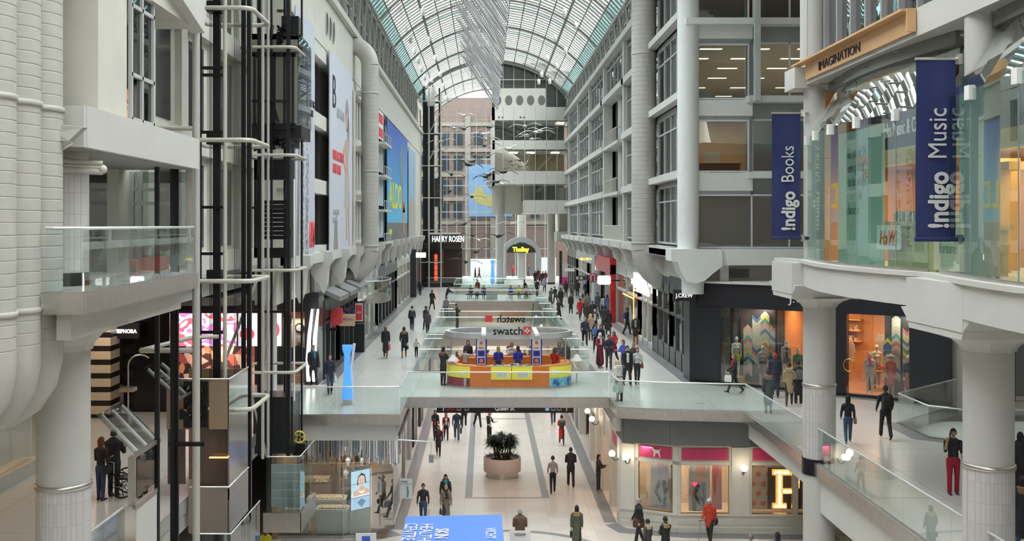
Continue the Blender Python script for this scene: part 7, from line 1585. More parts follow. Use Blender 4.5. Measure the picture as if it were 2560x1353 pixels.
    for p0, r0, p1, r1, k, mk in prims:
        d = p1-p0; L = d.length; d = d.normalized() if L > 1e-6 else Vector((0,0,1)); u = d.orthogonal().normalized() if abs(d.z) < .7 else (Vector((1,0,0))-d*d.x).normalized(); v = d.cross(u); q = []; n = 12
        rg = [(-r0, .02), (-r0*.8, r0*.6), (-r0*.35, r0*.93), (0, r0), (L, r1), (L+r1*.35, r1*.93), (L+r1*.8, r1*.6), (L+r1, .02)]
        for a, r in rg:
            for j in range(n):
                o = (u*math.cos(2*PI*j/n)+v*math.sin(2*PI*j/n))*r+d*a; o.y *= k if abs(d.z) > .5 else 1; q.append(p0+o)
        b.add(q, [(i*n+j,i*n+(j+1)%n,(i+1)*n+(j+1)%n,(i+1)*n+j) for i in range(7) for j in range(n)]+[tuple(range(n))[::-1], tuple(range(7*n,8*n))])
    me = bpy.data.meshes.new('tmp'); me.from_pydata([tuple(v) for v in b.v], [], b.f); o = bpy.data.objects.new('tmp', me); WS.collection.objects.link(o)
    D = P.y; vx = vox or (.011 if D < 30 else .0155 if D < 56 else .021 if D < 80 else .03)
    md = o.modifiers.new('r', 'REMESH'); md.mode = 'VOXEL'; md.voxel_size = vx; md.use_smooth_shade = True
    sm = o.modifiers.new('s', 'SMOOTH'); sm.factor = .5; sm.iterations = 2
    WV.update(); dg = WV.depsgraph; em_ = o.evaluated_get(dg).to_mesh()
    nv = len(em_.vertices); co = np.empty(nv*3, dtype=np.float32); em_.vertices.foreach_get('co', co); co = co.reshape(-1, 3)
    faces = [tuple(p.vertices) for p in em_.polygons]
    ctr = np.array([co[list(f)].mean(0) for f in faces]) if faces else np.zeros((0,3))
    best = np.full(len(faces), 1e9); idx = np.zeros(len(faces), int)
    for p0, r0, p1, r1, k, mk in prims:
        a = np.array(p0); bb = np.array(p1)-a; L2 = max(1e-9, bb @ bb); w_ = ctr-a; tt = np.clip((w_ @ bb)/L2, 0, 1); df = w_-tt[:,None]*bb; df[:,1] /= k; ds = np.linalg.norm(df, axis=1)-(r0+(r1-r0)*tt)
        if mk in ('scarf','hood','boot','inner'): ds -= .012
        mm = ds < best; best[mm] = ds[mm]; idx[mm] = keys.index(mk)
    G = MB(); G.mats = [mats_[k] for k in keys]; G.v = [Vector(map(float, c)) for c in co]; G.f = [list(f) for f in faces]; G.m = [int(i) for i in idx]; G.smf = [True]*len(faces)
    o.evaluated_get(dg).to_mesh_clear(); bpy.data.objects.remove(o); bpy.data.meshes.remove(me)
    HC = U((0,-.022,1.655)); HR = (tw @ up) @ Matrix.Rotation(math.radians(turn), 3, 'Z'); 
    if lean > 25: HR = Matrix.Rotation(math.radians(lean*.5), 3, 'X') @ Matrix.Rotation(math.radians(turn), 3, 'Z')
    G.cur = keys.index('skin'); G.add([HC+HR @ v for v in HEADQ], HEADF, True)
    for s in (-1, 1): G.ball(HC+HR @ Vector((s*.076,.005,-.01)), .024, 6, (.35,.7,1.1), HR)
    if skin != 'w':
        G.mat(mat('eye_dark', (.02,.015,.012), .3, var=0))
        for s in (-1, 1): G.ball(HC+HR @ Vector((s*.030,-.083,.012)), .010, 6)
        for s in (-1, 1): G.ball(HC+HR @ Vector((s*.030,-.088,.034)), .018, 6, (1,.3,.22))
        G.mat(mat('lip_colour', (.40,.13,.11), .5, var=0)); G.ball(HC+HR @ Vector((0,-.090,-.052)), .022, 6, (1,.35,.28))
    for wr, dd, s, A in hands: hand_geo(G, wr, dd, (-s*.9,-.2,0) if A in 'dswo' else (0,0,-1) if A == 'r' else (-s*.3,.3,1), mats_['skin'], .35 if skin == 'w' else .7, s)
    G.v = [(v-Vector((0,0,mz)))*s_ for v in G.v]
    Ml = Matrix.Rotation(math.radians(face), 3, 'Z')
    body = G.build(name, G.mats, None, label, cat, group, local=True); body.location = P; body.rotation_euler = (0, 0, math.radians(face))
    def kid(nm, b_, m_=None):
        b_.v = [(v-Vector((0,0,mz)))*s_ for v in b_.v]; return b_.build(nm, m_, body, local=True)
    if not bald and hair and skin != 'w':
        b_ = MB(); q = []; n, m = 18, 9
        for i in range(m+1):
            phh = PI*.62*i/m
            for k in range(n):
                t = 2*PI*k/n; y = math.sin(t); lim = phh if y > -.35 else phh*(.60+.0*y)
                x = math.sin(lim)*math.cos(t); yy = math.sin(lim)*y; z = math.cos(lim); q.append(HC+HR @ Vector((x*.088, yy*.112+.006, z*.128+.004)))
        b_.add(q, [(i*n+k,(i+1)*n+k,(i+1)*n+(k+1)%n,i*n+(k+1)%n) for i in range(m) for k in range(n)], True)
        if hl:
            zz = .12+.30*hl; w2 = .085; q = []; rows_ = 6
            for i in range(rows_+1):
                f = i/rows_; wz = w2*(1+.12*math.sin(f*PI))*(1-.25*f)
                for t in [PI*(-.12+1.24*k/10) for k in range(11)]: q.append(HC+HR @ Vector((wz*math.cos(t)*1.05, .025+(.095-.02*f)*math.sin(t), .03-zz*f)))
                for t in [PI*(1.12-1.24*k/10) for k in range(11)]: q.append(HC+HR @ Vector((wz*.7*math.cos(t), .02+(.05)*math.sin(t), .03-zz*f)))
            nn = 22; b_.add(q, [(i*nn+k,i*nn+(k+1)%nn,(i+1)*nn+(k+1)%nn,(i+1)*nn+k) for i in range(rows_) for k in range(nn)]+[tuple(range(rows_*nn,rows_*nn+nn))], True)
        kid('hair', b_, smat('hair', hair))
    if hat:
        b_ = MB(); hc, kind = hat[:3], (hat[3] if len(hat) > 3 else 'beanie'); q = []; n, m = 18, 6; ext_ = .55 if kind == 'beanie' else .45 if kind == 'cap' else .62
        for i in range(m+1):
            phh = PI*ext_*i/m
            for k in range(n): t = 2*PI*k/n; q.append(HC+HR @ Vector((math.sin(phh)*math.cos(t)*.096, math.sin(phh)*math.sin(t)*.118, math.cos(phh)*.145+.0)))
        b_.add(q, [(i*n+k,(i+1)*n+k,(i+1)*n+(k+1)%n,i*n+(k+1)%n) for i in range(m) for k in range(n)], True)
        if kind == 'cap': b_.ball(HC+HR @ Vector((0,-.13,.05)), .08, 10, (.9,.9,.12))
        if kind == 'brim': b_.ball(HC+HR @ Vector((0,0,.05)), .19, 16, (1,1.05,.06))
        if kind == 'veil': b_.ball(HC+HR @ Vector((0,.02,-.14)), .14, 12, (1,.8,.9))
        kid('hat' if kind != 'veil' else 'headscarf', b_, smat('cloth', hc))
    if hood:
        b_ = MB(); c = U((0,.02,1.50)); Q = []
        for k in range(14): t = PI*(.02+.96*k/13); Q.append(c+Vector((.125*math.cos(t), .10*math.sin(t)+.01, .02-.02*math.sin(t))))
        b_.tube(Q, [.02]+[.04]*12+[.02], 7); kid('hood_trim', b_, smat('fur', hood))
    if belt: b_ = MB(); b_.tube([(.155*math.cos(a), .115*math.sin(a), 1.06) for a in [2*PI*k/16 for k in range(16)]], .018, 5, closed=True); kid('belt', b_, smat('cloth', (.05,.05,.05)))
    body['hand'] = 0; del body['hand']
    W2 = lambda v: P+Ml @ ((Vector(v)-Vector((0,0,mz)))*s_)
    # bags are things of their own: (kind, colour, side or None, label)
    for kind, col, side, lab in (bag or []):
        m_ = smat('bag', col); cat_ = {'pack': 'backpack', 'hand': 'bag', 'shop': 'shopping bag', 'shoulder': 'bag'}[kind]
        nm = {'pack': 'backpack', 'hand': 'handbag', 'shop': 'shopping_bag', 'shoulder': 'shoulder_bag'}[kind]
        if kind == 'pack':
            c = W2(U((0,.19,1.22))); rt = thing(nm, lab, cat_, c, rz=math.radians(face)); q = []
            for z, wx, dy in ((-.2,.13,.07),(-.1,.15,.09),(.08,.15,.09),(.2,.11,.05)): q += [(wx*a/1.0*s_, dy*b2*s_, z*s_) for a, b2 in ((-1,-.9),(-.8,1),(.8,1),(1,-.9))]
            MB().add(q, [(4*i+j,4*i+(j+1)%4,4*i+4+(j+1)%4,4*i+4+j) for i in range(3) for j in range(4)]+[(0,3,2,1),(12,13,14,15)], False).build('pack_body', m_, rt, local=True)
            MB().box(-.09*s_,.09*s_,.07*s_,.11*s_,-.15*s_,0).build('pocket', m_, rt, local=True); b_ = MB()
            for s in (-1,1): b_.tube([(s*.09*s_,-.06*s_,.17*s_),(s*.10*s_,-.14*s_,.22*s_),(s*.11*s_,-.20*s_,.16*s_)], .018*s_, 5)
            b_.build('strap', m_, rt, local=True); continue
        wr, dd, s, A = hands[0 if side < 0 else 1]
        if kind in ('hand', 'shop'):
            c = W2(wr+dd*.09); H = .30 if kind == 'shop' else .20; wd = .30 if kind == 'shop' else .26; dp = .10
            dz = .10 if kind == 'shop' else .12
        else: c = W2(U((side*.24, .02, 1.0))); H, wd, dp, dz = .24, .28, .10, 0
        rt = thing(nm, lab, cat_, (c.x, c.y, c.z), rz=math.radians(face+90))
        q = []
        for z, k2 in ((-dz-H,.92),(-dz-H*.5,1.04),(-dz,.85)): q += [(wd/2*k2*a*s_, dp/2*k2*b2*s_, z*s_) for a, b2 in ((-1,-1),(1,-1),(1,1),(-1,1))]
        MB().add(q, [(4*i+j,4*i+(j+1)%4,4*i+4+(j+1)%4,4*i+4+j) for i in range(2) for j in range(4)]+[(0,3,2,1),(8,9,10,11)]).build('bag_body', m_, rt, local=True)
        if kind == 'shoulder': b_ = MB().tube([(-.12*s_,0,0),(-.03*s_,-side*.0,.25*s_),(0,side*.06*s_,.42*s_),(.03*s_,0,.25*s_),(.12*s_,0,0)], .012*s_, 5)
        else: b_ = MB().tube([(-.08*s_,0,-dz*s_),(-.04*s_,0,-.01*s_),(.04*s_,0,-.01*s_),(.08*s_,0,-dz*s_)], .008*s_, 5)
        b_.build('handle' if kind != 'shoulder' else 'strap', m_, rt, local=True)
    return body
K_ = (.018,.018,.022); DN = (.02,.03,.06); JN = (.04,.07,.14); RED = (.45,.02,.02); BRN_ = (.10,.055,.03); TANC = (.36,.26,.15); GRY = (.20,.20,.21); WHT = (.62,.60,.56); BLN = (.42,.28,.12); FUR = (.25,.17,.10)
# ---------------------------------------------------------------- lower floor
person(1,1096,1143,1.66,0,'person in open black coat walking towards the camera on the left of the lower floor',K_,K_,(.05,.02,.015),1,ph=1,coat=.25,arms=('s','s'),inner=(.12,.02,.05))
person(1,1088,1098,1.65,10,'dark-haired person in black jacket carrying a red bag, behind the one in open coat',K_,K_,(.02,.012,.01),1,ph=-1,arms=('f','d'),coat=.1,bag=[('hand',RED,-1,'red handbag held by the dark-haired person in black')])
person(1,1115,1103,1.6,5,'person in dark red and black holding a pink bag on the lower floor',(.16,.01,.03),K_,(.05,.03,.02),.8,ph=1,arms=('b','d'),inner=WHT,bag=[('shop',(.8,.15,.3),-1,'bright pink shopping bag held on the lower floor')])
person(1,1142,1104,1.8,0,'person in navy sweater and jeans carrying a black bag, lower floor',DN,(.05,.07,.11),(.05,.03,.02),0,sex='m',ph=1,arms=('d','d'),shoe=(.5,.5,.5),bag=[('shop',K_,1,'stiff black shopping bag beside the person in jeans')])
person(1,1160,1070,1.75,180,'person whose dark legs show below the overhead sign, behind the navy sweater',K_,K_,sex='m',ph=-1)
person(1,1194,1070,1.75,20,'person in dark trousers seen below the left part of the overhead sign',K_,(.02,.02,.025),sex='m',ph=1)
person(1,1223,1110,1.78,60,'person in white shirt and black vest with pinkish cap behind the planter',K_,K_,(.2,.15,.12),0,sex='m',pose='stand',arms=('b','f'),sleeve=0,hat=(.45,.25,.27,'beanie'),inner=WHT,hood=(.12,.07,.04))
person(1,1404,1113,1.65,180,'person in bright red coat seen from behind with black bobble hair',(.60,.03,.02),K_,K_,0,ph=1,coat=.42,arms=('x','x'),hood=(.35,.30,.26),hat=(.015,.015,.018,'beanie'),bag=[('pack',(.04,.045,.045),0,'small dark backpack on the bright red coat')])
person(1,1383,1062,1.75,180,'person in dark jeans seen below the right part of the overhead sign',K_,(.05,.06,.09),sex='m',ph=-1)
person(1,1382,1235,1.68,180,'person in pale grey sweater and black trousers walking away',(.36,.33,.33),K_,(.06,.03,.05),0,ph=-1,arms=('w','w'),pose='step',hat=(.05,.03,.045,'beanie'))
person(1,1427,1219,1.82,180,'tall person all in black walking away on the lower floor',K_,K_,K_,0,sex='m',skin='d',ph=1,arms=('l','l'),pose='step',coat=.1)
person(1,1496,1227,1.66,70,'person in black with tan boots standing by the pink shop entrance',K_,DN,(.03,.015,.01),1,pose='stand',arms=('f','f'),coat=.2,shoe=(.35,.22,.10),boots=None)
person(1,1114,1286,1.68,0,'person in black parka with teal scarf walking towards the camera',K_,K_,(.02,.015,.01),.6,ph=1,arms=('w','w'),coat=.3,scarf=(.02,.25,.28),hood=(.10,.06,.04),skin='m')
person(1,1115,1313,1.63,0,'person in grey-brown coat with black scarf, in front of the teal scarf',(.17,.14,.105),K_,(.30,.2,.12),0,ph=-1,arms=('w','w'),coat=.5,scarf=K_,bag=[('hand',K_,-1,'black handbag of the person in the grey-brown coat')])
person(1,1058,1311,1.66,0,'young person in black sweater and jeans carrying a white plastic bag',K_,JN,(.03,.02,.015),0,sex='m',skin='m',ph=1,arms=('w','w'),bag=[('shop',(.5,.52,.55),1,'white plastic bag carried by the person in black sweater')])
person(1,1300,1391,1.74,180,'grey-haired person in brown jacket behind the small white board',(.13,.085,.055),GRY,(.35,.33,.31),0,sex='m',pose='stand',arms=('l','l'),coat=.1,wide=1.15,skin='m')
person(1,1442,1377,1.66,175,'person in olive parka with tan fur hood at the bottom edge',(.09,.10,.065),K_,(.02,.012,.01),.5,pose='step',arms=('d','s'),coat=.5,hood=(.35,.24,.12),wide=1.1,bag=[('hand',K_,1,'big black bag held by the olive parka')])
person(1,1597,1364,1.76,-75,'tall grey-haired person in black with a brown coat tied at the waist',K_,K_,(.35,.34,.34),0,sex='m',pose='step',arms=('s','s'),coat=.15,wide=1.1)
MB().lathe([(.22,.72),(.24,.85),(.22,1.02),(.20,1.05)], on(1597,1364,0).x, on(1597,1364,0).y, 20, 1, .85).build('tied_coat', mat('brown_cloth', (.10,.045,.03), .8), None, 'brown coat tied round the waist of the tall grey-haired person', 'coat')
person(1,1620,1404,1.52,-150,'short person in black hat and cream scarf at the bottom edge',(.07,.06,.055),K_,K_,0,pose='stand',arms=('d','d'),coat=.2,hat=(*K_,'beanie'),scarf=(.50,.42,.33),hood=(.5,.42,.33))
person(1,1664,1408,1.66,-160,'person in black coat and beanie with thin tan fur collar',K_,K_,K_,0,pose='stand',arms=('f','l'),coat=.3,hat=(*K_,'beanie'),hood=(.36,.26,.14),wide=1.15)
person(1,1774,1361,1.72,-35,'person in red winter jacket with white cap and walking stick',(.50,.045,.02),K_,(.5,.5,.5),0,sex='m',pose='step',arms=('b','s'),coat=.15,hat=(.6,.6,.62,'cap'),wide=1.1,bag=[('shoulder',K_,1,'black messenger bag of the person in red jacket')])
p = on(1745,1361,0); t = thing('walking_stick', 'thin tan walking stick beside the person in red jacket', 'walking stick', p); MB().tube([tuple(p), (p.x+.1,p.y,p.z+.9)], .012, 6).build('shaft', TAN, t); MB().tube([(p.x+.02,p.y,.9),(p.x+.2,p.y,.93)], .015, 6).build('grip', BLACK, t)
person(1,1877,1462,1.7,180,'person with grey hair at the bottom right, only the crown visible',GRY,K_,(.2,.18,.17),0,sex='m',pose='stand')
person(1,1944,1456,1.7,180,'person with black hair at the bottom right, only the crown visible',K_,K_,K_,.3,pose='stand')
person(1,664,1432,1.6,180,'person in yellow top and bag at the bottom left under the steel box',(.55,.45,.02),K_,(.1,.05,.03),.5,pose='stand')
# seen through the openings
for i, (px, py, c, f) in enumerate([(1110,925,BRN_,0),(1142,930,K_,180),(1163,932,(.06,.07,.05),170),(1272,905,(.2,.02,.04),0),(1297,915,K_,20),(1311,925,K_,0),(1220,925,(.6,.15,.2),90)]):
    person(1,px,py,1.68,f,['blonde person far below on the lower floor behind the kiosk, left end','dark-coated person on the lower floor behind the kiosk','olive-coated person on the lower floor behind the kiosk','person in maroon on the lower floor behind the palms','person in black beside the maroon one, lower floor','dark-haired person low behind the right totem','person in pink-red top low behind the left totem'][i],c,K_,BLN if i == 0 else (.04,.02,.015),.6,ph=1 if i % 2 else -1,coat=.2 if i < 3 else 0)
# ---------------------------------------------------------------- upper floor, left side
person(2,783,965,1.8,25,'tall person with glasses, blue scarf and dark jacket by the left shop',K_,K_,(.12,.07,.04),0,sex='m',ph=1,arms=('s','s'),coat=.12,scarf=(.05,.18,.35),pose='step',bag=[('shoulder',(.03,.03,.05),1,'dark bag of the blue-scarf person')])
person(2,825,987,1.68,15,'person in navy puffer jacket and jeans with a white paper bag',(.018,.022,.045),(.06,.08,.11),(.10,.05,.03),.3,ph=-1,arms=('d','b'),coat=.22,boots=K_,pose='step',bag=[('shop',(.6,.65,.66),1,'pale paper shopping bag by the left glass balustrade')])
person(2,964,896,1.72,180,'person in long black coat with pink bag and brown boots walking away',K_,K_,(.28,.14,.06),.1,ph=1,arms=('d','d'),coat=.5,boots=(.14,.07,.03),pose='step',bag=[('shop',(.8,.08,.25),-1,'hot pink shopping bag beside the long black coat')])
person(2,1010,896,1.68,180,'person in black fur-hooded jacket and tan boots holding the child\'s hand',K_,K_,(.05,.03,.02),.7,ph=-1,arms=('d','w'),coat=.22,boots=(.30,.18,.09),hood=FUR,pose='step',bag=[('hand',K_,-1,'round black bag of the fur-hooded person')])
person(2,1041,895,1.05,180,'small blonde child in white top held by the hand',(.55,.52,.50),K_,(.45,.28,.14),.2,ph=1,arms=('o','w'),pose='step')
person(2,1030,828,1.7,180,'person in navy coat and white hood with small backpack, left walkway',(.018,.025,.045),K_,(.03,.02,.02),0,ph=1,arms=('d','s'),coat=.25,hood=(.45,.44,.44),hat=(*K_,'beanie'),bag=[('pack',(.03,.04,.07),0,'small navy backpack on the left walkway')])
person(2,1080,777,1.74,160,'person in black carrying a bag by the far left opening',K_,K_,K_,0,sex='m',ph=-1,arms=('w','d'),coat=.2,bag=[('hand',K_,1,'black bag carried near the far left opening')])
person(2,1065,828,1.7,200,'person in dark hat beside the left opening rail',(.03,.025,.03),K_,K_,0,ph=1,coat=.2,hat=(*K_,'brim'))
person(2,1069,838,1.62,190,'person in mauve-grey jacket behind the hat wearer',(.09,.07,.09),K_,(.15,.08,.05),.2,ph=-1,coat=.15)
person(2,1050,741,1.7,0,'red-haired person in black at the foot of the far left lift tower',K_,K_,(.25,.08,.04),.8,ph=1,coat=.2)
person(2,1117,762,1.74,120,'person in black leaning on the far left balustrade',K_,K_,K_,0,sex='m',pose='stand',lean=18,arms=('r','r'),coat=.1)
person(2,1115,795,1.66,180,'dark figure with blonde hair by the third return rail, left',GRY,K_,(.05,.03,.02),0,pose='stand',coat=.1)
person(2,1143,822,1.76,80,'person in black standing with folded arms on the second bridge',K_,K_,(.10,.05,.03),0,sex='m',pose='stand',arms=('x','x'),lean=-4,xyz=None,shoe=(.45,.45,.47))
# ---------------------------------------------------------------- around the kiosk
person(2,1108,964,1.74,150,'person in long black coat with brown fur, at the left end of the kiosk',K_,K_,(.04,.02,.012),.7,pose='stand',arms=('f','f'),coat=.35,hood=(.18,.09,.05))
BLU = (.03,.05,.42)
person(2,1246,957,1.68,180,'kiosk attendant in royal blue shirt with blonde ponytail',BLU,K_,(.5,.38,.16),.4,pose='stand',arms=('d','d'),sleeve=0)
person(2,1295,957,1.68,180,'kiosk attendant in royal blue shirt with short dark hair',BLU,K_,(.06,.025,.02),.1,pose='stand',arms=('d','d'),sleeve=0)
person(2,1163,958,1.62,150,'person in white and pink top behind the left end of the kiosk',(.60,.48,.50),K_,(.03,.02,.02),0,pose='stand',arms=('u','f'),sleeve=0,skin='m')
person(2,1386,960,1.66,150,'kiosk attendant in red shirt with long brown hair',(.50,.02,.02),K_,(.14,.06,.03),1.0,pose='stand',arms=('d','f'),sleeve=0)
for px, py, lab, c, hr in ((1279,945,'person in white top facing the two blue attendants',WHT,(.25,.12,.05)),(1398,942,'brown-haired customer in grey plaid behind the right end of the kiosk',(.10,.11,.12),(.16,.08,.04)),(1414,940,'customer in dark jacket with white earmuffs by the right kiosk pole',(.06,.06,.07),(.18,.09,.05)),(1170,938,'customer in black hat behind the left end of the kiosk',K_,K_),(1200,940,'customer in dark jacket behind the left totem',GRY,(.05,.03,.02))):
    person(2,px,py,1.68,0,lab,c,K_,hr,.5,pose='stand',arms=('f','d'),coat=.1)
# ---------------------------------------------------------------- upper floor, right side
person(2,1549,1004,1.70,-150,'blonde person in long white coat leaning on the balustrade corner',(.58,.56,.52),K_,(.55,.42,.22),.5,pose='stand',arms=('r','d'),coat=.42,lean=12,boots=K_,hood=(.62,.62,.60),belt=1,bag=[('shop',(.55,.68,.70),1,'pale blue bag of the person in white coat')])
person(2,1568,965,1.78,10,'person in black suit and white shirt walking beside the grey-white top',(.012,.014,.024),(.012,.014,.02),(.04,.02,.015),0,sex='m',skin='m',ph=1,arms=('s','s'),coat=.12,inner=WHT,pose='step')
person(2,1593,963,1.68,0,'person in pale grey top and black trousers with brown shoulder bag',(.50,.50,.50),K_,(.12,.04,.02),.7,ph=-1,arms=('d','l'),pose='step',bag=[('shoulder',(.25,.08,.03),1,'brown shoulder bag on the pale grey top')])
person(2,1584,945,1.66,0,'person half hidden behind the suit wearer, with checked shoes',(.06,.06,.07),K_,(.25,.13,.07),.2,ph=1,arms=('d','f'),coat=.1)
person(2,1558,936,1.68,-60,'person in bright blue hoodie with long brown hair facing left',(.04,.08,.50),(.14,.20,.26),(.16,.08,.04),1.1,ph=1,arms=('f','f'),pose='stand')
person(2,1535,910,1.68,-30,'dark-haired person in red jacket looking down',(.40,.02,.03),K_,(.02,.015,.015),.4,ph=-1,arms=('f','f'),coat=.18,hood=(.3,.02,.03),skin='m')
person(2,1522,926,1.74,-5,'person in navy jacket and grey trousers with hands in pockets',(.018,.03,.06),(.045,.045,.05),(.02,.015,.015),0,sex='m',skin='m',pose='step',arms=('l','l'),coat=.08)
person(2,1500,920,1.74,5,'person in long maroon coat and white headscarf',(.20,.012,.035),K_,(.5,.5,.5),0,pose='step',ph=-1,arms=('f','s'),coat=.68,hat=(.6,.6,.6,'veil'),scarf=(.6,.6,.6),wide=1.1)
person(2,1490,884,1.66,0,'person in blue T-shirt with hair up behind the maroon coat',(.04,.16,.50),K_,(.08,.04,.03),0,ph=1,arms=('f','s'),sleeve=0,skin='m')
person(2,1502,887,1.68,0,'curly-haired person in black between blue T-shirt and maroon coat',K_,K_,(.05,.02,.015),.5,ph=-1,coat=.1)
person(2,1462,868,1.76,0,'older person in navy sweater with pale diamond pattern by the rail',(.03,.04,.065),K_,(.3,.27,.25),0,sex='m',pose='step',arms=('d','d'))
person(2,1589,861,1.78,-10,'bald person in black open coat and brown trousers by the shops',K_,(.22,.10,.035),None,0,sex='m',pose='stand',arms=('d','d'),coat=.3,bald=1,inner=(.25,.25,.25),shoe=(.15,.06,.02))
person(2,1568,838,1.78,60,'person in black with royal blue backpack near the brown shop',K_,K_,(.03,.02,.015),0,sex='m',skin='d',pose='step',arms=('d','d'),bag=[('pack',(.03,.06,.3),0,'royal blue backpack near the brown shop')])
person(2,1521,841,1.76,180,'person in long black coat with black handbag walking away, right walkway',K_,K_,K_,.3,ph=1,coat=.4,hood=K_,bag=[('hand',K_,-1,'black handbag of the long black coat, right walkway')])
person(2,1510,828,1.74,175,'person in charcoal coat beside the long black coat',(.03,.03,.035),K_,K_,0,sex='m',ph=-1,coat=.35)
person(2,1477,852,1.66,180,'blonde person in tan jacket seen from behind, right walkway',(.36,.25,.17),K_,(.5,.36,.16),.8,pose='stand',arms=('l','l'),coat=.08)
person(2,1487,841,1.78,0,'bald person in dark suit and white shirt facing the blonde one',K_,K_,None,0,sex='m',pose='stand',arms=('f','f'),bald=1,coat=.15,inner=WHT)
person(2,1450,802,1.68,160,'dark-haired person in scarlet coat carrying a tan bag',(.50,.02,.03),K_,(.02,.015,.015),0,ph=1,arms=('d','d'),coat=.3,bag=[('hand',(.2,.13,.10),1,'tan handbag against the scarlet coat')])
person(2,1466,815,1.7,180,'person in dark olive coat next to the scarlet coat',(.045,.045,.03),K_,(.08,.05,.03),.8,ph=-1,coat=.4)
person(2,1482,812,1.75,180,'person in black bending slightly in the middle of the right crowd',K_,K_,(.1,.07,.05),0,sex='m',coat=.2,lean=12,pose='stand')
person(2,1427,787,1.7,0,'person in black knee-length coat alone on the right walkway',K_,K_,(.03,.02,.02),.3,pose='step',coat=.35)
CR = [(1396,803,.0,K_,'dark-haired person leaning on the right rail by the third opening',150),(1402,772,0,K_,'person in black walking behind the rail leaner',180),(1376,770,0,(.07,.07,.08),'grey-clad person at the rail of the far bridge, right',150),(1389,762,0,K_,'person in black stooping by the far right rail',200),
 (1402,752,0,(.38,.38,.48),'person in pale lilac shirt on the far right walkway',180),(1415,746,.6,K_,'dark-coated person beside the lilac shirt',180),(1430,745,0,(.12,.13,.10),'person in grey-green coat by the far shops',180),(1444,742,0,K_,'person in black right of the grey-green coat',170),
 (1465,750,0,(.02,.025,.05),'person in navy jacket and blue cap',180),(1457,790,.5,(.40,.27,.18),'person in tan coat behind the scarlet coat',180),(1469,789,0,(.18,.19,.21),'person in grey jacket at the centre of the right crowd',0),(1494,786,0,(.07,.10,.14),'tall person in blue-grey jacket near the red pier',200),
 (1492,770,.3,(.45,.05,.03),'person in red top near the gold shop front',0),(1510,790,.9,(.48,.46,.43),'person in white dress with black bag by the red pier',180),(1518,792,.8,(.10,.14,.35),'person in blue and black beside the white dress',190),
 (1361,733,.6,(.35,.30,.40),'person in light patterned jacket near the far round column',0),(1343,742,0,K_,'person in black and red left of the patterned jacket',10),(1350,715,0,(.3,.03,.03),'person in red top in the far entrance crowd',0),(1357,716,0,K_,'dark person in the far entrance crowd, right of the red top',0),
 (1338,712,0,K_,'dark person in the far entrance crowd, left edge',0),(1364,712,.5,(.15,.05,.04),'brown-clad person in the far entrance crowd',0),(1346,708,0,K_,'dark person at the back of the far entrance crowd',0),(1283,694,.3,(.4,.03,.03),'person in red jacket in front of the arched entrance',20),
 (1188,702,0,K_,'person in black on the far platform by the glass wall',90),(1198,702,.2,(.25,.06,.03),'person in rust coat on the far platform',-60),(1315,745,0,K_,'person in black bending beside the right bench',-60),(1194,742,0,(.15,.02,.02),'dark red figure standing behind the left bench',0),
 (1296,693,0,K_,'dark person inside the arched entrance, left',0),(1322,693,0,(.08,.10,.14),'blue-grey person inside the arched entrance, right',0),(1308,692,0,(.15,.05,.06),'small distant person inside the arched entrance, middle',0)]
for i, (px, py, hl, c, lab, f) in enumerate(CR):
    person(2,px,py,R.uniform(1.62,1.8),f,lab,c,K_,(.04,.025,.02) if i != 8 else (.03,.08,.4),hl,ph=1 if i % 2 else -1,sex='f' if hl else 'm',coat=R.choice((0,.15,.3)) if i != 4 else 0,pose='step' if i % 3 else 'walk',hat=(.03,.10,.45,'cap') if i == 8 else None,lean=15 if i in (0,2,3,25) else 0,arms=('r','r') if i in (0,2,3) else ('d','s'))
# seated on the benches
for x, c, b_, lab, f in ((-1.4,(.05,.05,.05),K_,'seated person in dark jacket at the left end of the left bench',0),(-.8,(.55,.53,.5),K_,'seated person in white top on the left bench',0),(-.1,(.06,.06,.08),(.04,.06,.14),'seated person in jeans at the right end of the left bench',0),
                     (2.6,(.03,.06,.38),(.30,.24,.12),'seated person in royal blue jacket and khaki trousers on the right bench',0),(3.4,(.55,.45,.05),K_,'seated person in yellow and black on the right bench',0),(4.1,(.45,.30,.25),K_,'seated person in pinkish top on the right bench',0)):
    person(2,0,0,1.7,f,lab,c,b_,(.05,.03,.02),.3,pose='sit',arms=('b','b'),xyz=(x,103.75,Z2))
# in front of the black clothing shop
person(2,1836,985,1.70,-95,'person in black with red scarf and white bag striding left by the black shop',K_,K_,(.22,.12,.06),.4,ph=1,arms=('s','b'),coat=.08,scarf=(.5,.01,.02),bag=[('shop',(.75,.76,.78),1,'big white shopping bag held in front of the yellow shorts mannequin')])
person(2,1921,1034,1.68,175,'person in dark grey parka with tan fur hood outside the black shop',(.055,.065,.075),K_,(.04,.02,.015),0,pose='stand',arms=('d','d'),coat=.42,hood=(.22,.17,.09),boots=(.12,.11,.10),wide=1.1)
person(2,1938,994,1.80,165,'person in navy coat and red beanie outside the black shop',(.018,.025,.05),(.02,.025,.05),K_,0,sex='m',pose='step',coat=.25,hat=(.55,.02,.02,'beanie'),wide=1.1,arms=('d','l'))
person(2,1973,1016,1.70,160,'person in tan belted coat and black boots outside the black shop',(.33,.25,.14),K_,K_,0,pose='step',ph=-1,arms=('l','l'),coat=.3,hat=(*K_,'beanie'),hood=(.34,.26,.15),boots=(.05,.05,.05))
person(2,1996,1010,1.74,175,'person in black with grey backpack half hidden by the front pillar',K_,K_,K_,0,sex='m',pose='stand',coat=.4,bag=[('pack',(.12,.12,.13),0,'grey backpack half hidden by the front pillar')])
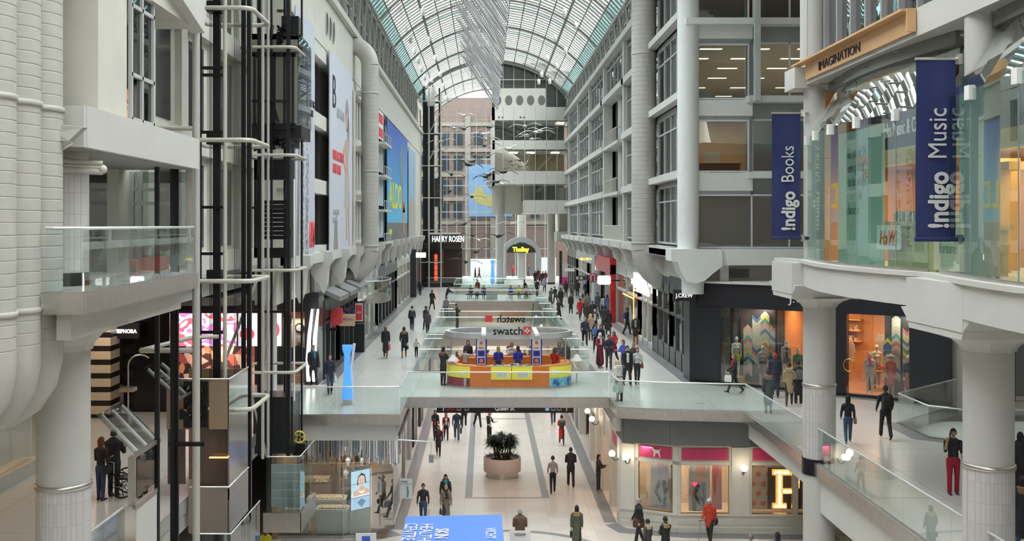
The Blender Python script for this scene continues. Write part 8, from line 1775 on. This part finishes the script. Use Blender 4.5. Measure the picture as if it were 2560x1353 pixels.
person(2,2120,1112,1.62,165,'person in black jacket and blue jeans carrying a tan bag, right of the pillar',K_,JN,(.02,.015,.012),.5,ph=-1,arms=('d','w'),skin='m',pose='walk',shoe=(.2,.18,.18),bag=[('shoulder',(.25,.19,.13),-1,'slouchy tan bag of the person in blue jeans')])
person(2,2214,1099,1.80,172,'person in black with black backpack walking away across the right floor',K_,(.012,.014,.018),K_,0,sex='m',skin='d',ph=1,pose='walk',arms=('w','w'),amp=.8,bag=[('pack',(.015,.015,.017),0,'black backpack in the middle of the right floor')])
person(2,2383,1236,1.76,-8,'person in black T-shirt and crimson trousers talking on a phone',K_,(.30,.008,.03),(.03,.015,.01),0,sex='m',skin='m',pose='stand',arms=('p','d'),sleeve=0,ph=-1)
p = on(2383,1236,Z2); MB().box(p.x-.125,p.x-.105,p.y-.09,p.y-.03,p.z+1.55,p.z+1.68).build('mobile_phone', BLACK, None, 'dark phone held to the ear by the person in crimson trousers', 'phone')
person(2,2551,1246,1.74,160,'person in black and red jacket at the right picture edge',K_,K_,K_,.3,sex='m',pose='stand',coat=.15,arms=('l','l'),wide=1.1,scarf=(.4,.02,.03))
person(2,2556,1378,1.66,170,'person in navy coat with tan fur hood at the lower right edge',(.018,.02,.035),JN,(.02,.015,.01),.3,pose='stand',coat=.45,hood=(.25,.17,.08),wide=1.15)
# couple and wheelchair at lower left
person(2,252,1252,1.66,160,'red-haired person in black with blue jeans at lower left',K_,(.03,.05,.11),(.16,.04,.015),.4,pose='stand',arms=('l','l'),bag=[('shoulder',K_,-1,'small black bag of the red-haired person at lower left')])
person(2,284,1242,1.78,175,'person in black beside the wheelchair at lower left',K_,K_,K_,0,sex='m',pose='stand',arms=('f','f'),skin='m',coat=.1,wide=1.1)
p = on(312,1240,Z2); t = thing('wheelchair', 'black wheelchair with big spoked wheel at lower left', 'wheelchair', p)
def wheel(c, r, nm):
    b = MB().tube([(c[0]+r*math.cos(a), c[1]+.0, c[2]+r*math.sin(a)) for a in [2*PI*k/28 for k in range(28)]], .022, 6, closed=True); b.build(nm, BLACK, t); b = MB()
    for k in range(9): a = 2*PI*k/9; b.bar(c, (c[0]+r*math.cos(a), c[1], c[2]+r*math.sin(a)), .018)
    b.build('spoke', BLACK, t); MB().tube([(c[0],c[1]-.03,c[2]),(c[0],c[1]+.03,c[2])], .04, 10).build('hub', BLACK, t)
wheel((p.x,p.y-.28,p.z+.36), .34, 'rear_wheel'); wheel((p.x,p.y+.28,p.z+.36), .34, 'rear_wheel'); wheel((p.x+.45,p.y-.22,p.z+.1), .09, 'front_wheel'); wheel((p.x+.45,p.y+.22,p.z+.1), .09, 'front_wheel')
MB().box(p.x-.2,p.x+.25,p.y-.22,p.y+.22,p.z+.48,p.z+.53).build('seat', mat('black_vinyl', (.015,.015,.018), .5), t); MB().box(p.x-.24,p.x-.2,p.y-.22,p.y+.22,p.z+.5,p.z+.95).build('backrest', MATS['black_vinyl'], t)
b = MB()
for s in (-1,1): b.tube([(p.x-.38,p.y+s*.22,p.z+.98),(p.x-.22,p.y+s*.22,p.z+.95),(p.x-.22,p.y+s*.22,p.z+.3),(p.x+.3,p.y+s*.22,p.z+.3),(p.x+.45,p.y+s*.22,p.z+.1)], .015, 6)
b.build('frame', STEEL, t)
# ---------------------------------------------------------------- mannequins
def mann(u, d, lab, top, bot, bare=.35, skirt=None, face=0, z=.35, far=None, **k):
    q = far or jp(u, d, z); person(2,0,0,1.80,face,lab,top,bot,None,0,'w','stand',ph=1,arms=('d','d'),bald=1,xyz=q,bare=bare,skirt=skirt,cat='mannequin',group='shop window mannequins',name='mannequin',shoe=(.6,.54,.46),**k)
mann(1.8,.6,'white mannequin in cream top, grey cardigan and yellow shorts',(.55,.52,.48),(.55,.58,.04),.45,inner=(.6,.56,.5))
mann(3.05,.6,'white mannequin in pale blouse and navy skirt before the chevrons',(.42,.40,.38),(.02,.03,.06),.3,skirt=.3,z=.03)
mann(4.15,.6,'white mannequin in pink cardigan, striped top and patterned shorts',(.58,.42,.42),(.12,.16,.22),.3,inner=(.1,.02,.04))
mann(4.65,.7,'white mannequin in green striped sweater',(.04,.22,.10),(.35,.33,.38),.35,z=.03)
mann(7.75,.8,'white mannequin with hot pink scarf and white shorts',(.58,.55,.54),(.55,.5,.5),.3,z=.03,scarf=(.75,.10,.25),face=-15)
mann(7.6,2.4,'white mannequin in white cardigan deeper behind the door window',(.52,.48,.42),(.3,.2,.15),.0,z=.2)
mann(AL-2.5,.6,'white mannequin in coral dress with blonde-straw hat',(.75,.12,.08),(.75,.12,.08),.4,skirt=.38,z=.03,hat=(.5,.38,.18,'brim'))
mann(AL-1.8,.6,'white mannequin in navy blouse and red skirt',(.03,.05,.10),(.60,.06,.05),.4,skirt=.36,z=.03)
mann(0,0,'white mannequin in pale dress at the right picture edge',(.55,.50,.46),(.5,.45,.42),.3,far=(21.75,44.1,Z2+.35))
# lettering, prints and fittings belong to the board, case or frame that carries them
HOST = ('sign_box','sign_board','light_box','light_panel','panel','cloth','board','picture','rim','rear_wheel','display_case','red_field','header','housing','front_panel','seat','cabinet','canopy','bowl','body')
LOOSE = ('lettering','words','word','letter','initial','initials','small_print','small_letters','red_words','shop_name','second_word','pictogram','pictogram_symbol','arrow','red_emblem','wheelchair_pictogram','wheelchair_symbol','quotation','scribble','emblem','plant_drawing','blue_square','red_square','white_cross',
         'glitter_stripe','grey_stripe','model_print','hair_print','leg_print','board_shape','grey_ground','grass_print','blue_print','orange_ball_print','orange_text','watch_print','spoke','hub','white_insert','watch_row','case_top','white_insert','pullover_print','waist_print','leggings_print','bicycle_print','pink_dress_print','bottle',
         'poppy_print','yellow_clothes_print','dark_hair_print','face_print','dot','diffuser','jewellery_tray','undergrowth','soil')
def st(n): return n.split('.')[0]
for t in [o for o in C.objects if o.parent is None and 'category' in o]:
    kids = list(t.children)
    for nm in HOST:
        host = next((k for k in kids if st(k.name) == nm), None)
        if host is None: continue
        hosts = [k for k in kids if st(k.name) == nm]; n_ = 0
        for k in kids:
            if st(k.name) in LOOSE and k.parent == t:
                h = min(hosts, key=lambda q: (Vector(q.data.vertices[0].co)-Vector(k.data.vertices[0].co)-k.location).length) if len(hosts) > 1 and hasattr(q0 := hosts[0].data, 'vertices') else host
                k.parent = h
        break
bpy.data.scenes.remove(WS)
